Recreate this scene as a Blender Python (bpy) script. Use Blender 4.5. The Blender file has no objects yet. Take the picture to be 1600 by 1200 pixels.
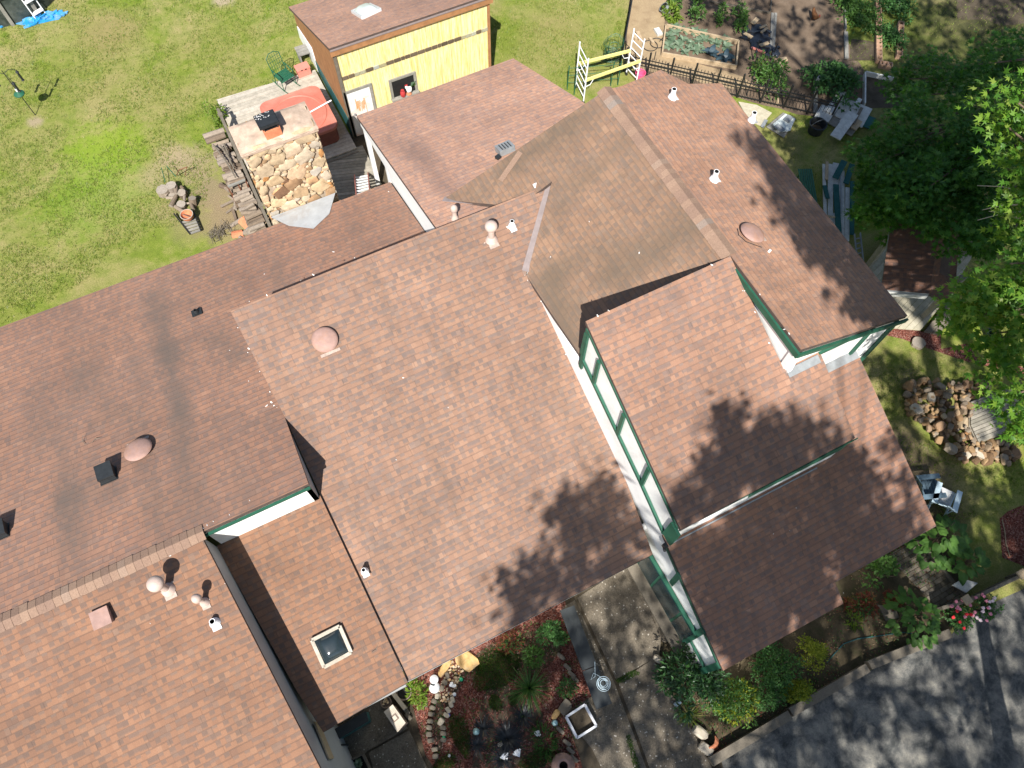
import bpy, math, random
from mathutils import Vector, Matrix, noise as mnoise
random.seed(11)
S = bpy.context.scene
COL = S.collection
rad = math.radians
V3 = Vector
# ------------------------------------------------------------------ camera
F_PX = 1179.24; PIT = rad(64.957); HEAD = rad(62.785); ROLL = rad(0.741); CAMZ = 19.0
_h = V3((math.cos(HEAD), math.sin(HEAD), 0)); _up = V3((0, 0, 1))
FW = _h*math.cos(PIT) - _up*math.sin(PIT)
_r = FW.cross(_up).normalized(); _u = _r.cross(FW)
RT = _r*math.cos(ROLL) + _u*math.sin(ROLL)
UP = -_r*math.sin(ROLL) + _u*math.cos(ROLL)
CAM = V3((0, 0, CAMZ))
def ray(x, y): return RT*((x-800)/F_PX) + UP*((600-y)/F_PX) + FW
def P(x, y, z=0.0):
    d = ray(x, y); return CAM + d*((z-CAMZ)/d.z)
def PL(x, y, pl):
    z0, a, b = pl; d = ray(x, y)
    return CAM + d*((z0-CAMZ)/(d.z - a*d.x - b*d.y))
def AU(x, y, u):
    d = ray(x, y); return CAM + d*(u/d.x)
def AV(x, y, v):
    d = ray(x, y); return CAM + d*(v/d.y)
def proj(p):
    q = V3(p) - CAM; w = q.dot(FW)
    if w <= 0.01: return None
    return (800 + F_PX*q.dot(RT)/w, 600 - F_PX*q.dot(UP)/w)
cam = bpy.data.cameras.new('camera'); co = bpy.data.objects.new('camera', cam); COL.objects.link(co)
cam.sensor_width = 36; cam.lens = 36*F_PX/1600; cam.clip_end = 600; cam.clip_start = 0.1
co.matrix_world = Matrix(((RT.x, UP.x, -FW.x, 0), (RT.y, UP.y, -FW.y, 0), (RT.z, UP.z, -FW.z, CAMZ), (0, 0, 0, 1)))
S.camera = co
# ------------------------------------------------------------------ light
EL = rad(49); AZ = rad(30)                      # light travels toward +U/+V
SUND = V3((math.sin(AZ)*math.cos(EL), math.cos(AZ)*math.cos(EL), -math.sin(EL)))
sl = bpy.data.lights.new('sun', 'SUN'); sl.energy = 4.6; sl.angle = rad(0.5); sl.color = (1.0, 0.965, 0.91)
so = bpy.data.objects.new('sun', sl); COL.objects.link(so); so.location = (0, 0, 40)
so.rotation_euler = SUND.to_track_quat('-Z', 'Y').to_euler()
w = bpy.data.worlds.new('World'); S.world = w; w.use_nodes = True
nt = w.node_tree; bg = nt.nodes['Background']; sky = nt.nodes.new('ShaderNodeTexSky')
sky.sky_type = 'NISHITA'; sky.sun_disc = False; sky.sun_elevation = EL; sky.sun_rotation = math.pi + AZ
nt.links.new(sky.outputs[0], bg.inputs[0]); bg.inputs[1].default_value = 0.075
S.view_settings.view_transform = 'Standard'; S.view_settings.look = 'None'
S.view_settings.exposure = 0.92; S.view_settings.gamma = 1.0
# ------------------------------------------------------------------ materials
class N:
    def __init__(s, name):
        s.m = bpy.data.materials.new(name); s.m.use_nodes = True; s.t = s.m.node_tree
        s.b = s.t.nodes['Principled BSDF']
    def n(s, typ, **kw):
        o = s.t.nodes.new(typ)
        for k, v in kw.items():
            if k.startswith('i_'):
                o.inputs[k[2:].replace('_', ' ')].default_value = v
            else: setattr(o, k, v)
        return o
    def L(s, a, b): s.t.links.new(a, b)
    def val(s, x):
        if isinstance(x, (int, float)):
            o = s.t.nodes.new('ShaderNodeValue'); o.outputs[0].default_value = x; return o.outputs[0]
        return x
    def M(s, op, a, b=None, c=None):
        o = s.t.nodes.new('ShaderNodeMath'); o.operation = op
        for i, x in enumerate((a, b, c)):
            if x is None: continue
            if isinstance(x, (int, float)): o.inputs[i].default_value = x
            else: s.L(x, o.inputs[i])
        return o.outputs[0]
    def mix(s, f, a, b, bt='MIX'):
        o = s.t.nodes.new('ShaderNodeMix'); o.data_type = 'RGBA'; o.blend_type = bt; o.clamp_factor = True
        for i, x in ((0, f), (6, a), (7, b)):
            if isinstance(x, (int, float)): o.inputs[i].default_value = x
            elif isinstance(x, (tuple, list)): o.inputs[i].default_value = (*x[:3], 1)
            else: s.L(x, o.inputs[i])
        return o.outputs[2]
    def ramp(s, f, stops, interp='LINEAR'):
        o = s.t.nodes.new('ShaderNodeValToRGB'); cr = o.color_ramp; cr.interpolation = interp
        while len(cr.elements) > 1: cr.elements.remove(cr.elements[-1])
        for i, (p, c) in enumerate(stops):
            p = min(p, 1.0)
            e = cr.elements[0] if i == 0 else cr.elements.new(p)
            e.position = p
            e.color = (*c[:3], 1) if isinstance(c, (tuple, list)) else (c, c, c, 1)
        s.L(f, o.inputs[0]); return o.outputs[0]
    def obj(s):
        return s.t.nodes.new('ShaderNodeTexCoord').outputs['Object']
    def mapv(s, vec, sc=(1, 1, 1), rot=(0, 0, 0), loc=(0, 0, 0)):
        o = s.t.nodes.new('ShaderNodeMapping'); s.L(vec, o.inputs[0])
        o.inputs[1].default_value = loc; o.inputs[2].default_value = rot; o.inputs[3].default_value = sc
        return o.outputs[0]
    def noise(s, vec, scale, detail=4, rough=.55, dist=0, out=0):
        o = s.t.nodes.new('ShaderNodeTexNoise'); s.L(vec, o.inputs['Vector'])
        o.inputs['Scale'].default_value = scale; o.inputs['Detail'].default_value = detail
        o.inputs['Roughness'].default_value = rough; o.inputs['Distortion'].default_value = dist
        return o.outputs[out]
    def bump(s, h, strength=.4, dist=.02):
        o = s.t.nodes.new('ShaderNodeBump'); o.inputs['Strength'].default_value = strength
        o.inputs['Distance'].default_value = dist; s.L(h, o.inputs['Height']); s.L(o.outputs[0], s.b.inputs['Normal'])
    def done(s, col, rough=.8, spec=.3, metal=0):
        if isinstance(col, (tuple, list)): s.b.inputs['Base Color'].default_value = (*col[:3], 1)
        else: s.L(col, s.b.inputs['Base Color'])
        if isinstance(rough, (int, float)): s.b.inputs['Roughness'].default_value = rough
        else: s.L(rough, s.b.inputs['Roughness'])
        s.b.inputs['Specular IOR Level'].default_value = spec; s.b.inputs['Metallic'].default_value = metal
        return s.m
def paint(name, c, rough=.6, var=.25, scale=6, spec=.3, dirt=None, metal=0, bump=.15):
    k = N(name); v = k.obj()
    n1 = k.noise(v, scale, 6, .65); d = tuple(x*(1-var) for x in c); l = tuple(min(1, x*(1+var*.6)) for x in c)
    c1 = k.ramp(n1, [(.3, d), (.7, l)])
    if dirt:
        n2 = k.noise(v, scale*.35, 5, .7, .6)
        c1 = k.mix(k.ramp(n2, [(.48, 0), (.72, dirt[1])]), c1, dirt[0])
    if bump: k.bump(k.noise(v, scale*14, 3), bump, .004)
    return k.done(c1, rough, spec, metal)
def perisland(name, stops, rough=.85, src='island', nscale=18, bump=.5, stretch=(1, 1, 1), cvar=.35):
    """colour differs per mesh island or per object, with grain on top"""
    k = N(name); v = k.mapv(k.obj(), stretch)
    r = k.n('ShaderNodeNewGeometry').outputs['Random Per Island'] if src == 'island' else k.n('ShaderNodeObjectInfo').outputs['Random']
    c = k.ramp(r, stops)
    n1 = k.noise(v, nscale, 6, .7)
    c = k.mix(1.0, c, k.ramp(n1, [(.25, 1-cvar), (.75, 1+cvar*.3)]), 'MULTIPLY')
    k.bump(k.noise(v, nscale*2, 5), bump, .012)
    return k.done(c, rough, .25)
def leafmat(name, stops, trans=.45, gloss=.25, src='island'):
    k = N(name); t = k.t
    geo = k.n('ShaderNodeNewGeometry')
    r = geo.outputs['Random Per Island']
    c = k.ramp(r, stops)
    k.b.inputs['Roughness'].default_value = .42; k.b.inputs['Specular IOR Level'].default_value = gloss
    k.L(c, k.b.inputs['Base Color'])
    tr = k.n('ShaderNodeBsdfTranslucent'); k.L(k.mix(1.0, c, (1.25, 1.35, .55), 'MULTIPLY'), tr.inputs[0])
    mx = k.n('ShaderNodeMixShader'); mx.inputs[0].default_value = trans
    k.L(k.b.outputs[0], mx.inputs[1]); k.L(tr.outputs[0], mx.inputs[2])
    k.L(mx.outputs[0], t.nodes['Material Output'].inputs[0]); return k.m
EXPO = .130
def shingle(name, tone=(1, 1, 1), dirt=.35, dirtcol=(.085, .068, .055), contrast=1.0, streak=(1.6, .25), seed=0.0, blot=1.0, fade=.12, line=.28, stains=(), grime=0):
    k = N(name)
    uv = k.n('ShaderNodeUVMap').outputs[0]
    sep = k.n('ShaderNodeSeparateXYZ'); k.L(uv, sep.inputs[0]); X, Y = sep.outputs[0], sep.outputs[1]
    wob = k.noise(uv, 2.2, 2); Y = k.M('ADD', Y, k.M('MULTIPLY', k.M('SUBTRACT', wob, .5), .022))
    yy = k.M('DIVIDE', Y, EXPO); row = k.M('FLOOR', yy); fy = k.M('SUBTRACT', yy, row)
    def wn(a, b=None):
        if b is None:
            o = k.n('ShaderNodeTexWhiteNoise', noise_dimensions='1D'); k.L(a, o.inputs['W']); return o.outputs['Value']
        cb = k.n('ShaderNodeCombineXYZ'); k.L(a, cb.inputs[0]); k.L(b, cb.inputs[1]); cb.inputs[2].default_value = seed
        o = k.n('ShaderNodeTexWhiteNoise', noise_dimensions='3D'); k.L(cb.outputs[0], o.inputs['Vector'])
        s2 = k.n('ShaderNodeSeparateColor'); k.L(o.outputs['Color'], s2.inputs[0]); return s2.outputs
    rr = wn(k.M('ADD', row, .37+seed))
    cb = k.n('ShaderNodeCombineXYZ'); k.L(k.M('MULTIPLY', X, 3.1), cb.inputs[0]); k.L(k.M('MULTIPLY', row, 7.7), cb.inputs[1])
    wx = k.noise(cb.outputs[0], 1.0, 1)
    xs = k.M('ADD', k.M('ADD', k.M('DIVIDE', X, .098), k.M('MULTIPLY', rr, 41.0)), k.M('MULTIPLY', wx, 1.5))
    cell = k.M('FLOOR', xs); fx = k.M('SUBTRACT', xs, cell)
    w1 = wn(cell, row)
    xb = k.M('ADD', k.M('DIVIDE', X, .98), k.M('MULTIPLY', rr, 17.0)); cb2 = k.M('FLOOR', xb); fb = k.M('SUBTRACT', xb, cb2)
    w2 = wn(cb2, k.M('ADD', row, 500.0))
    par = k.M('MODULO', k.M('ABSOLUTE', cell), 2.0)
    flip = k.M('GREATER_THAN', w1[0], .84)
    tooth = k.M('ABSOLUTE', k.M('SUBTRACT', par, flip))
    def tn(c): return tuple(c[i]*tone[i] for i in range(3))
    base = k.ramp(k.M('ADD', k.M('MULTIPLY', w1[1], .6), k.M('MULTIPLY', w2[0], .4)),
                  [(.0, tn((.235, .160, .125))), (.22, tn((.295, .182, .128))), (.55, tn((.335, .202, .136))), (.8, tn((.365, .222, .148))), (1, tn((.39, .252, .175)))])
    # laminated tabs: a grey printed band at the head of the course on half the cells, of uneven depth
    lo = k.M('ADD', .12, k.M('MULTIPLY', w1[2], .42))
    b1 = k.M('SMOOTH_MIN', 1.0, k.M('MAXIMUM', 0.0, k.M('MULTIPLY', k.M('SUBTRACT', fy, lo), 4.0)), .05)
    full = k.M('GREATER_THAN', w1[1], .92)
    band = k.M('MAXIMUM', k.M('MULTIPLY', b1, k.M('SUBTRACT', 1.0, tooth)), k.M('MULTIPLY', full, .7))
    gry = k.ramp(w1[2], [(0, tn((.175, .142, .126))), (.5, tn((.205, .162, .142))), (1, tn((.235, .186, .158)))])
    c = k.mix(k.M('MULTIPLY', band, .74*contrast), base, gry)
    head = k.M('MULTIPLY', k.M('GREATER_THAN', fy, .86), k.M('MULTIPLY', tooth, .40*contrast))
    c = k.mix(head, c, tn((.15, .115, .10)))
    butt = k.M('LESS_THAN', fy, .07)  # shadow line at each course's lower edge, put into the colour
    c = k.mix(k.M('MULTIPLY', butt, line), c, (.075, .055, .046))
    jn = k.M('MULTIPLY', k.M('LESS_THAN', fx, .06), .05)
    c = k.mix(jn, c, (.09, .065, .052))
    jb = k.M('MULTIPLY', k.M('LESS_THAN', fb, .012), .32)
    c = k.mix(jb, c, (.04, .03, .027))
    # granule grain, broad fading, weather streaks down the slope
    g = k.noise(uv, 70, 4, .75)
    c = k.mix(1.0, c, k.ramp(g, [(.25, .72), (.75, 1.2)]), 'MULTIPLY')
    br = k.noise(uv, .55, 3, .5); c = k.mix(1.0, c, k.ramp(br, [(.3, 1-fade), (.7, 1+fade)]), 'MULTIPLY')
    sm = k.noise(k.mapv(uv, (streak[0], streak[1], 1), loc=(seed*3.1, seed, 0)), 1.0, 6, .62, .35)
    c = k.mix(k.ramp(sm, [(.48, 0), (.74, dirt)]), c, dirtcol)
    bl = k.noise(k.mapv(uv, (1, 1, 1), loc=(seed, 9, 0)), 3.2, 6, .7)
    c = k.mix(k.ramp(bl, [(.52, 0), (.75, dirt*.55*blot)]), c, dirtcol)
    if grime:
        gm = k.noise(uv, 1.3, 6, .7); c = k.mix(k.ramp(gm, [(.3, grime*.5), (.65, grime*1.3)]), c, dirtcol)
    if stains:
        ob = k.obj(); wobn = k.noise(ob, 2.0, 5, .65)
        for pa, pb, wd, am in stains:
            ab = pb-pa; L2 = ab.x*ab.x+ab.y*ab.y; s3 = k.n('ShaderNodeSeparateXYZ'); k.L(ob, s3.inputs[0])
            dx = k.M('SUBTRACT', s3.outputs[0], pa.x-3); dy = k.M('SUBTRACT', s3.outputs[1], pa.y-6)
            t = k.M('DIVIDE', k.M('ADD', k.M('MULTIPLY', dx, ab.x), k.M('MULTIPLY', dy, ab.y)), L2); t = k.M('MINIMUM', k.M('MAXIMUM', t, 0.0), 1.0)
            ex = k.M('SUBTRACT', dx, k.M('MULTIPLY', t, ab.x)); ey = k.M('SUBTRACT', dy, k.M('MULTIPLY', t, ab.y))
            dd = k.M('SQRT', k.M('ADD', k.M('MULTIPLY', ex, ex), k.M('MULTIPLY', ey, ey)))
            dd = k.M('ADD', k.M('DIVIDE', dd, wd), k.M('MULTIPLY', k.M('SUBTRACT', wobn, .5), 1.3))
            c = k.mix(k.ramp(dd, [(.15, am), (1, 0)]), c, dirtcol)
    saw = k.M('SUBTRACT', 1.0, fy)
    hgt = k.M('ADD', k.M('MULTIPLY', saw, .8), k.M('MULTIPLY', tooth, k.M('MULTIPLY', .45, k.M('LESS_THAN', fy, .9))))
    hgt = k.M('ADD', hgt, k.M('MULTIPLY', g, .25))
    k.bump(hgt, .55, .006)
    return k.done(c, .93, .15)
M = {}
def _pa(x, y): return P(x, y, 3.9)
def _pf(x, y): return P(x, y, 4.2)
def _pe(x, y): return P(x, y, 5.2)
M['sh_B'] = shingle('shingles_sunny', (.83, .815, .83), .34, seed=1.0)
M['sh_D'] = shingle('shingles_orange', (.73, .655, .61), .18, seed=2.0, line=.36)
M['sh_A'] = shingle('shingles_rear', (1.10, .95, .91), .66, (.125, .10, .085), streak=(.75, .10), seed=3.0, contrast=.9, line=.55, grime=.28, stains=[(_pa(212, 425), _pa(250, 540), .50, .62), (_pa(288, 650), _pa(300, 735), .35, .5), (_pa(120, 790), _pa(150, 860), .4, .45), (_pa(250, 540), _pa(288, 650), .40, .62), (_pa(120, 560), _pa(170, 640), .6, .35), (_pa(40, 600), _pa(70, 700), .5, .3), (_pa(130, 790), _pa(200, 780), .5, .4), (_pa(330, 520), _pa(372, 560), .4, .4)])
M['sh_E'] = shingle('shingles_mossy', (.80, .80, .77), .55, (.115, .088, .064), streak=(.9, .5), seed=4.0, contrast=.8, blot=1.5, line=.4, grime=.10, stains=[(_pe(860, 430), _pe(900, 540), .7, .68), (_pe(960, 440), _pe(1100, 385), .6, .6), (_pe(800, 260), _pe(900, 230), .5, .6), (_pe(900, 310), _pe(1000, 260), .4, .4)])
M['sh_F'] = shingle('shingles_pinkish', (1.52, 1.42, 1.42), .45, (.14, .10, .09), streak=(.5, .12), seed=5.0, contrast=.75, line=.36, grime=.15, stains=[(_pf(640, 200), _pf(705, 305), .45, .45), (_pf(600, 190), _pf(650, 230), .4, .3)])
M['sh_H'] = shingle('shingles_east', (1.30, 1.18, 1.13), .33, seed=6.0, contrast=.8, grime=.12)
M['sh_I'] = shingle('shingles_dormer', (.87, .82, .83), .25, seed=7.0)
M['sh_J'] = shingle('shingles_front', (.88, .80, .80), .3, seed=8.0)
M['sh_cap'] = perisland('ridge_shingles', [(0, (.24, .155, .115)), (.4, (.27, .175, .125)), (.8, (.31, .205, .145)), (1, (.25, .205, .175))], .92, 'island', 40, .4)
M['edge'] = paint('shingle_edge', (.09, .065, .055), .9)
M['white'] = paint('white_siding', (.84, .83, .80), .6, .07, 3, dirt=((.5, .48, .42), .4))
M['litwhite'] = paint('lit_white_paint', (.88, .88, .86), .55, .03, 3)  # siding white made brighter: extra light on the fascia put into its colour
M['greywall'] = paint('grey_shaded_siding', (.36, .37, .37), .65, .08, 3, dirt=((.25, .25, .24), .4))  # on the side walls this grey puts their shade into the colour
M['green'] = paint('green_trim', (.022, .10, .062), .5, .25, 5)
M['teal'] = paint('teal_paint', (.03, .11, .11), .5, .3, 5)
M['flash'] = paint('flashing_metal', (.25, .205, .195), .5, .15, 8, .4)
M['galv'] = paint('galvanised_metal', (.25, .265, .275), .5, .2, 9, .3, ((.2, .17, .14), .4), metal=.1)
M['brightmetal'] = paint('bright_sheet_metal', (.44, .47, .49), .45, .15, 4, .3, ((.30, .23, .17), .5), metal=.1)
M['whiteflash'] = paint('pale_flashing', (.58, .58, .57), .45, .15, 10)
M['caulk'] = paint('sealant', (.75, .73, .70), .7, .15, 20)
M['pink'] = paint('painted_vent', (.34, .215, .18), .65, .2, 6, .25, ((.38, .18, .08), .5))
M['plate'] = paint('vent_flashing', (.40, .31, .26), .7, .3, 14)
M['cream'] = paint('cream_vent_cap', (.50, .385, .33), .5, .12, 12)
M['pvc'] = paint('white_plastic', (.82, .82, .82), .4, .05, 10, .4)
M['black'] = paint('black_plastic', (.022, .025, .027), .45, .3, 10, .4)
M['blackmetal'] = paint('black_iron', (.018, .018, .018), .5, .3, 10, .4)
M['dark'] = paint('dark_opening', (.012, .012, .012), .8, .3)
M['rust'] = paint('rusty_iron', (.16, .055, .028), .8, .4, 14)
M['terracotta'] = paint('terracotta', (.55, .20, .10), .8, .25, 9)
k = N('skylight_glass'); M['glass_dark'] = k.done((.02, .03, .035), .08, .6)
k = N('clouded_dome'); M['glass_light'] = k.done((.55, .60, .58), .25, .5)
k = N('window_glass'); M['window'] = k.done((.012, .03, .035), .12, .5)
def wood(name, stops, grain=(2, 30, 30), rough=.85, src='island', sc=2.0):
    k = N(name); v = k.obj()
    r = k.n('ShaderNodeNewGeometry').outputs['Random Per Island'] if src == 'island' else k.n('ShaderNodeObjectInfo').outputs['Random']
    c = k.ramp(r, stops)
    n1 = k.noise(v, sc*3, 8, .75); n2 = k.noise(v, sc*22, 4, .7)
    c = k.mix(1.0, c, k.ramp(n1, [(.25, .62), (.75, 1.2)]), 'MULTIPLY')
    c = k.mix(.5, c, k.ramp(n2, [(.3, .55), (.7, 1.1)]), 'MULTIPLY')
    k.bump(n2, .4, .006)
    return k.done(c, rough, .2)
M['deck_pale'] = wood('bleached_boards', [(0, (.40, .36, .29)), (.5, (.52, .47, .39)), (1, (.46, .41, .33))])
M['deck_grey'] = wood('weathered_boards', [(0, (.25, .23, .18)), (.5, (.33, .30, .24)), (1, (.40, .36, .29))])
M['cream_board'] = wood('cream_boards', [(0, (.44, .40, .29)), (.5, (.50, .45, .33)), (1, (.55, .50, .38))])
M['grey_board'] = wood('grey_boards', [(0, (.20, .19, .165)), (.5, (.26, .25, .22)), (1, (.31, .29, .25))])
M['white_board'] = wood('white_boards', [(0, (.50, .50, .46)), (.5, (.60, .60, .56)), (1, (.66, .65, .58))])
M['green_board'] = wood('dark_green_boards', [(0, (.02, .09, .085)), (1, (.03, .12, .11))])
M['timber'] = wood('old_timber', [(0, (.12, .10, .075)), (.5, (.175, .15, .115)), (1, (.23, .195, .15))])
M['tan_board'] = wood('tan_boards', [(0, (.42, .31, .19)), (1, (.52, .40, .26))])
M['log'] = wood('split_logs', [(0, (.14, .10, .07)), (.35, (.24, .185, .135)), (.7, (.33, .27, .21)), (1, (.27, .225, .185))], src='object', sc=4)
M['logend'] = wood('cut_log_face', [(0, (.28, .235, .185)), (1, (.38, .33, .27))], src='object', sc=5)
M['brickred'] = paint('red_brick', (.42, .26, .17), .85, .3, 12)
# ------------------------------------------------------------------ mesh builder
class MB:
    def __init__(s): s.v = []; s.f = []; s.mi = []; s.mats = []
    def m(s, name):
        if name not in s.mats: s.mats.append(name)
        return s.mats.index(name)
    def poly(s, pts, m):
        i = len(s.v); s.v += [V3(p) for p in pts]; s.f.append(tuple(range(i, i+len(pts)))); s.mi.append(s.m(m))
    def prism(s, top, ext, m, ms=None, mb=None):
        """polygon 'top' (any orientation) extruded by vector ext"""
        ext = V3(ext); top = [V3(p) for p in top]
        n = V3((0, 0, 0))
        for a, b in zip(top, top[1:]+top[:1]): n += a.cross(b)
        if n.dot(ext) > 0: top = top[::-1]
        i = len(s.v); k = len(top); s.v += top + [p+ext for p in top]
        s.f.append(tuple(range(i, i+k))); s.mi.append(s.m(m))
        s.f.append(tuple(range(i+2*k-1, i+k-1, -1))); s.mi.append(s.m(mb or ms or m))
        for j in range(k):
            a, b = i+j, i+(j+1) % k
            s.f.append((a, a+k, b+k, b)); s.mi.append(s.m(ms or m))
    def mbox(s, mat4, size, m):
        sx, sy, sz = (x/2 for x in size); i = len(s.v)
        for x in (-sx, sx):
            for y in (-sy, sy):
                for z in (-sz, sz): s.v.append(mat4 @ V3((x, y, z)))
        for q in ((0, 1, 3, 2), (4, 6, 7, 5), (0, 4, 5, 1), (2, 3, 7, 6), (0, 2, 6, 4), (1, 5, 7, 3)):
            s.f.append(tuple(i+j for j in q)); s.mi.append(s.m(m))
    def box(s, c, size, m, rz=0, rx=0, ry=0):
        s.mbox(Matrix.Translation(V3(c)) @ Matrix.Rotation(rz, 4, 'Z') @ Matrix.Rotation(ry, 4, 'Y') @ Matrix.Rotation(rx, 4, 'X'), size, m)
    def plank(s, p, q, wd, th, m, up=(0, 0, 1)):
        p, q = V3(p), V3(q); x = (q-p); L = x.length; x = x/L; up = V3(up)
        y = up.cross(x)
        if y.length < 1e-4: y = V3((1, 0, 0)).cross(x)
        y.normalize(); z = x.cross(y); c = (p+q)/2
        s.mbox(Matrix(((x.x, y.x, z.x, c.x), (x.y, y.y, z.y, c.y), (x.z, y.z, z.z, c.z), (0, 0, 0, 1))), (L, wd, th), m)
    def tube(s, p, q, r0, r1=None, n=8, m='pvc', mcap=None):
        r1 = r0 if r1 is None else r1
        p, q = V3(p), V3(q); d = (q-p).normalized(); a = d.orthogonal().normalized(); b = d.cross(a); i = len(s.v)
        for c, r in ((p, r0), (q, r1)):
            for j in range(n):
                t = 2*math.pi*j/n; s.v.append(c + a*(r*math.cos(t)) + b*(r*math.sin(t)))
        for j in range(n):
            s.f.append((i+j, i+(j+1) % n, i+n+(j+1) % n, i+n+j)); s.mi.append(s.m(m))
        s.f.append(tuple(range(i+n-1, i-1, -1))); s.mi.append(s.m(mcap or m))
        s.f.append(tuple(range(i+n, i+2*n))); s.mi.append(s.m(mcap or m))
    def path(s, pts, r, n=6, m='black'):
        pts = [V3(p) for p in pts]; i = len(s.v); K = len(pts)
        for j, p in enumerate(pts):
            d = (pts[min(j+1, K-1)] - pts[max(j-1, 0)]).normalized()
            a = V3((0, 0, 1)).cross(d)
            if a.length < 1e-3: a = V3((1, 0, 0))
            a.normalize(); b = d.cross(a)
            rr = r[j] if isinstance(r, (list, tuple)) else r
            for q in range(n):
                t = 2*math.pi*q/n; s.v.append(p + a*(rr*math.cos(t)) + b*(rr*math.sin(t)))
        for j in range(K-1):
            for q in range(n):
                s.f.append((i+j*n+q, i+j*n+(q+1) % n, i+(j+1)*n+(q+1) % n, i+(j+1)*n+q)); s.mi.append(s.m(m))
        s.f.append(tuple(range(i+n-1, i-1, -1))); s.mi.append(s.m(m))
        s.f.append(tuple(range(i+(K-1)*n, i+K*n))); s.mi.append(s.m(m))
    def lathe(s, c, prof, n, m, ax=(0, 0, 1)):
        c = V3(c); ax = V3(ax).normalized(); a = ax.orthogonal().normalized(); b = ax.cross(a); i = len(s.v); K = len(prof)
        ms = m if isinstance(m, (list, tuple)) else [m]*(K-1)
        for r, z in prof:
            for q in range(n):
                t = 2*math.pi*q/n; s.v.append(c + ax*z + a*(r*math.cos(t)) + b*(r*math.sin(t)))
        for j in range(K-1):
            for q in range(n):
                s.f.append((i+j*n+q, i+j*n+(q+1) % n, i+(j+1)*n+(q+1) % n, i+(j+1)*n+q)); s.mi.append(s.m(ms[j]))
        s.f.append(tuple(range(i+n-1, i-1, -1))); s.mi.append(s.m(ms[0]))
        s.f.append(tuple(range(i+(K-1)*n, i+K*n))); s.mi.append(s.m(ms[-1]))
    def rock(s, c, rad3, m, seed, rough=.3, rz=0, sub=2, tilt=0):
        import bmesh
        bm = bmesh.new(); bmesh.ops.create_icosphere(bm, subdivisions=sub, radius=1)
        i = len(s.v); R = Matrix.Rotation(rz, 3, 'Z') @ Matrix.Rotation(tilt, 3, 'X')
        for vv in bm.verts:
            q = vv.co.copy()
            d = 1 + rough*mnoise.noise(q*1.1 + V3((seed*7.3, seed*3.1, seed))) + rough*.5*mnoise.noise(q*2.7 + V3((seed, seed*5.7, 3)))
            e = .55
            q = V3([math.copysign(abs(x)**e, x) for x in q]) * d * .86
            s.v.append(V3(c) + R @ V3((q.x*rad3[0], q.y*rad3[1], q.z*rad3[2])))
        for f in bm.faces:
            s.f.append(tuple(i+vv.index for vv in f.verts)); s.mi.append(s.m(m))
        bm.free()
    def leaf(s, p, d, nrm, L, W, m, droop=.25):
        """a bent kite: base, two shoulders, tip"""
        p = V3(p); d = V3(d).normalized(); sd = d.cross(V3(nrm))
        if sd.length < 1e-3: sd = d.orthogonal()
        sd.normalize(); n2 = sd.cross(d); i = len(s.v)
        s.v += [p, p + d*L*.5 + sd*W*.5 + n2*L*.08, p + d*L - n2*L*droop, p + d*L*.5 - sd*W*.5 + n2*L*.08, p + d*L*.55 - n2*L*.03]
        s.f += [(i, i+1, i+4), (i+1, i+2, i+4), (i+4, i+2, i+3), (i, i+4, i+3)]; s.mi += [s.m(m)]*4
    def star(s, p, d, nrm, L, m, rnd):
        p = V3(p); d = V3(d).normalized(); sd = d.cross(V3(nrm))
        if sd.length < 1e-3: sd = d.orthogonal()
        sd.normalize(); n2 = sd.cross(d); i = len(s.v); pts = []
        for a, r in ((-150, .35), (-105, .62), (-78, .30), (-52, .95), (-24, .36), (0, 1.15), (24, .36), (52, .95), (78, .30), (105, .62), (150, .35)):
            t = rad(a); pts.append(p + d*(L*.5*(r*math.cos(t)+.3)) + sd*(L*.5*r*math.sin(t)) - n2*(L*.12*r*r*rnd))
        s.v += pts; s.f.append(tuple(range(i, i+len(pts)))); s.mi.append(s.m(m))
    def bump_top(s): pass
    def build(s, name, parent=None, uvpl=None, smooth=False, origin=None, link=True):
        off = V3((0, 0, 0))
        if origin is not None: off = V3(origin)
        elif parent is not None: off = wl(parent)
        me = bpy.data.meshes.new(name); me.from_pydata([v-off for v in s.v], [], s.f)
        for q in s.mats: me.materials.append(M[q])
        me.polygons.foreach_set('material_index', s.mi)
        if smooth: me.polygons.foreach_set('use_smooth', [True]*len(me.polygons))
        if uvpl:
            z0, a, b = uvpl; g = math.hypot(a, b); gx, gy = a/g, b/g; k = math.sqrt(1+g*g)
            ul = me.uv_layers.new(name='UVMap')
            for l in me.loops:
                p = s.v[l.vertex_index]; ul.data[l.index].uv = (-p.x*gy + p.y*gx + 50, (p.x*gx + p.y*gy)*k + 50)
        me.update()
        o = bpy.data.objects.new(name, me); COL.objects.link(o)
        if parent is not None: o.parent = parent
        elif origin is not None: o.location = off
        return o
def wl(o):
    p = V3(o.location)
    while o.parent: o = o.parent; p += o.location
    return p
def tag(o, label=None, cat=None, group=None, kind=None):
    for kk, vv in (('label', label), ('category', cat), ('group', group), ('kind', kind)):
        if vv: o[kk] = vv
    return o
def thing(name, label, cat, loc=(0, 0, 0), group=None):
    o = bpy.data.objects.new(name, None); COL.objects.link(o); o.location = loc; o.empty_display_size = .2
    return tag(o, label, cat, group)
def copy_tree(o, parent=None):
    c = o.copy(); COL.objects.link(c)
    if parent: c.parent = parent
    for ch in list(o.children): copy_tree(ch, c)
    return c
def inpoly(x, y, poly):
    r = False; j = len(poly)-1
    for i in range(len(poly)):
        xi, yi = poly[i]; xj, yj = poly[j]
        if (yi > y) != (yj > y) and x < (xj-xi)*(y-yi)/(yj-yi)+xi: r = not r
        j = i
    return r
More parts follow.
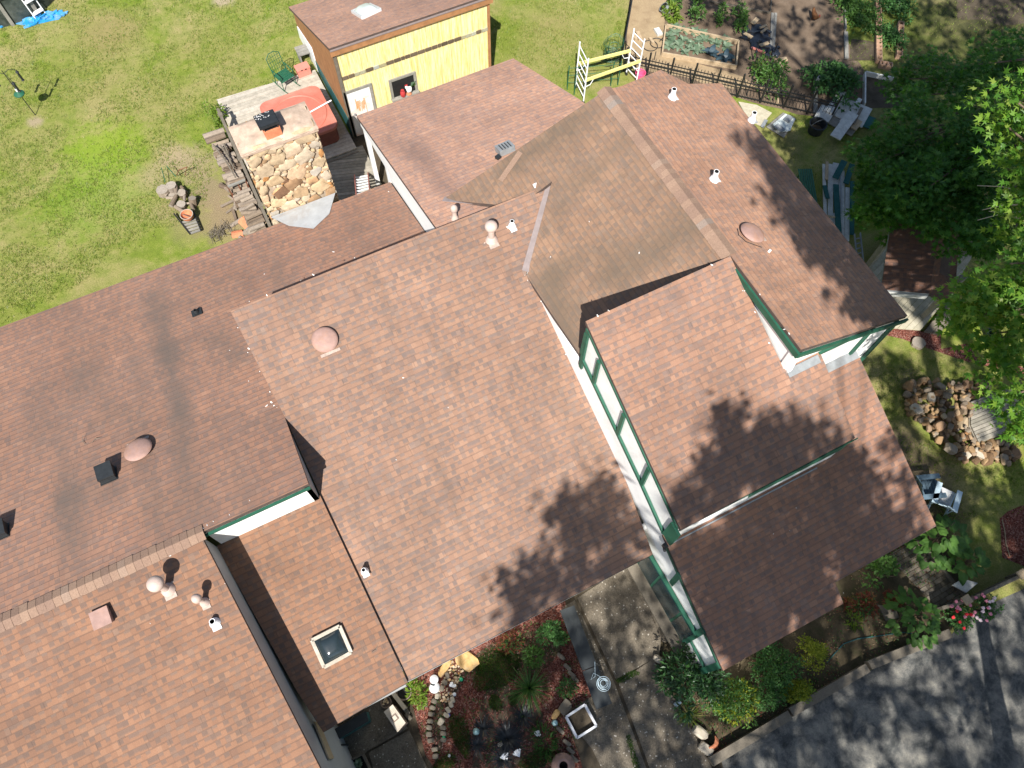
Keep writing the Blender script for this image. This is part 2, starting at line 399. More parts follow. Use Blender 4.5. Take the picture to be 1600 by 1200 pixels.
def sheet(name, px, z, mat, wob=0, sub=0, world=None):
    """a flat ground sheet from outline points; wob makes the outline uneven"""
    pts = world or [P(x, y, z) for x, y in px]
    if sub:
        q = []
        for a, b in zip(pts, pts[1:]+pts[:1]):
            n = max(1, int((b-a).length/sub))
            for i in range(n):
                p = a.lerp(b, i/n)
                q.append(p + V3((mnoise.noise(p*1.7), mnoise.noise(p*1.7+V3((9, 4, 1))), 0))*wob)
        pts = q
    for p in pts: p.z = z
    n = sum((a.x*b.y-a.y*b.x) for a, b in zip(pts, pts[1:]+pts[:1]))
    if n < 0: pts = pts[::-1]
    mb = MB(); mb.poly(pts, mat); o = mb.build(name, origin=pts[0]); tag(o, kind='structure'); return o
# ================================================================== HOUSE
house = thing('house', 'large white house with many brown shingle roofs at different heights and dark green trim', 'house', (3, 6, 0))
B_S = .34; _e = P(800, 980, 2.6); B_Z = 2.6 - B_S*_e.y
plB = (B_Z, 0, B_S); plC = (B_Z+.10, 0, B_S)
kn = PL(445, 652, plB); plA = (kn.z + .30*kn.y, 0, -.30)
plD = (5.05-.32*5.65, 0, .32)
U0 = 4.535
Eb = AU(823, 430, U0); Em = AU(842, 462, U0); Il = AU(915, 502, U0); Ir = P(1141, 400, Il.z); Ib = AU(1063, 828, U0)
def pl3(a, b, c):
    n = (b-a).cross(c-a); return (n.dot(a)/n.z, -n.x/n.z, -n.y/n.z)
plE = pl3(Eb, Em, Ir)
i_s = (Il.z-Ib.z)/(Il.y-Ib.y); plI = (Il.z - i_s*Il.y, 0, i_s)
f0 = PL(692, 312, plE); plF = (f0.z + .30*f0.y, 0, -.30)
RU, RZ, RV = 7.86, Il.z, 3.44
plH = (RZ + .371*RU, -.371, 0)
_j1 = AU(1042, 850, U0); _j2 = AU(1129, 1046, U0); j_s = (_j1.z-_j2.z)/(_j1.y-_j2.y); plJ = (_j2.z-j_s*_j2.y, 0, j_s)
def on(pl, u, v): return V3((u, v, pl[0]+pl[1]*u+pl[2]*v))
def roof(name, pts, pl, mat, th=.11, label=None):
    mb = MB(); mb.prism(pts, (0, 0, -th), mat, 'edge')
    o = mb.build(name, house, uvpl=pl)
    if label: o['label'] = label
    return o
PX = lambda pl, *q: [PL(x, y, pl) for x, y in q]
eA = PL(425, 352, plA).y
rA = roof('roof', [on(plA, -15, 5.63), PL(312, 833, plA), PL(482, 756, plA), PL(445, 652, plA), on(plA, -1.3, 9.7), on(plA, 3.28, 9.7), on(plA, 3.24, eA-.06), on(plA, -15, eA+.12)], plA, 'sh_A', label='dirty red-brown rear roof slope beside the lawn')
rD = roof('roof', [on(plD, -15, 5.66), PL(313, 835, plD), PL(500, 1200, plD), on(plD, -3.08, -2), on(plD, -15, -2)], plD, 'sh_D', label='orange-brown front roof slope at lower left')
rC = roof('lean_to_roof', [PL(338, 853, plC), PL(500, 774, plC), PL(637, 1066, plC), PL(505, 1144, plC), on(plC, -3.35, 2.6)], plC, 'sh_D', th=.1, label='lean-to roof with the square skylight')
rB = roof('roof', PX(plB, (360, 486), (600, 389), (840, 295), (861, 287), (822, 428), (908, 558), (1020, 866), (637, 1064), (500, 773), (445, 651)), plB, 'sh_B', label='large sunlit middle roof slope')
zB = PL(840, 295, plB)
rE = roof('roof', [PL(947, 140, plE), f0, PL(788, 321, plE), on(plE, 5.05, 9.72), on(plE, 5.95, 9.72), PL(861, 289, plE), PL(823, 431, plE), PL(865, 495, plE), PL(907, 556, plE), on(plE, U0, 5.75), on(plE, RU, 5.8)], plE, 'sh_E', label='mossy brown roof slope beside the dormer')
rF = roof('roof', [on(plF, 3.27, 9.8), PL(557, 181, plF), PL(802, 91, plF), PL(905, 155, plF), on(plF, 8.75, 11.0), on(plF, 7.0, 9.8)], plF, 'sh_F', label='low pinkish roof of the rear room')
rH = roof('roof', [PL(947, 140, plH), PL(973, 134, plH), PL(1076, 131, plH), PL(1127, 130, plH), PL(1418, 493, plH), on(plH, RU+.01, RV)], plH, 'sh_H', label='long right-hand roof slope falling to the yard')
plH2 = (plH[0]-.06, plH[1], plH[2])
rH2 = roof('porch_roof', PX(plH2, (965, 137), (1032, 109), (1080, 133)), plH2, 'sh_H')
rI = roof('dormer_roof', PX(plI, (915, 502), (1141, 400)) + [on(plI, RU+.03, 3.5), on(plI, 8.77, 3.5)] + PX(plI, (1336, 684), (1064, 828)), plI, 'sh_I', label='steep dormer roof over the front gable')
rJ = roof('lower_roof', [on(plJ, U0, 1.95), PL(1042, 850, plJ), PL(1130, 1048, plJ), PL(1318, 943, plJ), PL(1305, 910, plJ), PL(1463, 822, plJ), PL(1343, 558, plJ), on(plJ, 8.7, 3.46), on(plJ, 8.7, 1.95)], plJ, 'sh_J', label='lower front roof shaded by trees')
# ---- ridge caps
def ridge_cap(parent, p, q, w0=.17, s1=-.3, s2=.3, across=(1, 0, 0), mat='sh_cap'):
    p, q = V3(p), V3(q); L = (q-p).length; d = (q-p)/L; ax = V3(across); n = int(L/.145); mb = MB()
    for i in range(n):
        a = p + d*(i*L/n); b = a + d*(L/n+.09); j = random.uniform(-.008, .008); lift = .010
        pts = []
        for c, dz in ((a, .012), (b, lift+.012)):
            pts.append([c - ax*(w0+j) + V3((0, 0, -w0*s1+dz)), c + V3((0, 0, dz+.012)), c + ax*(w0+j) + V3((0, 0, -w0*s2+dz))])
        k = len(mb.v); mb.v += pts[0]+pts[1]
        mb.f += [(k, k+1, k+4, k+3), (k+1, k+2, k+5, k+4)]; mb.mi += [mb.m(mat)]*2
        # butt faces
        bb = [x - V3((0, 0, .008)) for x in pts[1]]; k2 = len(mb.v); mb.v += bb
        mb.f += [(k+3, k+4, k2+1, k2), (k+4, k+5, k2+2, k2+1)]; mb.mi += [mb.m(mat)]*2
    return mb.build('ridge_cap', parent)
ridge_cap(rE, on(plE, RU, 5.82)+V3((0, 0, .01)), on(plE, 7.80, 10.75)+V3((0, 0, .01)), .18, plE[1], .371, (1, 0, 0))
ridge_cap(rD, V3((-15, 5.66, 5.055)), V3((-3.62, 5.64, 5.052)), .16, .32, .30, (0, -1, 0))
# ---- valley flashings and sealed joints
def strip(name, parent, pl, pxs, wd, mat, dz=.012):
    mb = MB(); q = [PL(x, y, pl)+V3((0, 0, dz)) for x, y in pxs]; nrm = V3((-pl[1], -pl[2], 1))
    for a, b in zip(q, q[1:]): mb.plank(a, b, wd, .012, mat, up=nrm)
    return mb.build(name, parent)
strip('valley_flashing', rB, plB, [(860, 291), (822, 425)], .20, 'flash', .02)
strip('valley_flashing', rF, plF, [(693, 312), (786, 321)], .17, 'flash', .03)
strip('ridge_cap', rE, plE, [(782, 283), (813, 238)], .14, 'sh_cap', .012)
def flecks(parent, pl, pxs, n, spread, r=.022, mat='caulk'):
    mb = MB()
    for i in range(max(3, int(n*.45))):
        k = random.randrange(len(pxs)-1); t = random.random()
        x = pxs[k][0]*(1-t)+pxs[k+1][0]*t + random.gauss(0, spread); y = pxs[k][1]*(1-t)+pxs[k+1][1]*t + random.gauss(0, spread)
        c = PL(x, y, pl); s = r*random.uniform(.3, 1.3); a0 = random.random()*6; nv = 6; el = random.uniform(1, 3); rt = random.random()*3.1
        ps = []
        for j in range(nv):
            t2 = a0+j*6.283/nv; rr = s*random.uniform(.6, 1.2); ex, ey = rr*el*math.cos(t2), rr*math.sin(t2)
            qx, qy = c.x+ex*math.cos(rt)-ey*math.sin(rt), c.y+ex*math.sin(rt)+ey*math.cos(rt)
            ps.append(on(pl, qx, qy)+V3((0, 0, .012)))
        mb.prism(ps, (0, 0, -.01), mat)
    return tag(mb.build('sealant_patch', parent), kind='stuff')
flecks(rB, plB, [(362, 487), (392, 556), (420, 610), (440, 650)], 20, 2.6, .012)
flecks(rB, plB, [(362, 487), (430, 455), (560, 402)], 12, 1.5, .011)
flecks(rB, plB, [(822, 430), (838, 456), (866, 515), (905, 590)], 20, 3.0, .012)
flecks(rA, plA, [(395, 470), (425, 640), (345, 540)], 9, 14, .013)
flecks(rA, plA, [(312, 826), (345, 810), (462, 745)], 12, 3, .014)
flecks(rA, plA, [(290, 830), (310, 840), (302, 815)], 7, 4, .022)
flecks(rA, plA, [(335, 410), (420, 430), (640, 340), (600, 310)], 8, 10, .016)
flecks(rI, plI, [(916, 503), (1000, 464), (1140, 401)], 10, 1.2, .011)
flecks(rI, plI, [(1150, 430), (1190, 500), (1228, 578)], 18, 2.5, .011)
flecks(rH, plH, [(1142, 402), (1250, 546)], 8, 3, .015)
flecks(rB, plB, [(560, 900), (600, 600), (800, 700), (900, 640), (690, 520)], 9, 40, .008)
flecks(rJ, plJ, [(1100, 850), (1300, 760), (1200, 940), (1400, 800)], 10, 30, .008)
flecks(rD, plD, [(290, 930), (180, 1000), (250, 1100), (330, 960)], 8, 40, .012)
flecks(rE, plE, [(860, 290), (900, 420), (1050, 350), (900, 280)], 5, 30, .010)
flecks(rF, plF, [(690, 300), (780, 240), (640, 250), (850, 170)], 5, 30, .009)
flecks(rB, plB, [(868, 520), (888, 545), (905, 590)], 22, 4, .016, 'tan_board')
# ---- walls
def wall(pts, ext, mat='white', name='wall', parent=None, label=None):
    mb = MB(); mb.prism(pts, ext, mat); o = mb.build(name, parent or house)
    if label: o['label'] = label
    return o
zD = lambda v: plD[0]+plD[2]*v
zA = lambda v: plA[0]+plA[2]*v
zBf = lambda v: plB[0]+plB[2]*v
zJ = lambda v: plJ[0]+plJ[2]*v
zI = lambda v: plI[0]+plI[2]*v
zE = lambda u, v=6: plE[0]+plE[1]*u+plE[2]*v
zF = lambda v: plF[0]+plF[2]*v
zH = lambda u: plH[0]+plH[1]*u
wall([(-3.55, 5.66, 3.6), (-3.55, 5.66, zA(5.66)-.1), (-1.48, 5.66, zA(5.66)-.1), (-1.48, 5.66, 3.6)], (0, .12, 0), label='sunlit white wall above the lean-to roof')
wD = [(-3.645, 5.64), (-3.60, 5.0), (-3.31, 1.06), (-3.12, -1.9)]
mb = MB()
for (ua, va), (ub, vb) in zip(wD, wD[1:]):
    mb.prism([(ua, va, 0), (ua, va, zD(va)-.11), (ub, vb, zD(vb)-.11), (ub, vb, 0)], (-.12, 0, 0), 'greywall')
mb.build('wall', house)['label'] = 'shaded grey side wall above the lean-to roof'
mb = MB(); p0, p1 = V3((-3.32, 1.95, 2.35)), V3((-3.29, 1.2, 2.35))
mb.plank(p0, p1, .03, .45, 'tan_board'); mb.build('wall_patch', house)
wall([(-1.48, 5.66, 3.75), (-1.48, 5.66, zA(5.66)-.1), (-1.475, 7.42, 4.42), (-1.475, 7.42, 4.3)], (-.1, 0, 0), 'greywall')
wall([(-1.42, 7.3, 3.4), (-1.42, 7.43, zBf(7.43)-.12), (-1.42, 9.6, zBf(9.6)-.12), (-1.42, 9.6, 3.4)], (.1, 0, 0))
wall([(-1.42, 9.68, 2.9), (-1.42, 9.68, zBf(9.68)-.12), (5.9, 9.68, zBf(9.68)-.12), (5.9, 9.68, 2.9)], (0, -.1, 0))
UW = U0+.045
prof = [(-.80, 0), (-.80, zJ(-.80)-.11), (1.78, zJ(1.78)-.05), (1.78, zI(1.78)-.11), (5.72, zI(5.72)-.11), (5.72, zE(UW)-.1), (8.3, zE(UW)-.1), (8.3, 2.5), (2.6, 2.5), (2.6, 0)]
wG = wall([(UW, a, b) for a, b in prof], (.14, 0, 0), label='white half-timbered gable wall with green boards')
wall([(UW+.1, 5.78, zE(UW)-.2), (UW+.1, 5.78, zI(5.75)-.11), (RU, 5.78, zI(5.75)-.11), (RU, 5.78, zE(RU)-.3)], (0, -.08, 0))
wI = wall([(UW+.14, 1.785, zJ(1.9)-.3), (UW+.14, 1.785, zI(1.785)-.1), (8.70, 1.785, zI(1.785)-.1), (8.70, 1.785, zJ(1.9)-.3)], (0, .1, 0), label='narrow white wall strip under the dormer eave')
wall([(RU+.05, 3.36, zI(3.4)-.3), (RU+.05, 3.46, RZ-.12), (RU+.05, 5.75, RZ-.12), (RU+.05, 5.75, zI(5.7)-.3)], (.1, 0, 0), label='white triangular wall beside the dormer roof')
wall([(8.72, 1.95, zJ(1.95)-.2), (8.72, 1.95, zI(1.95)-.1), (8.72, 3.46, zI(3.46)-.1), (8.72, 3.46, zJ(3.46)-.2)], (-.1, 0, 0))
wH = wall([(RU+.02, 3.49, 0), (RU+.02, 3.49, zH(RU+.02)-.1), (11.02, 3.49, zH(11.02)-.1), (11.02, 3.49, 0)], (0, .12, 0), label='white end wall with green corner boards')
wall([(11.02, 3.7, 0), (11.02, 3.7, zH(11.02)-.1), (11.02, 10.6, zH(11.02)-.1), (11.02, 10.6, 0)], (-.12, 0, 0))
wall([(4.0, 10.7, 0), (4.0, 10.7, 4.2), (RU, 10.7, RZ-.2), (10.88, 10.7, zH(10.88)-.1), (10.88, 10.7, 0)], (0, -.12, 0))
wall([(UW+.14, -.72, 0), (UW+.14, -.72, zJ(-.72)-.11), (7.45, -.72, zJ(-.72)-.11), (7.45, -.72, 0)], (0, .12, 0))
wall([(7.5, -.25, 0), (7.5, -.25, zJ(-.25)-.11), (10.2, -.25, zJ(-.25)-.11), (10.2, -.25, 0)], (0, .12, 0))
wall([(10.2, -.1, 0), (10.2, -.1, zJ(-.1)-.11), (10.2, 3.5, zJ(3.5)-.11), (10.2, 3.5, 0)], (-.12, 0, 0))
wall([(-3.2, 2.35, 0), (-3.2, 2.35, zBf(2.35)-.05), (UW, 2.35, zBf(2.35)-.12), (UW, 2.35, 0)], (0, .12, 0))
wall([(-15, eA-.5, 0), (-15, eA-.5, zA(eA-.5)-.1), (3.2, eA-.5, zA(eA-.5)-.1), (3.2, eA-.5, 0)], (0, -.12, 0))
wall([(-15, -1.7, 0), (-15, -1.7, zD(-1.7)-.1), (-3.2, -1.7, zD(-1.7)-.1), (-3.2, -1.7, 0)], (0, .12, 0))
# rear room walls: white band, post and dark screened opening
vF = PL(557, 181, plF).y
UFl = 3.30
wF = wall([(UFl, 9.9, zA(9.9)-.1), (UFl, 9.9, zF(9.9)-.1), (UFl-.03, vF-.05, zF(vF)-.1), (UFl-.03, vF-.05, zF(vF)-.36), (UFl, 13.95, zF(13.95)-.85), (UFl, 13.9, zA(13.9)-.1)], (.06, 0, 0), 'litwhite', name='fascia_board')
wall([(UFl+.02, 14.2, 0), (UFl+.02, 14.2, zF(14.2)-.4), (UFl+.02, 14.32, zF(14.32)-.4), (UFl+.02, 14.32, 0)], (.12, 0, 0), name='porch_post')
wall([(UFl, vF-.2, 0), (UFl, vF-.2, zF(vF)-.3), (UFl, vF-.08, zF(vF)-.3), (UFl, vF-.08, 0)], (.12, 0, 0), name='porch_post')
wall([(UFl+.5, 9.9, 0), (UFl+.5, 9.9, zF(9.9)-.2), (UFl+.5, vF-.3, zF(vF)-.2), (UFl+.5, vF-.3, 0)], (.1, 0, 0), 'teal', label='dark green wall inside the open porch')
wall([(UFl+.6, vF-.3, 0), (UFl+.6, vF-.3, zF(vF)-.2), (8.1, vF-.3, zF(vF)-.2), (8.1, vF-.3, 0)], (0, -.12, 0))
wall([(8.1, 10.8, 0), (8.1, 10.8, zF(10.8)-.1), (8.1, vF-.4, zF(vF)-.15), (8.1, vF-.4, 0)], (.12, 0, 0))
# ---- green trim
def board(px, wd, u=U0+.01, th=.05, mat='green', parent=None, name='trim_board'):
    mb = MB(); q = [AU(x, y, u) for x, y in px]
    for a, b in zip(q, q[1:]): mb.plank(a, b, wd, th, mat, up=(1, 0, 0))
    return mb.build(name, parent or wG)
def boardw(p, q, wd, up, mat='green', parent=None, name='trim_board', th=.05):
    mb = MB(); mb.plank(p, q, wd, th, mat, up=up); return mb.build(name, parent or house)
ux = (1, 0, 0); uy = (0, 1, 0); UT = U0+.012
boardw((UT, 5.70, zI(5.70)-.145), (UT, 1.79, zI(1.79)-.145), .075, ux, parent=wG)
boardw((UT-.004, 5.66, zE(UW)-.1), (UT-.004, 5.66, zI(5.66)-.11), .10, ux, parent=wG)
board([(909, 560), (1000, 752), (1037, 834)], .10, UT-.006)
for a, b in (((937.5, 557), (928, 597)), ((977, 641), (965.5, 677)), ((1017, 726), (1003, 756)), ((918, 514), (909, 553))): a = (a[0]*.8+b[0]*.2, a[1]*.8+b[1]*.2); board([a, b], .095, UT-.012)
board([(1056, 826), (1042, 842)], .30, UT-.016)
boardw((UT, 1.72, zJ(1.72)-.16), (UT, -.78, zJ(-.78)-.16), .10, ux, parent=wG)
board([(1062, 897), (1049, 912)], .12, UT-.012)
board([(1100, 984), (1072, 1001)], .14, UT-.012)
board([(1078, 1000), (1103, 1047)], .07, UT-.012)
boardw((UT-.02, -.76, 0), (UT-.02, -.76, zJ(-.76)-.1), .14, ux, parent=wG)
boardw((RU-.015, 3.40, RZ-.18), (RU-.015, 5.72, RZ-.18), .17, ux)
boardw((RU-.02, 3.44-.04, zH(RU)-.165), (11.18, 3.40, zH(11.18)-.165), .11, uy)
_a, _b = AV(1279, 553, 3.46), AV(1356, 517, 3.46); boardw(_a, _b, .075, uy)
_a = AV(1362, 516, 3.455); boardw((_a.x, 3.455, zH(_a.x)-.15), (_a.x, 3.455, 3.5), .085, uy)
boardw((10.95, 3.45, 0), (10.95, 3.45, zH(10.95)-.2), .11, uy)
boardw((UW-.04, 1.735, zI(1.74)-.10), (8.78, 1.735, zI(1.74)-.10), .07, uy, th=.02)
boardw((6.35, 1.765, zI(1.78)-.42), (8.68, 1.765, zI(1.78)-.42), .62, uy, th=.02)
boardw((-3.6, 5.60, zA(5.63)-.13), (-1.47, 5.60, zA(5.63)-.12), .05, uy)
# flashings at wall feet, gutter line
def flash(pl, a, b, wd=.16, parent=None, mat='whiteflash', dz=.02):
    mb = MB(); mb.plank(V3(a)+V3((0, 0, dz)), V3(b)+V3((0, 0, dz)), wd, .012, mat, up=(-pl[1], -pl[2], 1)); return mb.build('flashing', parent or house)
flash(plI, on(plI, RU+.05, 3.37), on(plI, 8.68, 3.37), .17, rI, 'galv')
flash(plJ, on(plJ, 8.75, 3.40), on(plJ, 10.28, 3.40), .20, rJ, 'galv')
flash(plJ, on(plJ, U0+.1, 1.72), on(plJ, 8.3, 1.72), .03, rJ, 'galv')
mb = MB()
for a, b in (((1072, 822), (1130, 797)),): pass
mb = None
mb = MB(); mb.box(AU(1039, 853, U0-.04), (.08, .10, .16), 'black'); mb.tube(AU(1039, 853, U0-.06)+V3((0, -.02, -.1)), AU(1039, 853, U0-.10)+V3((0, -.06, -.2)), .035, m='black'); mb.build('security_lamp', wG)
# windows of the half-timbered wall (below the belt) with a projecting bay
bay = MB()
bu = U0-.42
def bq(px, u): return [AU(x, y, u) for x, y in px]
w1 = MB(); w1.prism([(U0-.06, 2.0, .75), (U0-.06, 2.0, 2.05), (U0-.06, -.05, 2.05), (U0-.06, -.05, .75)], (.08, 0, 0), 'green'); wo = w1.build('window', house)
g = MB()
for va, vb in ((1.95, 1.40), (1.33, .52), (.45, 0.0)):
    g.prism([(U0-.075, va, .82), (U0-.075, va, 1.98), (U0-.075, vb, 1.98), (U0-.075, vb, .82)], (.03, 0, 0), 'window')
g.build('pane', wo)
mb = MB(); mb.prism([(U0-.30, 2.1, .62), (U0+.0, 2.1, .62), (U0+.0, -.2, .62), (U0-.30, -.2, .62)], (0, 0, -.07), 'timber'); mb.build('window_sill', wo)
# gutterless eave boards
for (ua, ub, v, zz, c) in ((-1.36, 4.40, 1.83, zBf(1.83)-.16, 'greywall'), (-3.15, -1.42, 1.76, zBf(1.76)-.06, 'greywall'), (4.62, 7.55, -.83, zJ(-.83)-.16, 'green'), (7.66, 10.3, -.40, zJ(-.40)-.16, 'green')):
    boardw((ua, v, zz), (ub, v, zz), .12, uy, c, name='fascia_board', th=.03)
# ---- roof fittings
def nrm(pl): return V3((-pl[1], -pl[2], 1)).normalized()
def smooth(o, ang=40):
    o.data.polygons.foreach_set('use_smooth', [True]*len(o.data.polygons)); o.data.set_sharp_from_angle(angle=rad(ang)); return o
def dome_vent(parent, pl, px, R=.29, mat='pink', tilt=None, hgt=.16):
    c = PL(px[0], px[1], pl); n = nrm(pl); mb = MB(); c0 = c - n*.0
    g = V3((-pl[1], -pl[2], 0)).normalized(); t = V3((g.x, g.y, -math.hypot(pl[1], pl[2]))).normalized()
    mb.plank(c + t*R*.95 + n*.012, c + t*R*1.18 + n*.012, R*1.6, .014, 'plate', up=n)
    prof = [(R*.62, .01), (R*.62, hgt*.5), (R*1.0, hgt*.5), (R*1.02, hgt*.58)]
    for i in range(1, 9):
        a = i/9*math.pi/2; prof.append((R*math.cos(a), hgt*.58 + R*.30*math.sin(a)))
    prof.append((.01, hgt*.58+R*.30))
    mb.lathe(c, prof, 36, mat, ax=n); return mb.build('dome_vent', parent, smooth=False)
smooth(dome_vent(rA, plA, (219, 706), .285)); smooth(dome_vent(rB, plB, (508, 532), .27)); smooth(dome_vent(rH, plH, (1172, 368), .27))
def cap_pipe(parent, pl, base, h, r, R, mat='cream', pmat='cream'):
    c = PL(base[0], base[1], pl); mb = MB(); n = nrm(pl); t = V3((-pl[1], -pl[2], 0)).normalized(); t = V3((t.x, t.y, -math.hypot(pl[1], pl[2]))).normalized()
    mb.plank(c + t*r*1.2 + n*.012, c + t*r*2.6 + n*.012, r*3.0, .012, 'whiteflash' if mat == 'pvc' else 'plate', up=n)
    mb.lathe(c, [(r*1.9, .0), (r*1.15, .12), (r, .13), (r, h-.1)], 20, pmat)
    if R:
        mb.lathe(c, [(R*.9, h-.11), (R, h-.09), (R, h-.03), (R*.85, h+.02), (R*.45, h+.05), (.01, h+.06)], 26, mat)
    else:
        mb.lathe(c, [(r, h-.1), (r, h), (r*.8, h), (r*.8, h-.12)], 18, [pmat, pmat, 'dark'])
    return smooth(mb.build('vent_pipe', parent))
cap_pipe(rD, plD, (263, 921), .62, .07, .145); cap_pipe(rD, plD, (320, 941), .46, .05, .085)
cap_pipe(rD, plD, (336, 973), .16, .055, None, 'pvc', 'pvc'); cap_pipe(rC, plC, (570, 893), .16, .045, None, 'pvc', 'pvc')
cap_pipe(rB, plB, (768, 375), .55, .075, .14); cap_pipe(rB, plB, (800, 354), .2, .05, None, 'pvc', 'pvc')
cap_pipe(rF, plF, (711, 342), .42, .05, .085)
for b in ((1050, 153), (1115, 281), (1174, 189)): cap_pipe(rH, plH, b, .27, .06, None, 'pvc', 'pvc')
cap_pipe(rA, plA, (308, 489), .14, .04, None, 'black', 'black')
mb = MB(); c = PL(308, 489, plA); mb.plank(c+V3((-.12, .0, .03)), c+V3((.12, .0, .03)), .24, .02, 'black', up=nrm(plA)); mb.build('flashing', rA)
for _b in ((263, 921), (320, 941)): flecks(rD, plD, [(_b[0]-6, _b[1]+2), (_b[0]+10, _b[1]-5)], 12, 4.5, .02, 'plate')
flecks(rB, plB, [(762, 380), (775, 376)], 12, 4, .02, 'plate'); flecks(rB, plB, [(795, 358), (806, 353)], 8, 3, .025, 'caulk')
def box_vent(parent, pl, px, s, h, mat):
    c = PL(px[0], px[1], pl); n = nrm(pl); t = V3((-pl[1], -pl[2], 0)).normalized(); t = V3((t.x, t.y, -math.hypot(pl[1], pl[2]))).normalized(); sd = n.cross(t)
    mb = MB()
    if mat == 'black': mb.plank(c-t*s*.6+n*.012, c+t*s*.6+n*.012, s*1.15, .014, mat, up=n)
    a = [c + sd*(s/2*i) + t*(s/2*j) for i, j in ((-1, -1), (1, -1), (1, 1), (-1, 1))]
    top = [a[0]+n*h*.55, a[1]+n*h*.55, a[2]+n*h, a[3]+n*h]
    i = len(mb.v); mb.v += a + top + [p+n*.02 for p in top]
    k = mb.m(mat)
    for q in ((0, 1, 5, 4), (1, 2, 6, 5), (2, 3, 7, 6), (3, 0, 4, 7), (8, 9, 10, 11)): mb.f.append(tuple(i+j for j in q)); mb.mi.append(k)
    ctr = sum(top, V3())/4
    mb.prism([ctr+(p-ctr)*1.08+n*.02 for p in top], n*.03, mat)
    return mb.build('box_vent', parent)
box_vent(rA, plA, (170, 744), .30, .2, 'black'); box_vent(rA, plA, (2, 833), .28, .18, 'black')
box_vent(rD, plD, (161, 964), .30, .11, 'pink')
def skylight(parent, pl, px, curb=.12, glass='glass_dark', frame='pvc', dome=.1):
    q = [PL(x, y, pl) for x, y in px]; n = nrm(pl); c = sum(q, V3())/4
    mb = MB(); e = [(q[(i+1) % 4]-q[i]).normalized() for i in range(4)]
    for i in range(4): mb.plank(q[i]+n*curb/2, q[(i+1) % 4]+n*curb/2, .07, curb, frame, up=n)
    g = mb; K = 12; i0 = len(g.v)
    inn = [c+(p-c)*.88 for p in q]
    for a in range(K+1):
        for b in range(K+1):
            s, t = a/K, b/K; p = inn[0]*(1-s)*(1-t)+inn[1]*s*(1-t)+inn[2]*s*t+inn[3]*(1-s)*t
            g.v.append(p + n*(curb*.8 + dome*(1-(2*s-1)**4)*(1-(2*t-1)**4)))
    for a in range(K):
        for b in range(K):
            j = i0+a*(K+1)+b; g.f.append((j, j+K+1, j+K+2, j+1)); g.mi.append(g.m(glass))
    o = mb.build('skylight', parent); smooth(o, 30); return o
skylight(rC, plC, [(488, 999), (531, 977), (549, 1018), (507, 1041)], .1, 'glass_dark', 'deck_pale', .12)
# louvre on the rear room roof, loose flashing at the ridge end
c = PL(789, 236, plF); mb = MB(); mb.box(c+V3((0, 0, .1)), (.42, .30, .16), 'galv', rz=.05, rx=-.25); mb.box(c+V3((-.28, -.18, .07)), (.12, .12, .12), 'black', rz=.3)
for i in range(4): mb.box(c+V3((-.12+.08*i, 0, .19)), (.02, .22, .02), 'black', rz=.05, rx=-.25)
mb.build('louvre_vent', rF)
mb = MB(); c = PL(748, 314, plF); mb.box(c+V3((0, 0, .05)), (.2, .15, .015), 'pvc', rx=-.2, rz=.1); mb.build('flashing', rF)
c = PL(850, 290, plB); mb = MB(); mb.box(c+V3((-.05, .08, .02)), (.36, .10, .02), 'whiteflash', rz=.05, rx=.4); mb.box(c+V3((.18, .16, -.02)), (.22, .10, .05), 'black', rz=.2); mb.build('flashing', rB)
# cable on the right-hand roof
pts = [PL(x, y, plH)+V3((0, 0, .015)) for x, y in ((1152, 358), (1154, 368), (1165, 378), (1178, 383), (1190, 387))]
mb = MB(); mb.path(pts, .008, 5, 'black'); mb.build('cable', rH)
mb = MB()
for x, y in ((1202, 393),):
    c = PL(x, y, plH); mb.box(c+V3((0, 0, .02)), (.08, .05, .02), 'caulk', rz=.4)
mb.build('sealant_patch', rH)
# twig marks on the roofs
mb = MB()
for x, y in ((130, 690), (588, 1015), (150, 686)):
    for i in range(2):
        a = PL(x, y, plA if x < 300 else plC); t = random.random()*6; b = a+V3((math.cos(t)*.12, math.sin(t)*.12, .02)); mb.tube(a+V3((0, 0, .03)), b+V3((0, 0, .03)), .006, .003, 5, 'timber')
tag(mb.build('fallen_twigs', rA), kind='stuff')
# ---- chimney
VC = 14.22
ca, cb_ = AV(375, 237, VC), AV(492, 200, VC); ctz = (ca.z+cb_.z)/2; cu0, cu1 = -.055, 1.80; cd = .85
chim = MB(); chim.prism([(cu0+.05, VC+.04, ctz-.04), (cu1-.04, VC+.04, ctz-.04), (cu1-.04, VC+cd, ctz-.04), (cu0+.05, VC+cd, ctz-.04)], (0, 0, -ctz), 'timber'); 
k = N('mortar'); v = k.obj(); c = k.ramp(k.noise(v, 9, 6, .7), [(.3, (.30, .235, .165)), (.7, (.45, .36, .27))]); M['mortar'] = k.done(c, .95)
chim.mats = ['mortar']
co_ = chim.build('chimney', house)
M['stone'] = perisland('chimney_stone', [(0, (.20, .11, .065)), (.1, (.38, .24, .13)), (.25, (.58, .44, .27)), (.45, (.48, .37, .24)), (.6, (.66, .54, .39)), (.76, (.50, .24, .08)), (.84, (.60, .45, .27)), (1, (.46, .42, .36))], .9, 'island', 7, .6, cvar=.45)
st = MB(); rs = random.Random(5)
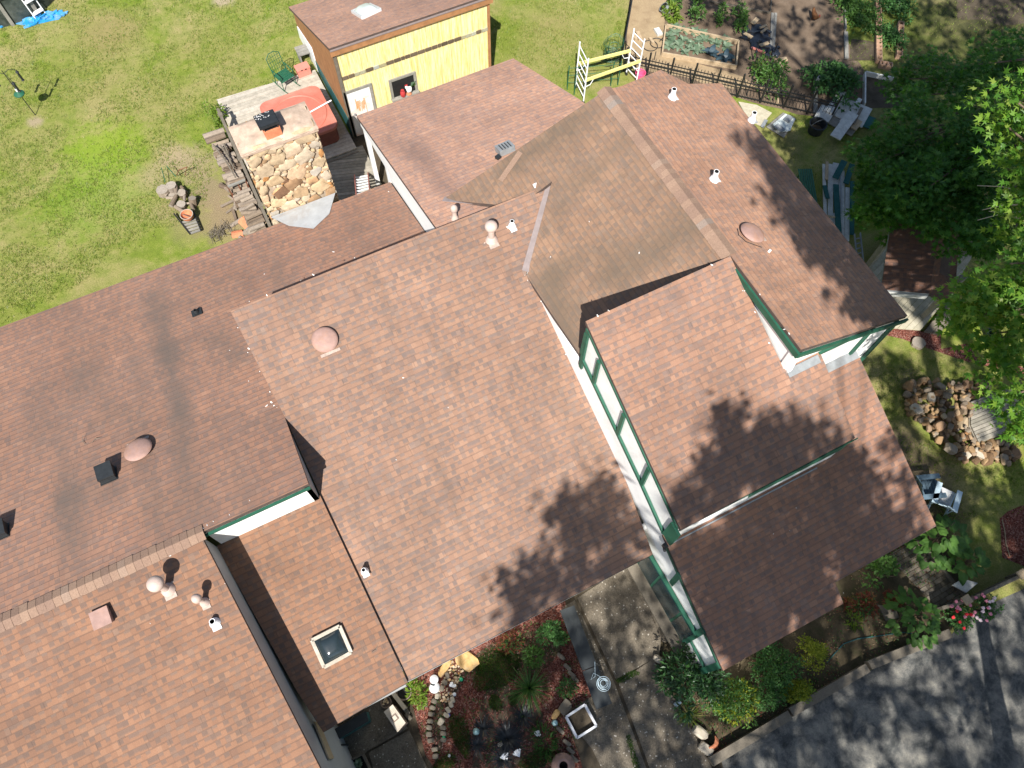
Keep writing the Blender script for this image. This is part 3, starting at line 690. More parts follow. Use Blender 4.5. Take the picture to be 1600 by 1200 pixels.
def stones(org, ex, ez, W, H_, nrmv):
    pts = []
    for R_, tries in ((.20, 260), (.145, 500), (.10, 900), (.065, 1500), (.04, 1500)):
        for _ in range(int(tries*W*H_/5)):
            r = R_*rs.uniform(.85, 1.15); x, y = rs.uniform(.05, W-.05), rs.uniform(.05, H_-.04); asp = rs.uniform(1.0, 1.55)
            if any(((x-a)/(1.25))**2+((y-b)*1.12)**2 < ((r+q)*.88)**2 for a, b, q, _a in pts): continue
            pts.append((x, y, r, asp))
    for x, y, r, asp in pts:
        c = V3(org)+V3(ex)*x+V3(ez)*y; i0 = len(st.v)
        st.rock((0, 0, 0), (min(r*1.12*asp**.5, x+.02, W-x+.02), .030+r*.06, r*1.16/asp**.35), 'stone', rs.random()*50, .5, 0, 2)
        a = rs.uniform(-.5, .5); R = Matrix.Rotation(a, 3, 'Y'); X, Y, Z = V3(ex), -V3(nrmv), V3(ez)
        for j in range(i0, len(st.v)):
            q = R @ st.v[j]; st.v[j] = c + X*q.x + Y*q.y + Z*q.z
zb = 1.2
stones((cu0, VC, zb), (1, 0, 0), (0, 0, 1), cu1-cu0, ctz-zb-.02, (0, -1, 0))
stones((cu1, VC, zb), (0, 1, 0), (0, 0, 1), cd, ctz-zb-.1, (1, 0, 0))
stones((cu0, VC+cd, zb), (0, -1, 0), (0, 0, 1), cd, ctz-zb-.1, (-1, 0, 0))
stones((cu1, VC+cd, zb), (-1, 0, 0), (0, 0, 1), cu1-cu0, ctz-zb-.1, (0, 1, 0))
smooth(st.build('stonework', co_), 50)
M['mortarcap'] = paint('mortar_cap', (.47, .355, .27), .95, .3, 5, .1, ((.30, .22, .16), .7))
cp = MB(); K = 14
for a in range(K+1):
    for b in range(K+1):
        s, t = a/K, b/K; p = V3((cu0-.06+(cu1-cu0+.12)*s, VC-.06+(cd+.14)*t, ctz-.03))
        p.z += .10*min(1, 6*min(s, 1-s, t, 1-t)) + .03*mnoise.noise(p*4); p.y += .02*mnoise.noise(p*5); p.z -= .06*max(0, .12-t)*8*(mnoise.noise(p*5)+.5); cp.v.append(p)
for a in range(K):
    for b in range(K):
        j = a*(K+1)+b; cp.f.append((j, j+K+1, j+K+2, j+1)); cp.mi.append(cp.m('mortarcap'))
cp.prism([(cu0-.05, VC-.05, ctz-.03), (cu1+.05, VC-.05, ctz-.03), (cu1+.05, VC+cd+.07, ctz-.03), (cu0-.05, VC+cd+.07, ctz-.03)], (0, 0, -.1), 'mortarcap')
smooth(cp.build('chimney_crown', co_), 60)
fc = P(425, 205, ctz+.08); fl = MB()
for s_ in (1,): 
    fl.box(fc+V3((0, 0, .06)), (.40, .36, .26), 'terracotta', rz=.03)
fl.box(fc+V3((0, 0, .195)), (.30, .26, .02), 'dark', rz=.03)
fl.build('flue_liner', co_)
rc = MB(); rc.box(fc+V3((-.02, .04, .34)), (.50, .46, .05), 'black', rz=.03, ry=0); rc.box(fc+V3((-.02, .04, .375)), (.46, .42, .03), 'black', rz=.03)
for i, j in ((-1, -1), (1, -1), (1, 1), (-1, 1)): rc.box(fc+V3((i*.16, j*.14, .26)), (.02, .02, .16), 'black')
for i in range(26):
    rc.box(fc+V3((random.uniform(-.25, .1), random.uniform(.05, .24), .392)), (.02, .015, .006), 'caulk', rz=random.random()*3)
rc.build('rain_cap', co_)
# metal cricket behind the chimney
apex = PL(490, 358, plA)+V3((0, 0, .02)); l = AV(426, 347, VC-.07); r_ = AV(528, 314, VC-.07); top = AV(478, 323, VC-.07)+V3((0, 0, .10))
zf = lambda p: V3((p.x, p.y, max(p.z, zA(p.y)+.02)))
ck = MB(); l, r_ = zf(l), zf(r_); i = len(ck.v)
lm = PL(452, 354, plA)+V3((0, 0, .03)); rm = PL(515, 335, plA)+V3((0, 0, .03))
ck.poly([l, lm, top], 'brightmetal'); ck.poly([lm, apex, top], 'brightmetal'); ck.poly([apex, rm, top], 'brightmetal'); ck.poly([rm, r_, top], 'brightmetal')
ck.build('metal_flashing', co_)
M['moss'] = leafmat('moss_blades', [(0, (.02, .055, .01)), (.6, (.04, .09, .014)), (1, (.08, .12, .02))], .2, .15)
# ================================================================== GROUND
k = N('lawn'); v = k.obj()
n1 = k.noise(v, .42, 8, .68, .4); n2 = k.noise(v, 2.6, 8, .75); n3 = k.noise(v, 28, 5, .75); n4 = k.noise(v, .16, 4, .6)
g = k.ramp(n2, [(.25, (.09, .148, .018)), (.5, (.16, .222, .026)), (.75, (.245, .285, .045))])
dry = k.ramp(n3, [(.25, (.25, .20, .085)), (.75, (.46, .37, .19))])
fac = k.M('ADD', k.M('MULTIPLY', n1, .75), k.M('MULTIPLY', n2, .35))
c = k.mix(k.ramp(fac, [(.455, 0), (.65, .75)]), g, dry)
c = k.mix(k.ramp(n4, [(.42, 0), (.62, .35)]), c, (.20, .20, .05))
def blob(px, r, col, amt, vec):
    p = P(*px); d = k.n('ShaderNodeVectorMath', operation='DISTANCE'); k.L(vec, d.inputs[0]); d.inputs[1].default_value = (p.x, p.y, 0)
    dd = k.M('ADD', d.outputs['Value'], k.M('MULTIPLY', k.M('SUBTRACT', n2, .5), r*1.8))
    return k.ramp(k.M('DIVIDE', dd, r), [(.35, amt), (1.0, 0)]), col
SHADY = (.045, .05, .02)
for px, r, col, amt in (((165, 235), 1.7, (.21, .30, .025), .75), ((150, 300), 2.2, (.17, .27, .03), .5), ((270, 245), .75, (.36, .28, .17), .8), ((245, 275), .8, (.33, .26, .15), .6), ((350, 0), .5, (.40, .32, .22), .9), ((330, 300), 1.0, (.26, .20, .12), .9), ((350, 340), 1.1, (.27, .20, .12), .92), ((300, 255), .9, (.33, .26, .16), .75), ((265, 330), .7, (.30, .23, .13), .6), ((300, 350), .9, (.25, .21, .1), .6), ((310, 270), .6, (.30, .23, .14), .7),
                        ((55, 190), .35, (.36, .28, .19), .8), ((170, 50), 1.5, (.30, .22, .11), .55), ((870, 40), 1.3, (.27, .23, .09), .5), ((835, 100), 1.3, (.27, .25, .09), .5), ((1440, 740), 1.0, (.17, .125, .085), .9), ((1430, 790), .9, (.16, .12, .08), .85), ((1480, 800), .8, (.13, .10, .06), .8), ((1410, 690), .7, (.18, .135, .09), .8), ((1420, 590), .5, (.2, .16, .1), .6), ((1230, 230), .8, (.12, .10, .05), .5),
                        ((1480, 60), 4.0, (.045, .05, .02), .6), ((1560, 20), 3.0, (.05, .045, .028), .8), ((1400, 220), 2.5, (.04, .05, .02), .5), ((1570, 700), .6, (.3, .19, .08), .7)):  # large dark patches: tree shade put into the lawn colour
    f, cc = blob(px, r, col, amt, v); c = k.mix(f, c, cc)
c = k.mix(1.0, c, k.ramp(n3, [(.2, .62), (.8, 1.25)]), 'MULTIPLY')
k.bump(n3, .7, .05); M['lawn'] = k.done(c, .95, .1)
mb = MB(); G = 14
mb.poly([(-150, -150, 0), (150, -150, 0), (150, 150, 0), (-150, 150, 0)], 'lawn'); tag(mb.build('lawn'), kind='structure')
def ground(name, stops, sc=1.2, fine=40, bump=.5, bd=.03, rough=.95, fvar=.6, spec=.1):
    k = N(name); v = k.obj(); a = k.noise(v, sc, 7, .7, .3); b = k.noise(v, fine, 5, .8)
    c = k.ramp(a, stops); c = k.mix(1.0, c, k.ramp(b, [(.2, fvar), (.8, 1.3)]), 'MULTIPLY'); k.bump(b, bump, bd); M[name] = k.done(c, rough, spec)
ground('soil', [(.25, (.095, .068, .046)), (.5, (.155, .112, .078)), (.75, (.22, .165, .115))], 1.6, 30)
ground('straw_soil', [(.25, (.24, .17, .10)), (.5, (.34, .25, .15)), (.8, (.42, .32, .19))], 2.2, 45)
ground('dark_soil', [(.3, (.05, .04, .028)), (.6, (.10, .08, .055)), (.85, (.17, .13, .085))], 2.4, 40)
ground('bed_soil', [(.25, (.035, .045, .018)), (.45, (.075, .06, .036)), (.75, (.15, .115, .07))], 2.0, 36)
ground('asphalt', [(.30, (.042, .045, .044)), (.43, (.09, .092, .088)), (.52, (.165, .16, .145)), (.70, (.33, .305, .25))], 1.9, 42, .6, .02, .9, .45)
ground('concrete', [(.25, (.12, .10, .075)), (.5, (.18, .155, .12)), (.75, (.245, .21, .16))], 1.4, 70, .3, .008, .9, .55)
k = N('red_mulch'); v = k.obj(); vo = k.n('ShaderNodeTexVoronoi'); k.L(k.mapv(v, (1, 1, 1)), vo.inputs['Vector']); vo.inputs['Scale'].default_value = 38
s_ = k.n('ShaderNodeSeparateColor'); k.L(vo.outputs['Color'], s_.inputs[0])
c = k.ramp(s_.outputs[0], [(0, (.08, .024, .018)), (.4, (.19, .06, .042)), (.75, (.27, .11, .08)), (1, (.33, .19, .15))]); c = k.mix(k.ramp(k.noise(v, 2, 5, .7), [(.5, 0), (.75, .5)]), c, (.10, .06, .045))
k.bump(vo.outputs['Distance'], .9, .03); M['red_mulch'] = k.done(c, .95, .1)
k = N('exposed_aggregate'); v = k.obj(); a = k.noise(v, 1.4, 7, .7, .4); c = k.ramp(a, [(.3, (.105, .085, .06)), (.5, (.155, .13, .098)), (.7, (.215, .18, .13))])
vo = k.n('ShaderNodeTexVoronoi'); k.L(v, vo.inputs['Vector']); vo.inputs['Scale'].default_value = 42; sc_ = k.n('ShaderNodeSeparateColor'); k.L(vo.outputs['Color'], sc_.inputs[0])
c = k.mix(1.0, c, k.ramp(sc_.outputs[0], [(.0, .75), (.6, 1.0), (.9, 1.18)]), 'MULTIPLY'); c = k.mix(k.M('GREATER_THAN', sc_.outputs[1], .985), c, (.48, .44, .37))
c = k.mix(1.0, c, k.ramp(k.noise(v, 60, 4, .8), [(.2, .7), (.8, 1.2)]), 'MULTIPLY'); k.bump(vo.outputs['Distance'], .35, .01); M['concrete'] = k.done(c, .9, .2)
sheet('garden_soil', [(993, -60), (972, 85), (1010, 118), (1290, 190), (1348, 172), (1350, 110), (1322, 60), (1318, -60)], .004, 'soil', .12, .5)
sheet('straw_ground', [(995, -60), (976, 80), (1000, 108), (1080, 125), (1145, 138), (1200, 140), (1140, 112), (1034, 86), (1040, 20), (1050, -60)], .008, 'straw_soil', .15, .4)
sheet('raised_bed_soil', [(1034, 84), (1150, 105), (1153, 66), (1040, 40)], .012, 'soil', 0)
sheet('dark_soil', [(1352, 115), (1400, 118), (1420, 165), (1352, 170)], .006, 'dark_soil', .1, .4)
sheet('dark_soil', [(1330, 60), (1368, 65), (1368, 95), (1325, 95)], .006, 'dark_soil', .1, .4)
sheet('dark_soil', [(1480, -60), (1700, -60), (1700, 60), (1600, 40), (1500, 30)], .006, 'dark_soil', .4, .6)
sheet('mulch_path', [(1400, 512), (1470, 522), (1471, 546), (1512, 537), (1530, 560), (1565, 561), (1640, 590), (1640, 615), (1590, 590), (1552, 575), (1518, 567), (1470, 552), (1412, 530), (1384, 524)], .006, 'red_mulch', .05, .3)
sheet('mulch_path', [(1562, 810), (1575, 798), (1680, 765), (1700, 860), (1600, 885), (1566, 872)], .006, 'red_mulch', .05, .3)
sheet('planting_strip', [(1030, 1045), (1035, 980), (1320, 860), (1470, 800), (1512, 935), (1485, 985), (1352, 1042), (1112, 1188), (1080, 1130), (1052, 1085)], .005, 'bed_soil', .03, .5)
sheet('driveway', None, .003, 'asphalt', .03, .6, world=[P(x, y, 0) for x, y in ((1104, 1196), (1352, 1050), (1485, 993), (1512, 962), (1600, 920), (1800, 830))] + [V3((40, -6, 0)), V3((40, -40, 0)), V3((-12, -40, 0)), V3((-8, -12, 0)), P(1010, 1290)])
sheet('front_bed', [(634, 1062), (690, 1040), (880, 930), (900, 1000), (935, 1060), (925, 1095), (882, 1118), (905, 1180), (925, 1260), (720, 1260), (665, 1180)], .005, 'red_mulch', 0)
def clip_strip(poly, o, d, a0, a1, l0=None, l1=None):
    """clip convex polygon to a0<=side<=a1 (and l0<=along<=l1)"""
    n = V3((-d.y, d.x, 0))
    def cut(ps, nn, lim, sgn):
        out = []
        for p, q in zip(ps, ps[1:]+ps[:1]):
            a, b = sgn*((p-o).dot(nn)-lim), sgn*((q-o).dot(nn)-lim)
            if a >= 0: out.append(p)
            if a*b < 0: out.append(p.lerp(q, a/(a-b)))
        return out
    ps = cut(poly, n, a0, 1)
    if ps: ps = cut(ps, n, a1, -1)
    if l0 is not None and ps: ps = cut(ps, d, l0, 1)
    if l1 is not None and ps: ps = cut(ps, d, l1, -1)
    return ps
def floor(mb, poly, d, wd, th, mat, gap=.012, seglen=None, jit=.004, rs=random):
    d = V3((d.x, d.y, 0)).normalized(); n = V3((-d.y, d.x, 0)); o = poly[0]
    lo = min((p-o).dot(n) for p in poly); hi = max((p-o).dot(n) for p in poly); a = lo; row = 0
    l0 = min((p-o).dot(d) for p in poly); l1 = max((p-o).dot(d) for p in poly)
    while a < hi:
        segs = [(None, None)]
        if seglen:
            segs = []; x = l0 - (seglen*.5 if row % 2 else 0)
            while x < l1: segs.append((x+gap/2, x+seglen-gap/2)); x += seglen
        for s0, s1 in segs:
            ps = clip_strip(poly, o, d, a+gap/2, a+wd-gap/2, s0, s1)
            if len(ps) >= 3:
                dz = V3((0, 0, rs.uniform(-jit, jit))); mb.prism([p+dz for p in ps], (0, 0, -th), mat)
        a += wd; row += 1
sheet('dark_ground', [(490, 1130), (640, 1050), (900, 900), (1040, 860), (1130, 1200), (1000, 1290), (480, 1290)], .0045, 'dark_soil')
sheet('bare_ground', None, .0042, 'dark_soil', world=[V3((1.2, 9.9, 0)), V3((8, 9.9, 0)), V3((8, 18.4, 0)), V3((3.0, 18.4, 0)), V3((3.0, 16, 0)), V3((1.2, 16, 0))])
# concrete walks: slabs with open joints, one mesh
mb = MB()
for px in ([(902, 934), (985, 880), (1035, 985), (1030, 1024), (963, 1062)], [(966, 1066), (1021, 1029), (1118, 1210), (1030, 1240)], [(880, 948), (898, 938), (959, 1064), (1025, 1240), (960, 1240), (925, 1170), (880, 1115), (930, 1085), (940, 1060), (897, 985)],
           [(985, 890), (1003, 880), (1058, 1000), (1036, 1004)],
           [(503, 1150), (560, 1100), (600, 1075), (637, 1138), (573, 1174), (520, 1240), (505, 1240)], [(576, 1176), (639, 1141), (697, 1260), (600, 1260)]):
    ps = [P(x, y, .03) for x, y in px]; mb.prism(ps, (0, 0, -.12), 'concrete')
tag(mb.build('concrete_walk'), kind='structure')
for px in ([(962, 1062), (990, 1047), (1000, 1052), (966, 1070)], [(978, 1150), (984, 1148), (1002, 1205), (992, 1205)]):
    mb = MB(); rs0 = random.Random(5)
    for i in range(420):
        a_, b_ = rs0.random(), rs0.random(); q = [P(x, y, .03) for x, y in px]; p = q[0].lerp(q[1], a_).lerp(q[3].lerp(q[2], a_), b_); t = rs0.random()*6.3; mb.leaf(p, (math.cos(t), math.sin(t), rs0.uniform(.2, 1)), (0, 0, 1), rs0.uniform(.02, .05), .012, 'moss', .2)
    tag(mb.build('moss', origin=P(*px[0])), kind='stuff')
mb = MB(); ps = [P(x, y, .02) for x, y in ((1387, 868), (1432, 842), (1506, 934), (1466, 952))]
floor(mb, ps, P(1432, 842)-P(1387, 868), .11, .05, 'timber', .012, .24, .003); tag(mb.build('paved_path'), kind='structure')
mb = MB(); mb.plank(P(1434, 843, .05), P(1508, 932, .05), .06, .10, 'timber'); tag(mb.build('paved_path'), kind='structure')
mb = MB(); ps = [P(x, y, .01) for x, y in ((1375, 668), (1400, 650), (1470, 800), (1475, 830))]
# ================================================================== PLANT HELPERS
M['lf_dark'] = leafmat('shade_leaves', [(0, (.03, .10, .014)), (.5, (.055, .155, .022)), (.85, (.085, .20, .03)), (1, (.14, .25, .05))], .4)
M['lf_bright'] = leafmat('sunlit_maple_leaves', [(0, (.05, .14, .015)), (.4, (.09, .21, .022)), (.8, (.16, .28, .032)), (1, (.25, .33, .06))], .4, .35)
M['lf_shrub'] = leafmat('shrub_leaves', [(0, (.03, .085, .022)), (.5, (.055, .14, .035)), (1, (.09, .20, .055))], .3)
M['lf_gloss'] = leafmat('glossy_dark_leaves', [(0, (.016, .055, .013)), (1, (.045, .12, .028))], .15, .5)
M['lf_yellow'] = leafmat('yellow_green_leaves', [(0, (.12, .16, .012)), (.5, (.20, .24, .018)), (1, (.30, .30, .03))], .35)
M['lf_lime'] = leafmat('lime_leaves', [(0, (.09, .16, .018)), (1, (.20, .28, .04))], .4)
M['lf_cabbage'] = leafmat('blue_green_leaves', [(0, (.07, .12, .07)), (.5, (.13, .19, .115)), (1, (.22, .28, .19))], .2, .3)
M['lf_purple'] = leafmat('dark_blue_leaves', [(0, (.03, .055, .07)), (1, (.06, .10, .12))], .15, .35)
M['lf_heart'] = leafmat('broad_heart_leaves', [(0, (.05, .12, .022)), (1, (.10, .20, .04))], .35, .3)
M['lf_red'] = leafmat('reddish_leaves', [(0, (.13, .03, .02)), (.6, (.20, .06, .03)), (1, (.10, .13, .03))], .3)
M['lf_black'] = leafmat('blackish_blades', [(0, (.010, .013, .016)), (1, (.025, .03, .035))], .1, .4)
M['blade'] = leafmat('grass_blades', [(0, (.09, .15, .02)), (.5, (.16, .23, .03)), (.75, (.24, .28, .05)), (1, (.38, .32, .15))], .35)
M['bark'] = paint('bark', (.16, .12, .085), .95, .4, 7, .1)
def bush(mb, c, r3, n, L, W, mat, rs, shell=.55, up=.35, clump=0, star=False):
    cl = []
    if clump:
        for i in range(clump):
            t = rs.random()*6.283; z = rs.uniform(-.3, 1); q = math.sqrt(max(0, 1-z*z)); s = rs.uniform(.35, .85)
            cl.append((V3((q*math.cos(t)*s, q*math.sin(t)*s, z*s)), rs.uniform(.22, .5)))
    for i in range(n):
        t = rs.random()*6.283; z = rs.uniform(-.5, 1); q = math.sqrt(max(0, 1-z*z)); s = rs.uniform(shell, 1.0)
        u = V3((q*math.cos(t), q*math.sin(t), z))
        if cl:
            cc, cr = rs.choice(cl); p0 = cc + u*cr*s
        else: p0 = u*s
        p = V3(c) + V3((p0.x*r3[0], p0.y*r3[1], p0.z*r3[2]))
        d = (u + V3((rs.gauss(0, .5), rs.gauss(0, .5), rs.gauss(0, .35)))).normalized(); nn = (V3((0, 0, 1)) + u*.5 + V3((rs.gauss(0, up), rs.gauss(0, up), 0)))
        l = L*rs.uniform(.6, 1.25)
        if star: mb.star(p, d, nn, l, mat, rs.uniform(0, 1))
        else: mb.leaf(p, d, nn, l, W*rs.uniform(.7, 1.2), mat, rs.uniform(.05, .4))
def plant(name, label, cat, px, r3, n, L, W, mat, group=None, clump=0, z0=.0, stem=True, shell=.4, seed=1, mat2=None):
    rs = random.Random(seed); c = P(px[0], px[1], r3[2]*.5+z0); base = V3((c.x, c.y, z0))
    o = thing(name, label, cat, base, group)
    mb = MB(); bush(mb, base+V3((0, 0, r3[2]*.35)), r3, n, L, W, mat, rs, shell, clump=clump)
    if mat2: bush(mb, base+V3((r3[0]*.2, -r3[1]*.2, r3[2]*.4)), tuple(x*.8 for x in r3), n//3, L, W, mat2, rs, shell)
    mb.build('foliage', o)
    if stem:
        sb = MB()
        for i in range(5):
            t = rs.random()*6.283; sb.tube(base, base+V3((math.cos(t)*r3[0]*.5, math.sin(t)*r3[1]*.5, r3[2]*.9)), .012, .005, 5, 'bark')
        sb.build('stem', o)
    return o
def rosette(mb, c, n, L, W, mat, rs, lift=(.2, 1.1), seg=4, curve=1.0):
    for i in range(n):
        t = i*2.39996+rs.uniform(-.3, .3); el = rs.uniform(*lift); l = L*rs.uniform(.7, 1.1); w = W*rs.uniform(.8, 1.2)
        p = V3(c); e = el; hd = V3((math.cos(t), math.sin(t), 0)); sd = V3((-math.sin(t), math.cos(t), 0)); i0 = len(mb.v)
        for j in range(seg+1):
            f = j/seg; ww = w*(math.sin(math.pi*min(.97, f*.8+.15)))*.5 if W > .03 else w*(1-f)*.5+.001
            mb.v += [p-sd*ww, p+sd*ww]
            p = p + (hd*math.cos(e)+V3((0, 0, 1))*math.sin(e))*(l/seg); e -= curve*1.6/seg
        for j in range(seg):
            a = i0+2*j; mb.f.append((a, a+1, a+3, a+2)); mb.mi.append(mb.m(mat))
# lawn blades: one uncountable mass
rs = random.Random(3); mb = MB(); km = mb.m('blade')
REG = [([(0, 0), (470, 0), (500, 110), (345, 165), (320, 330), (0, 515)], 20000), ([(765, 0), (985, 0), (970, 80), (900, 155), (800, 92), (768, 90)], 4500),
       ([(1200, 190), (1340, 180), (1420, 380), (1280, 330)], 900), ([(1345, 560), (1440, 540), (1600, 620), (1600, 800), (1470, 820), (1440, 760)], 3000), ([(1325, 0), (1600, 0), (1600, 60), (1330, 120)], 1200)]
for poly, n in REG:
    xs = [p[0] for p in poly]; ys = [p[1] for p in poly]; c = 0
    while c < n:
        x, y = rs.uniform(min(xs), max(xs)), rs.uniform(min(ys), max(ys))
        if not inpoly(x, y, poly): continue
        c += 1; p = P(x, y, 0)
        if mnoise.noise(p*.8) < -.12 and rs.random() < .75: continue
        for q in range(3):
            t = rs.random()*6.283; d = V3((math.cos(t), math.sin(t), 0)); h = rs.uniform(.025, .075); w_ = V3((-d.y, d.x, 0))*.008; o = p+V3((rs.gauss(0, .03), rs.gauss(0, .03), 0)); i = len(mb.v)
            mb.v += [o-w_, o+w_, o+d*rs.uniform(.02, .06)+V3((0, 0, h))]; mb.f.append((i, i+1, i+2)); mb.mi.append(km)
tag(mb.build('grass'), kind='stuff')
# ================================================================== SHED
vS = P(553, 215).y; uL = P(553, 215).x
sq = AV(510, 75, vS); uR = AV(763, -5, vS).x; zS = sq.z
bk = AU(453, 10, uL-.03); sS = min(.5, max(.1, (zS-bk.z)/(bk.y-vS))); vB = bk.y
plS = (zS - (-sS)*vS, 0, -sS)
shed = thing('shed', 'yellow board garden shed with a brown shingle roof and a skylight', 'shed', (uL+2.5, vS+2, 0))
sx = V3((0, 0, 0))
mb = MB(); mb.prism([(uL-.08, vS-.12, plS[0]+plS[2]*(vS-.12)), (uR+.1, vS-.12, plS[0]+plS[2]*(vS-.12)), (uR+.1, vB, plS[0]+plS[2]*vB), (uL-.08, vB, plS[0]+plS[2]*vB)], (0, 0, -.1), 'sh_F', 'edge')
rS = mb.build('roof', shed, uvpl=plS)
k = N('yellow_boards'); v = k.obj(); mp = k.mapv(v, (6.5, .1, .35)); n1 = k.noise(mp, 1.0, 5, .7, .2); n2 = k.noise(k.mapv(v, (16, 1, 1.3)), 1.0, 5, .75)
c = k.ramp(n1, [(.3, (.58, .46, .13)), (.55, (.70, .58, .22)), (.75, (.78, .69, .36))]); c = k.mix(k.ramp(n2, [(.42, 0), (.66, .8)]), c, (.80, .74, .52)); c = k.mix(k.ramp(n2, [(.28, .5), (.42, 0)]), c, (.36, .24, .06))
sp = k.n('ShaderNodeSeparateXYZ'); k.L(v, sp.inputs[0]); fr = k.M('FRACT', k.M('MULTIPLY', sp.outputs[0], 5.2)); c = k.mix(k.M('MULTIPLY', k.M('LESS_THAN', fr, .045), .7), c, (.22, .15, .05)); M['yellow'] = k.done(c, .8, .2)
M['brownwall'] = paint('brown_siding', (.34, .17, .075), .85, .25, 5, .2)
mb = MB(); zt = lambda v_: plS[0]+plS[2]*v_-.1
mb.prism([(uL, vS, 0), (uL, vS, zt(vS)), (uR, vS, zt(vS)), (uR, vS, 0)], (0, .1, 0), 'yellow'); wS = mb.build('wall', shed); wS['label'] = 'yellow peeling board front wall'
mb = MB(); mb.prism([(uL, vS+.1, 0), (uL, vS+.1, zt(vS+.1)), (uL, vB-.1, zt(vB-.1)), (uL, vB-.1, 0)], (.1, 0, 0), 'brownwall'); w2 = mb.build('wall', shed); w2['label'] = 'brown side wall'
mb = MB(); mb.prism([(uR, vS+.1, 0), (uR, vS+.1, zt(vS+.1)), (uR, vB-.1, zt(vB-.1)), (uR, vB-.1, 0)], (-.1, 0, 0), 'brownwall'); mb.prism([(uL+.1, vB-.1, 0), (uL+.1, vB-.1, zt(vB-.1)), (uR-.1, vB-.1, zt(vB-.1)), (uR-.1, vB-.1, 0)], (0, -.1, 0), 'brownwall'); mb.build('wall', shed)
t0 = AU(501, 122, uL); t1 = AU(546, 196, uL); tb = AU(500, 141, uL)
mb = MB(); mb.prism([(uL-.02, vS+.02, 0), (uL-.02, vS+.02, .75), (uL-.02, t0.y, max(.5, t0.z)), (uL-.02, t0.y, 0)], (.03, 0, 0), 'teal'); mb.build('skirt_board', shed)
wv = AU(465, 41, uL)
mb = MB(); mb.prism([(uL-.03, t0.y, .02), (uL-.03, t0.y, max(.6, t0.z)), (uL-.03, AU(487, 74, uL).y, AU(487, 74, uL).z), (uL-.03, wv.y, wv.z), (uL-.03, wv.y+.1, .02)], (.03, 0, 0), 'pvc'); mb.build('wall_panel', shed)['label'] = 'white sheet panel on the side wall'
# fascia, mid strip, corner board
mb = MB(); mb.plank((uL-.08, vS-.1, zt(vS)-.06), (uR+.1, vS-.1, zt(vS)-.06), .03, .20, 'brownwall'); mb.plank((uL-.08, vS-.125, zt(vS)+.06), (uR+.1, vS-.125, zt(vS)+.06), .03, .05, 'flash'); mb.build('fascia_board', shed)
a = AV(527, 127, vS-.02); b = AV(697, 67, vS-.02); zz = (a.z+b.z)/2
M['checker'] = perisland('painted_trim_strip', [(0, (.10, .075, .05)), (.6, (.16, .12, .08)), (.8, (.45, .47, .42)), (1, (.35, .30, .15))], .8)
mb = MB(); x = uL+.1
while x < uR-.05:
    wd = random.uniform(.12, .26); mb.plank((x, vS-.015, zz), (min(uR, x+wd-.02), vS-.015, zz), .03, .11, 'checker'); x += wd
mb.build('trim_strip', shed)
mb = MB(); mb.box((uL+.03, vS-.02, zt(vS)/2), (.10, .05, zt(vS)-.1), 'timber'); mb.build('corner_board', shed)
mb = MB(); mb.box((uR-.02, vS-.02, zt(vS)/2), (.08, .05, zt(vS)-.1), 'brownwall'); mb.build('corner_board', shed)
def frame(mb, a, b, v_, wd, mat, th=.06):
    (u0, z0), (u1, z1) = a, b
    mb.box(((u0+u1)/2, v_, z1+wd/2), (u1-u0+2*wd, th, wd), mat); mb.box((u0-wd/2, v_, (z0+z1)/2), (wd, th, z1-z0), mat); mb.box((u1+wd/2, v_, (z0+z1)/2), (wd, th, z1-z0), mat)
d0 = AV(541, 147, vS); d1 = AV(576, 134, vS)
M['rustdoor'] = paint('white_door', (.74, .73, .71), .5, .08, 4, .3, ((.62, .25, .06), .8))
mb = MB(); frame(mb, (d0.x, .05), (d1.x, d1.z), vS-.015, .09, 'grey_board'); df = mb.build('door_frame', shed)
mb = MB(); mb.box(((d0.x+d1.x)/2, vS-.02, d1.z/2+.02), (d1.x-d0.x, .05, d1.z-.05), 'rustdoor'); dd = mb.build('door', shed); dd['label'] = 'white door with a rusty stain'
mb = MB(); mb.lathe((d0.x+.1, vS-.05, 1.0), [(.02, 0), (.035, .03), (.03, .06)], 10, 'galv', ax=(0, -1, 0)); mb.build('door_knob', dd)
M['ruststain'] = paint('rust_stain', (.60, .27, .08), .7, .3, 20); mb = MB()
for i in range(11): x_ = d0.x+.22+.03*i; l_ = random.uniform(.25, .6); mb.box((x_, vS-.0465, 1.25+random.uniform(-.1, .1)), (random.uniform(.012, .026), .003, l_), 'ruststain')
mb.build('rust_stain', dd)
q0 = AV(611, 128, vS); q1 = AV(645, 115, vS); zb_ = AV(613, 153, vS).z
mb = MB(); frame(mb, (q0.x, zb_), (q1.x, q1.z), vS-.02, .08, 'grey_board'); mb.box(((q0.x+q1.x)/2, vS-.06, zb_-.03), (q1.x-q0.x+.2, .16, .05), 'grey_board'); wf = mb.build('window', shed)
mb = MB(); mb.box(((q0.x+q1.x)/2, vS-.004, (zb_+q1.z)/2), (q1.x-q0.x, .02, q1.z-zb_), 'dark'); mb.build('pane', wf)
skylight(rS, plS, [(551, 20), (578, 9), (595, 17), (567, 30)], .08, 'glass_light', 'whiteflash', .14)
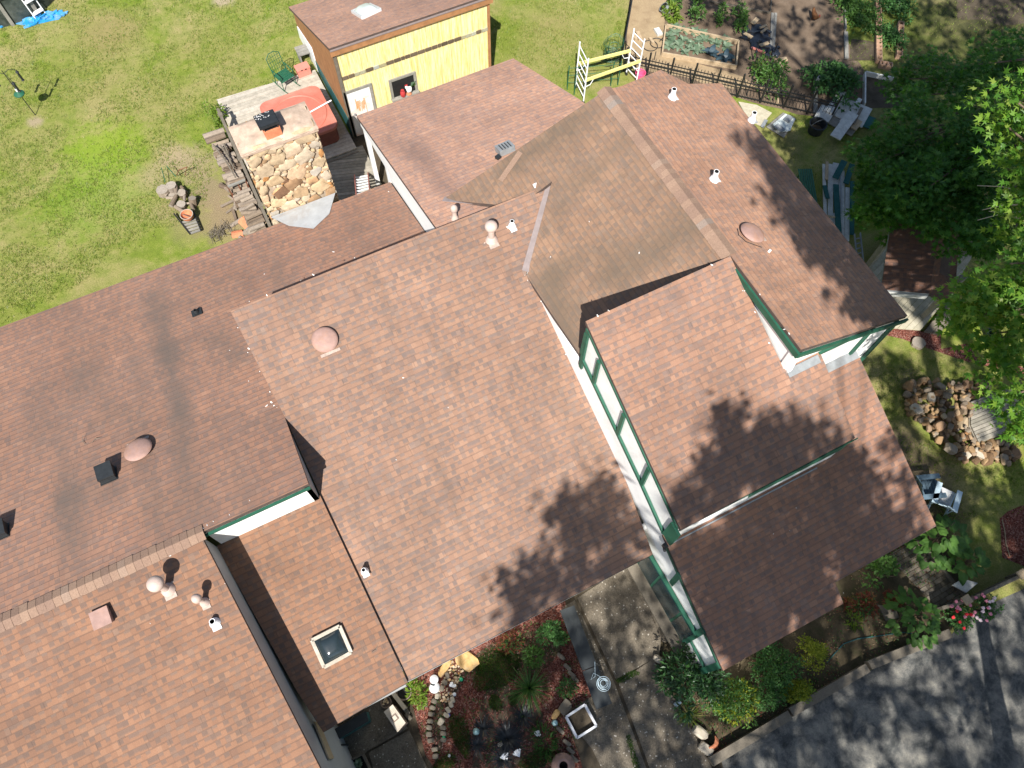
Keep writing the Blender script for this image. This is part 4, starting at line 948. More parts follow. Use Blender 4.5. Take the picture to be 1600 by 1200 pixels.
# ornaments on the shed window sill
def figure(name, label, cat, p, prof, mat, n=14, extra=None, group=None):
    o = thing(name, label, cat, p, group); mb = MB(); mb.lathe(p, prof, n, mat); 
    if extra: extra(mb, V3(p))
    smooth(mb.build('body', o)); return o
sill = V3(((q0.x+q1.x)/2+.12, vS-.09, zb_))
M['redpaint'] = paint('red_glaze', (.45, .05, .05), .4); M['whiteglaze'] = paint('white_glaze', (.80, .80, .80), .3, .05)
def rooster(mb, p):
    mb.rock(p+V3((.02, -.01, .2)), (.10, .08, .11), 'whiteglaze', 3, .15); mb.rock(p+V3((-.06, -.02, .33)), (.05, .045, .06), 'whiteglaze', 5, .1); mb.box(p+V3((-.06, -.02, .40)), (.09, .02, .05), 'redpaint'); mb.leaf(p+V3((.08, 0, .25)), (.6, 0, .8), (0, 0, 1), .26, .12, 'lf_cabbage'); mb.leaf(p+V3((.08, .02, .22)), (.9, 0, .6), (0, 0, 1), .22, .1, 'lf_heart')
figure('rooster_ornament', 'painted white rooster ornament standing in the shed window', 'ornament', sill, [(.05, 0), (.09, .03), (.05, .1)], 'terracotta', extra=rooster)
figure('jar', 'dark red jar in the shed window beside the rooster ornament', 'jar', sill+V3((-.20, 0, 0)), [(.06, 0), (.085, .06), (.08, .18), (.05, .22), (.055, .25)], 'redpaint')
# ================================================================== DECK AREA
zd = .22
deck = thing('deck', 'low weathered wooden deck between the chimney and the yellow shed', 'deck', (1.6, 17.5, 0))
mb = MB(); floor(mb, [V3((-.12, 17.5, zd)), V3((uL-.12, 17.5, zd)), V3((uL-.12, 21.35, zd)), V3((-.12, 21.5, zd))], V3((1, 0, 0)), .14, .04, 'deck_pale'); mb.build('planking', deck)['label'] = 'bleached pale planking'
mb = MB(); floor(mb, [V3((1.4, 13.2, zd-.06)), V3((uL+.0, 13.2, zd-.06)), V3((uL+.1, 17.6, zd-.06)), V3((1.4, 17.6, zd-.06))], V3((1, -.33, 0)), .12, .04, 'deck_grey'); mb.build('planking', deck)['label'] = 'dark grey planking laid at an angle'
mb = MB()
for a, b in (((-.1, 21.4), (uL-.14, 21.26)), ((-.1, 13.3), (-.1, 21.4)), ((-.1, 17.4), (uL-.1, 17.4))): mb.plank((*a, zd-.14), (*b, zd-.14), .05, .2, 'timber')
mb.build('joist', deck)
tub = thing('hot_tub', 'square hot tub with a salmon red cover standing on the deck', 'hot tub', (1.95, 18.95, zd))
def rrect(cx, cy, sx, sy, r, z, n=7):
    o = []
    for qx, qy, a0 in ((1, 1, 0), (-1, 1, 90), (-1, -1, 180), (1, -1, 270)):
        for i in range(n): t = rad(a0+90*i/(n-1)); o.append(V3((cx+qx*(sx/2-r)+r*math.cos(t), cy+qy*(sy/2-r)+r*math.sin(t), z)))
    return o
M['cover'] = paint('red_vinyl_cover', (.47, .15, .105), .55, .12, 2.5, .35, ((.55, .27, .2), .5)); M['tubwall'] = paint('tub_skirt', (.20, .07, .05), .7)
TX, TY = 2.0, 18.95
mb = MB(); mb.prism(rrect(TX, TY, 1.9, 1.9, .2, .82), (0, 0, -.58), 'tubwall'); mb.build('skirt', tub)
mb = MB(); mb.prism(rrect(TX, TY, 2.02, 2.02, .28, .90), (0, 0, -.10), 'cover')
prof = [(.92, .895), (.90, .93), (.80, .935), (.78, .915), (.60, .93), (.01, .95)]
mb.lathe((TX, TY, 0), prof, 48, 'cover'); smooth(mb.build('cover', tub), 35)
mb = MB(); mb.tube((TX+.25, TY-.15, .97), (TX+1.15, TY+.05, .97), .022, m='pvc'); mb.build('handle_bar', tub)
# green metal rocking chair
M['greenmetal'] = paint('green_metal', (.02, .10, .055), .45, .2, 12)
def chair_metal(base, yaw):
    o = thing('garden_chair', 'green metal lawn chair standing on the pale deck planks', 'chair', base); R = Matrix.Translation(base) @ Matrix.Rotation(yaw, 4, 'Z'); T = lambda x, y, z: R @ V3((x, y, z))
    mb = MB()
    for sx_ in (-.25, .25):
        mb.path([T(sx_, .45, .06), T(sx_, .2, .02), T(sx_, -.2, .02), T(sx_, -.42, .07)], .014, 6, 'greenmetal')
        mb.tube(T(sx_, -.22, .02), T(sx_, -.22, .60), .013, m='greenmetal'); mb.tube(T(sx_, .22, .02), T(sx_, .18, .60), .013, m='greenmetal')
        mb.path([T(sx_, -.26, .60), T(sx_, .0, .62), T(sx_, .24, .60)], .018, 6, 'greenmetal')
    mb.build('frame', o)
    mb = MB()
    for i in range(6): mb.plank(T(-.25, -.22+i*.085, .38), T(.25, -.22+i*.085, .38), .07, .012, 'greenmetal')
    mb.build('seat', o)
    mb = MB(); mb.path([T(-.24, .24, .40), T(-.25, .36, .95), T(-.1, .40, 1.05), T(.1, .40, 1.05), T(.25, .36, .95), T(.24, .24, .40)], .014, 6, 'greenmetal')
    for i in range(5): mb.tube(T(-.16+i*.08, .26, .42), T(-.16+i*.08, .385, 1.02), .007, m='greenmetal')
    for i in range(4): mb.tube(T(-.24, .27+i*.03, .5+i*.14), T(.24, .27+i*.03, .5+i*.14), .006, m='greenmetal')
    mb.build('backrest', o)
chair_metal(P(448, 132, zd), .3)
M['salmon'] = paint('salmon_plastic', (.62, .22, .17), .5, .12, 8)
c = P(475, 115, zd); o = thing('cooler', 'small salmon coloured cooler box at the deck edge by the shed', 'box', c); mb = MB(); mb.box(c+V3((0, 0, .13)), (.44, .28, .26), 'salmon', rz=.05); mb.build('body', o); mb = MB(); mb.box(c+V3((0, 0, .285)), (.47, .31, .05), 'salmon', rz=.05); mb.box(c+V3((-.06, -.158, .285)), (.06, .01, .03), 'dark', rz=.05); mb.box(c+V3((.08, -.158, .285)), (.06, .01, .03), 'dark', rz=.05); mb.build('lid', o)
c = P(470, 96, .0); o = thing('bench', 'small grey wooden bench against the shed side', 'bench', c); mb = MB()
for i in range(3): mb.plank(c+V3((-.05, -.17+i*.16, .42)), c+V3((.42, -.17+i*.16, .42)), .14, .04, 'grey_board')
mb.build('seat', o)
for sx_ in (0, .36): mb = MB(); mb.box(c+V3((sx_, 0, .2)), (.05, .4, .4), 'grey_board'); mb.build('leg', o)
# step ladder
f0, f1 = P(554, 274, .2), P(575, 271, .2); g0, g1 = P(557, 310, 2.62), P(578, 303, 2.62)
o = thing('ladder', 'short white ladder leaning from the deck to the rear roof edge', 'ladder', (f0+f1)/2)
for a, b in ((f0, g0), (f1, g1)): mb = MB(); mb.plank(a, b, .03, .07, 'salmon'); mb.build('rail', o)
for i in range(1, 8): mb = MB(); t = i/8; mb.plank(f0.lerp(g0, t), f1.lerp(g1, t), .05, .03, 'whiteflash'); mb.build('rung', o)
# deck rail with posts
r0, r1 = V3((-.20, 19.9, 1.0)), V3((-.20, 14.1, 1.0))
o = thing('handrail', 'weathered wooden handrail running beside the stone chimney', 'railing', (r0.x, (r0.y+r1.y)/2, 0))
mb = MB(); mb.plank(r0+V3((0, .3, 0)), r1, .09, .06, 'timber'); mb.build('rail', o)
for t in (.0, .34, .68, .97):
    p = r0.lerp(r1, t); mb = MB(); mb.box((p.x, p.y, .5), (.08, .08, 1.02), 'timber'); mb.box((p.x, p.y, 1.045), (.14, .14, .04), 'timber'); mb.build('post', o)
mb = MB(); mb.plank((r0.x, r0.y, .5), (r1.x, r1.y, .5), .04, .08, 'timber'); mb.build('rail', o)
# firewood
def log_proto(kind, L, r):
    mb = MB(); rs = random.Random(kind)
    n = 9; prof = []
    if kind % 2 == 0:
        mb.tube((-L/2, 0, 0), (L/2, 0, 0), r, r*.93, 10, 'log', 'logend')
    else:
        pts = [V3((-L/2, r*math.cos(t), r*math.sin(t))) for t in [rad(a) for a in (0, 25, 50, 75, 100)]] + [V3((-L/2, -r*.15, -r*.1))]
        pts = [p-V3((0, r*.35, r*.35)) for p in pts]; mb.prism(pts, (L, 0, 0), 'log', 'log', 'logend')
    for i, v_ in enumerate(mb.v): mb.v[i] = v_ + V3((0, mnoise.noise(v_*9+V3((kind, 0, 0)))*r*.25, mnoise.noise(v_*8+V3((0, kind, 0)))*r*.25))
    return mb.build('firewood_log')
protos = [log_proto(i, .48, .075) for i in range(5)]
LG = 'split log in the firewood stack beside the deck handrail'
used = [False]*5
def put_log(p, yaw, sc, roll, label=LG, group='firewood logs in the stack by the handrail'):
    i = random.randrange(5); b = protos[i]
    if used[i]: o = b.copy(); COL.objects.link(o)
    else: o = b; used[i] = True
    o.location = p; o.rotation_euler = (roll, 0, yaw); o.scale = (sc, sc, sc); tag(o, label, 'log', group); return o
ux_ = r0.x-.36
for layer in range(4):
    y = 15.5+.08*layer
    while y < 19.8-.1*layer:
        put_log((ux_+random.uniform(-.07, .07)-.0, y, .08+layer*.135), random.gauss(0, .16), random.uniform(.8, 1.25), random.random()*6); y += random.uniform(.13, .19)
for i in range(22): put_log((ux_-.35+random.uniform(-.3, .15), random.uniform(15.2, 18.2), .07), random.random()*3, random.uniform(.6, 1), random.random()*6, 'loose split log on the bare ground beside the firewood stack', 'loose logs beside the firewood stack')
for (x0, y0, x1, y1, z) in ((318, 214, 350, 203, .68), (322, 222, 352, 211, .62)):
    a, b = P(x0, y0, z), P(x1, y1, z); o = MB(); o.tube(a, b, .09, .08, 9, 'log', 'logend'); q = o.build('firewood_log', origin=a); tag(q, 'long thick log laid across the far end of the firewood stack', 'log', 'long logs across the stack')
for (x0, y0, x1, y1, z, lb) in ((333, 226, 368, 277, .72, 'long thin pale pole lying along the top of the firewood stack'), (345, 228, 366, 264, .70, 'short stout branch lying on the firewood stack beside the pale pole'), (350, 225, 360, 255, .68, 'dark branch lying on the firewood stack nearest the handrail')):
    o = MB(); a, b = P(x0, y0, z), P(x1, y1, z); o.path([a, a.lerp(b, .5)+V3((.03, .02, .02)), b], [.03, .028, .022], 7, 'timber'); tag(o.build('branch', origin=a), lb, 'branch')
# firewood rack (rusty iron)
o = thing('log_rack', 'rusty iron firewood rack with upright bars at the end of the stack', 'rack', P(384, 322))
tp = [P(356, 292, .85), P(383, 281, .85)]; bt = [P(373, 326), P(399, 317)]
mb = MB(); mb.plank(tp[0], tp[1], .07, .05, 'grey_board'); mb.build('top_rail', o)
for t in (0, .55, 1): mb = MB(); a = tp[0].lerp(tp[1], t); mb.box((a.x, a.y, .42), (.035, .035, .84), 'rust'); mb.build('upright', o)
mb = MB(); mb.plank((tp[0].x, tp[0].y, .1), (tp[0].x, tp[0].y+1.2, .1), .04, .04, 'rust'); mb.plank((tp[1].x, tp[1].y, .1), (tp[1].x, tp[1].y+1.2, .1), .04, .04, 'rust'); mb.build('base_rail', o)
# broken terracotta and twigs
def shard(px, s, lb, rz, tilt=.3, z=.08):
    c = P(*px, z); mb = MB(); i0 = 0
    for k_ in range(5):
        for j in range(4):
            t = rad(-50+k_*25); mb.v.append(c+Matrix.Rotation(rz, 3, 'Z') @ (Matrix.Rotation(tilt, 3, 'X') @ V3((s*math.sin(t), (j-1.5)*s*.6+.08*s*(k_ % 2), s*(math.cos(t)-.7)))))
    for k_ in range(4):
        for j in range(3):
            a = k_*4+j; mb.f.append((a, a+4, a+5, a+1)); mb.mi.append(mb.m('terracotta'))
    ob = mb.build('broken_pot', origin=c); sm = ob.modifiers.new('thick', 'SOLIDIFY'); sm.thickness = .02; tag(ob, lb, 'pot shard')
shard((388, 349), .26, 'largest curved terracotta shard on the ground beside the chimney flashing', .4); shard((371, 365), .18, 'flat terracotta shard lying beside the twig bundle', 1.4, .1); shard((407, 341), .15, 'small terracotta shard nearest the foot of the handrail', 2.3)
rs = random.Random(8); c = P(347, 372); mb = MB()
for i in range(60):
    a = c+V3((rs.uniform(-.35, .35), rs.uniform(-.25, .25), rs.uniform(.02, .2))); t = rs.gauss(1.2, .6); b = a+V3((math.cos(t), math.sin(t), rs.uniform(-.2, .3)))*rs.uniform(.2, .45); mb.tube(a, b, .009, .004, 5, 'timber')
tag(mb.build('twig_bundle', origin=c), 'tangled heap of grey brown twigs at the rear roof edge', 'twigs')
mb = MB(); c = P(412, 358, .1); mb.tube(P(408, 362, .1), P(420, 340, .7), .012, .008, 6, 'tan_board'); tag(mb.build('stake', origin=c), 'thin tan cane leaning by the foot of the handrail', 'cane')
plant('shrub', 'sunlit yellow green shrub at the corner of the deck', 'shrub', (335, 184), (.36, .42, .75), 520, .10, .05, 'lf_lime', clump=6, seed=4)
# log cart group
c = P(288, 345); o = thing('log_cart', 'low iron log cradle with rails lying on the lawn under the terracotta bowl', 'cradle', c)
for (x0, y0, x1, y1) in ((272, 334, 297, 366), (301, 328, 314, 360)): mb = MB(); mb.plank(P(x0, y0, .12), P(x1, y1, .12), .04, .05, 'blackmetal'); mb.build('rail', o)
mb = MB()
for i in range(5): t = .45+i*.13; a, b = P(272, 334, .1), P(297, 366, .1); a2, b2 = P(301, 328, .1), P(314, 360, .1); mb.plank(a.lerp(b, t), a2.lerp(b2, t), .07, .03, 'grey_board')
mb.build('slats', o)
mb = MB(); mb.path([P(276, 274, .1), P(279, 266, .45), P(292, 261, .45), P(289, 274, .1)], .014, 6, 'rust'); mb.build('handle', o)
mb = MB(); mb.path([P(252, 262, .3), P(256, 276, .25), P(258, 285, .2)], .012, 6, 'greenmetal'); mb.path([P(260, 259, .4), P(275, 276, .3)], .012, 6, 'greenmetal'); mb.build('handle', o)
def stump(px, r, h, lb, z0=0, tilt=0, rz=0):
    c = P(px[0], px[1], h+z0); c = V3((c.x, c.y, z0)); mb = MB(); n = 18; rs = random.Random(px[0])
    ring = [1+rs.uniform(-.1, .08) for _ in range(n)]
    top = []
    R = Matrix.Rotation(rz, 3, 'Z') @ Matrix.Rotation(tilt, 3, 'X')
    for j in range(n): t = 6.283*j/n; top.append(c + R @ V3((r*ring[j]*math.cos(t), r*ring[j]*math.sin(t), h)))
    mb.prism(top, R @ V3((0, 0, -h)), 'logend', 'log'); o = mb.build('log_round', origin=c); tag(o, lb, 'log'); return o
stump((253, 296), .19, .22, 'wide grey log round at the head of the log cradle'); stump((267, 289), .16, .32, 'second grey log round overlapping the widest one'); stump((282, 297), .12, .30, 'split brown log block behind the grey log rounds', tilt=.3); stump((280, 318), .13, .25, 'pale topped log block next to the terracotta bowl', tilt=.2, rz=1)
stump((296, 312), .11, .34, 'squat log block standing nearest the shaded side of the cradle', tilt=.3, rz=2); stump((269, 305), .12, .12, 'low flat log piece between the grey rounds and the pale block')
c = P(293, 338, .30); c.z = .18; o = thing('bowl', 'round terracotta bowl with a pale rim set on the log cradle', 'bowl', c); mb = MB(); mb.lathe(c, [(.10, 0), (.17, .10), (.20, .22), (.175, .22), (.15, .12), (.02, .06)], 26, ['terracotta', 'terracotta', 'deck_pale', 'terracotta', 'terracotta']); smooth(mb.build('body', o)); mb = MB(); mb.plank(c+V3((-.1, .1, .16)), c+V3((.06, -.12, .2)), .02, .02, 'timber'); mb.build('stick', o)
for i, (x, y) in enumerate(((262, 300), (275, 296), (271, 314), (288, 306), (292, 318), (281, 327), (268, 309), (300, 322), (287, 296))):
    put_log(P(x, y, .14+.07*(i % 2)), random.random()*3, random.uniform(.6, .9), random.random()*6, 'rough split log piece heaped among the grey log rounds on the cradle', 'rough log pieces on the cradle')
# bird feeder pole
b0 = P(55.5, 180); o = thing('bird_feeder_pole', 'thin black bird feeder pole with hanging tube feeders on the lawn', 'bird feeder', b0)
mb = MB(); mb.tube(b0, b0+V3((0, 0, 1.85)), .014, .012, 8, 'black'); mb.build('pole', o)
mb = MB(); mb.tube(b0+V3((0, 0, 1.02)), b0+V3((0, 0, 1.12)), .03, .03, 10, 'pvc'); mb.lathe(b0+V3((0, 0, .9)), [(.16, 0), (.17, .03), (.03, .12)], 18, 'greenmetal'); mb.build('baffle', o)
for dx, dy, z in ((-.36, .05, 1.35), (.33, .1, 1.25), (.10, -.2, 1.15)):
    mb = MB(); t = b0+V3((0, 0, 1.72)); e = b0+V3((dx, dy, z+.42)); mb.path([t, t.lerp(e, .5)+V3((0, 0, .1)), e], .008, 6, 'black'); mb.build('hook', o)
    mb = MB(); mb.lathe(b0+V3((dx, dy, z)), [(.05, 0), (.05, .02), (.035, .03), (.035, .30), (.055, .32), (.01, .40)], 12, 'black'); mb.build('feeder', o)
# above-ground pool at the corner, its ladder, the blue sheet
pc = P(60, 24); cen = pc+V3((-.9, 2.25, 0)); Rp = 2.35
o = thing('swimming_pool', 'above ground swimming pool with a dark wall at the lawn corner', 'swimming pool', cen)
M['poolwall'] = paint('pool_wall', (.035, .045, .04), .5, .5, 2.5, .4, ((.16, .17, .15), .6)); mb = MB(); mb.lathe(cen, [(Rp, 0), (Rp, .95), (Rp+.05, .97), (Rp+.05, 1.02), (Rp-.12, 1.02), (Rp-.12, .3), (.05, .3)], 48, ['poolwall', 'grey_board', 'black', 'grey_board', 'poolwall', 'poolwall']); smooth(mb.build('wall', o), 30)
M['poolcover'] = paint('pool_cover', (.03, .035, .035), .35, .6, 1.6, .5, ((.22, .24, .22), .8)); mb = MB(); mb.lathe(cen, [(Rp-.13, .80), (Rp*.5, .76), (.02, .74)], 40, 'poolcover'); smooth(mb.build('cover', o))
for i in range(16):
    t = 6.283*i/16; mb = MB(); p = cen+V3((math.cos(t)*(Rp+.04), math.sin(t)*(Rp+.04), .5)); mb.box(p, (.05, .12, 1.0), 'grey_board', rz=t); mb.build('post', o)
lp = P(64, 26); o = thing('pool_ladder', 'white pool ladder with broad steps against the dark pool wall', 'ladder', lp)
dv = (cen-lp); dv.z = 0; dv.normalize(); sd = V3((-dv.y, dv.x, 0))
for s_ in (-.2, .2): mb = MB(); mb.path([lp+sd*s_, lp+sd*s_+dv*.28+V3((0, 0, 1.25)), lp+sd*s_+dv*.5+V3((0, 0, 1.3)), lp+sd*s_+dv*.62+V3((0, 0, 1.0))], .018, 6, 'pvc'); mb.build('rail', o)
for i in range(3): mb = MB(); a = lp+dv*(.04+.08*i)+V3((0, 0, .18+i*.42)); mb.plank(a-sd*.2, a+sd*.2, .16, .03, 'pvc'); mb.build('step', o)
M['tarp'] = paint('blue_tarpaulin', (.02, .28, .62), .4, .35, 6, .5, ((.35, .42, .5), .8)); rs = random.Random(2); mb = MB()
out = [(-30, 30), (0, 27), (20, 26), (32, 24), (38, 27), (52, 25), (70, 26), (84, 17), (97, 15), (99, 22), (92, 30), (80, 32), (60, 37), (48, 41), (30, 38), (15, 36), (-30, 34)]
pts = [P(x, y, .02) for x, y in out]
cenl = [P(x, y, .05) for x, y in ((-15, 32), (10, 31), (28, 32), (45, 33), (60, 31), (75, 27), (90, 22))]
i0 = len(mb.v); mb.prism(pts, (0, 0, -.015), 'tarp')
for i in range(20):
    a = rs.choice(cenl)+V3((rs.uniform(-.2, .2), rs.uniform(-.15, .15), 0)); b = a+V3((rs.uniform(-.4, .4), rs.uniform(-.2, .2), 0)); mb.rock((a+b)/2, ((b-a).length*.6+.05, .05, .04), 'tarp', i, .5, math.atan2(b.y-a.y, b.x-a.x))
tag(mb.build('tarpaulin', origin=pts[0]), 'crumpled bright blue tarpaulin on the grass below the pool', 'tarpaulin')
# ================================================================== SCAFFOLD
def cr(x, y): return 870+x/8.57, 20+y/8.57
sc = thing('scaffold', 'white steel scaffold frame with two yellow side rails behind the roof', 'scaffold', P(*cr(620, 900), 0)); M['yellowp'] = paint('yellow_enamel', (.74, .66, .24), .4, .12, 8)
tops = [P(*cr(*q), 1.88) for q in ((310, 390), (425, 612), (1037, 212), (1177, 352))]
for a, b in ((0, 1), (2, 3)):
    f_ = MB()
    for i in (a, b): t = tops[i]; f_.tube((t.x, t.y, .14), t, .024, n=8, m='pvc')
    for i in range(6): z = 1.74-i*.29; f_.tube((tops[a].x, tops[a].y, z), (tops[b].x, tops[b].y, z), .015, n=6, m='pvc')
    f_.build('end_frame', sc)
    for i in (a, b):
        t = tops[i]; w_ = MB(); w_.tube((t.x-.02, t.y, .07), (t.x+.02, t.y, .07), .07, n=16, m='black'); w_.tube((t.x, t.y, .07), (t.x, t.y, .16), .015, m='galv'); w_.build('castor', sc)
for a, b in ((0, 2), (1, 3)):
    y_ = MB(); p, q = V3(tops[a]), V3(tops[b]); p.z = q.z = 1.02
    y_.plank(p, q, .05, .10, 'yellowp'); y_.build('side_rail', sc)
    y_ = MB(); d = (q-p).normalized(); up_ = V3((0, 0, 1))
    for e, s_ in ((p, 1), (q, -1)): y_.path([e+d*s_*.02-up_*.28, e+d*s_*.18-up_*.26, e+d*s_*.28-up_*.08], .012, 6, 'pvc')
    y_.build('brace', sc)
# black fence strip and iron fence
o = thing('edging_fence', 'low black mesh fence between the lawn and the straw covered garden', 'fence', P(975, 50))
mb = MB(); q = [P(x, y, .35) for x, y in ((994, -60), (988, 0), (978, 55), (970, 100))]
for a, b in zip(q, q[1:]): mb.plank(a, b, .03, .7, 'black')
mb.build('mesh', o)
for x, y in ((988, 0), (978, 55), (971, 95)): mb = MB(); p = P(x, y); mb.tube(p, p+V3((0, 0, .8)), .02, n=6, m='black'); mb.build('post', o)
fa, fb = P(975, 112), P(1297, 186); L = (fb-fa).length; d = (fb-fa)/L
o = thing('iron_fence', 'black iron picket fence with spear tops below the vegetable garden', 'fence', fa.lerp(fb, .5)); mb = MB(); n = int(L/.11)
for i in range(n+1):
    p = fa+d*(L*i/n); mb.tube(p+V3((0, 0, .03)), p+V3((0, 0, .74)), .008, n=5, m='blackmetal'); mb.tube(p+V3((0, 0, .74)), p+V3((0, 0, .82)), .016, .002, 5, 'blackmetal')
mb.build('pickets', o)
for z in (.10, .55, .68): mb = MB(); mb.plank(fa+V3((0, 0, z)), fb+V3((0, 0, z)), .025, .03, 'blackmetal'); mb.build('rail', o)
for i in range(10): mb = MB(); p = fa.lerp(fb, i/9); mb.box(p+V3((0, 0, .47)), (.045, .045, .94), 'blackmetal'); mb.rock(p+V3((0, 0, .97)), (.035, .035, .05), 'blackmetal', 1, .1); mb.build('post', o)
rs = random.Random(4); c = P(955, 95, .0); mb = MB()
for i in range(14): r = rs.uniform(.2, .38); z = rs.uniform(.1, .9); mb.path([c+V3((r*math.cos(t), r*math.sin(t)*.8+.02*rs.random(), z+.05*math.sin(2*t))) for t in [j*.48 for j in range(14)]], .006, 4, 'greenmetal')
for i in range(12): t = i*.52; mb.tube(c+V3((.3*math.cos(t), .24*math.sin(t), .05)), c+V3((.3*math.cos(t), .24*math.sin(t), .95)), .004, n=4, m='greenmetal')
tag(mb.build('wire_roll', origin=c), 'loose roll of green wire netting at the lawn edge behind the scaffold', 'wire roll')
c = P(951, 102, .0); mb = MB()
for i in range(10): a = c+V3((rs.uniform(-.2, .2), rs.uniform(-.2, .2), rs.uniform(.05, .5))); mb.tube(a, a+V3((rs.uniform(-.4, .4), rs.uniform(-.3, .3), rs.uniform(-.2, .3))), .012, m='black')
tag(mb.build('bent_metal_stand', origin=c), 'twisted black metal stand beside the green wire roll', 'metal stand')
o = thing('fence_panel', 'dark green wire fence panel standing on the lawn behind the scaffold', 'fence', P(955, 125)); a, b = P(954, 133), P(968, 132)
mb = MB()
for p in (P(954, 134), P(965, 133), P(886, 140), P(897, 148)): mb.tube(p, p+V3((0, 0, 1.0)), .018, n=6, m='greenmetal')
mb.build('post', o); mb = MB()
for z in (.3, .6, .9): mb.tube(P(886, 140)+V3((0, 0, z)), P(965, 133)+V3((0, 0, z)), .01, n=5, m='greenmetal')
mb.build('rail', o)
def bucket(px, r, h, mat, name, lb, cat, z0=0, ins='dark', taper=.8):
    c = P(px[0], px[1], h+z0); c.z = z0; o = thing(name, lb, cat, c); mb = MB(); mb.lathe(c, [(r*taper, 0), (r, h*.93), (r*1.08, h*.95), (r*1.08, h), (r*.95, h), (r*.78, h*.3), (.01, h*.28)], 26, [mat, mat, mat, mat, mat, ins]); smooth(mb.build('body', o), 35)
    mb = MB(); mb.path([c+V3((r*math.cos(t), .02, h*.95-.0+.45*r*math.sin(t))) for t in [math.pi*j/10 for j in range(11)]], .006, 5, 'galv'); mb.build('handle', o); return o
M['pinkp'] = paint('pink_plastic', (.72, .10, .22), .45, .1, 8)
bucket((1001, 113), .17, .3, 'pinkp', 'bucket', 'bright pink bucket by the iron fence behind the scaffold', 'bucket', ins='pinkp')
# ================================================================== VEGETABLE GARDEN
def gc(x, y): return 980+x/5.333, y/5.333
bed = thing('raised_bed', 'timber framed raised bed full of blue green cabbages', 'garden bed', P(1092, 74))
cs = [gc(290, 452), gc(905, 560), gc(925, 352), gc(320, 218)]
for a, b in zip(cs, cs[1:]+cs[:1]): mb = MB(); mb.plank(P(*a, .09), P(*b, .09), .05, .18, 'tan_board'); mb.build('board', bed)
def cab(px, R, mat, lb, group, seed):
    rs = random.Random(seed); p = P(*px, 0.02); mb = MB(); rosette(mb, p, 15, R, R*.46, mat, rs, (.3, 1.25), 4, .8); ob = mb.build('cabbage', origin=p); tag(ob, lb, 'cabbage', group); return ob
gpts = [(400, 240), (480, 262), (558, 275), (628, 285), (350, 300), (365, 345), (460, 340), (525, 360), (595, 345), (345, 385), (430, 385), (510, 405), (600, 395), (480, 440), (562, 425), (622, 440), (700, 345), (745, 370), (805, 340), (825, 395), (400, 275), (640, 330)]
for i, q in enumerate(gpts): cab(gc(*q), random.uniform(.2, .29), 'lf_cabbage', 'blue green cabbage growing in the timber framed raised bed', 'cabbages in the raised bed', i)
cab(gc(695, 450), .38, 'lf_purple', 'dark blue purple cabbage at the front of the raised bed, the left of two', None, 77); cab(gc(815, 488), .40, 'lf_purple', 'largest dark blue purple cabbage in the front corner of the raised bed', None, 78)
plant('lettuce', 'bright green lettuce plant beside the tipped grey pot', 'plant', gc(372, 110), (.28, .45, .3), 260, .16, .08, 'lf_lime', stem=False, seed=1)
plant('lettuce', 'bright green plant at the top edge behind the grey pot', 'plant', gc(400, 5), (.25, .3, .3), 150, .14, .07, 'lf_heart', stem=False, seed=2)
for i, (q, lb) in enumerate((((578, 135), 'leafy tomato plant in brown soil nearest the cabbages'), ((795, 135), 'large leafy tomato plant in the middle of the brown soil'), ((942, 98), 'small tomato plant below the thin garden board'), ((935, 205), 'shaded tomato plant between the cabbage bed and the black plastic sheet'), ((590, 40), 'faint young plant in shade at the back of the brown soil'))):
    plant('tomato_plant', lb, 'plant', gc(*q), (.26, .30, .55), 200, .13, .06, 'lf_heart', clump=6, seed=20+i)
c = P(*gc(320, 78), .15); c.z = 0; mb = MB(); mb.lathe(c+V3((0, 0, .16)), [(.10, -.16), (.17, .0), (.18, .14), (.15, .14), (.12, 0), (.01, -.1)], 20, ['galv', 'galv', 'galv', 'dark', 'dark'], ax=(-.5, .3, .55)); tag(smooth(mb.build('flower_pot', origin=c)), 'small grey pot tipped over beside the lettuce', 'pot')
def board(a, b, wd, th, mat, lb, z=.03, z2=None, name='board', up=(0, 0, 1), cat='board'):
    mb = MB(); p, q = P(*a, z), P(*b, z if z2 is None else z2); mb.plank(p, q, wd, th, mat, up=up); o = mb.build(name, origin=(p+q)/2); tag(o, lb, cat); return o
board(gc(690, 15), gc(1185, 108), .03, .08, 'timber', 'thin grey board edging the brown soil', .04); board(gc(1203, -20), gc(1192, 100), .03, .08, 'timber', 'thin board running off at the top beside the bare soil', .04)
board(gc(1212, 110), gc(1198, 430), .10, .05, 'grey_board', 'long grey plank nearest the black plastic sheet', .04); board(gc(1238, 110), gc(1216, 432), .09, .05, 'grey_board', 'long grey plank on the outer side of its pair', .05)
M['plastic'] = paint('black_sheet', (.02, .025, .035), .4, .5, 5, .6); rs = random.Random(6)
out = [P(*gc(x, y), .03) for x, y in ((1040, 200), (1110, 200), (1178, 270), (1180, 400), (1150, 445), (1040, 385), (1022, 335))]
mb = MB(); cx_ = sum(out, V3())/7; mb.prism(out, (0, 0, -.02), 'plastic')
for i in range(18): a = cx_+V3((rs.uniform(-.5, .5), rs.uniform(-.7, .7), .02)); mb.rock(a, (rs.uniform(.1, .3), .05, .05), 'plastic', i, .5, rs.random()*3)
tag(mb.build('plastic_sheet', origin=cx_), 'crumpled black plastic sheet weighed down by wood offcuts', 'sheet')
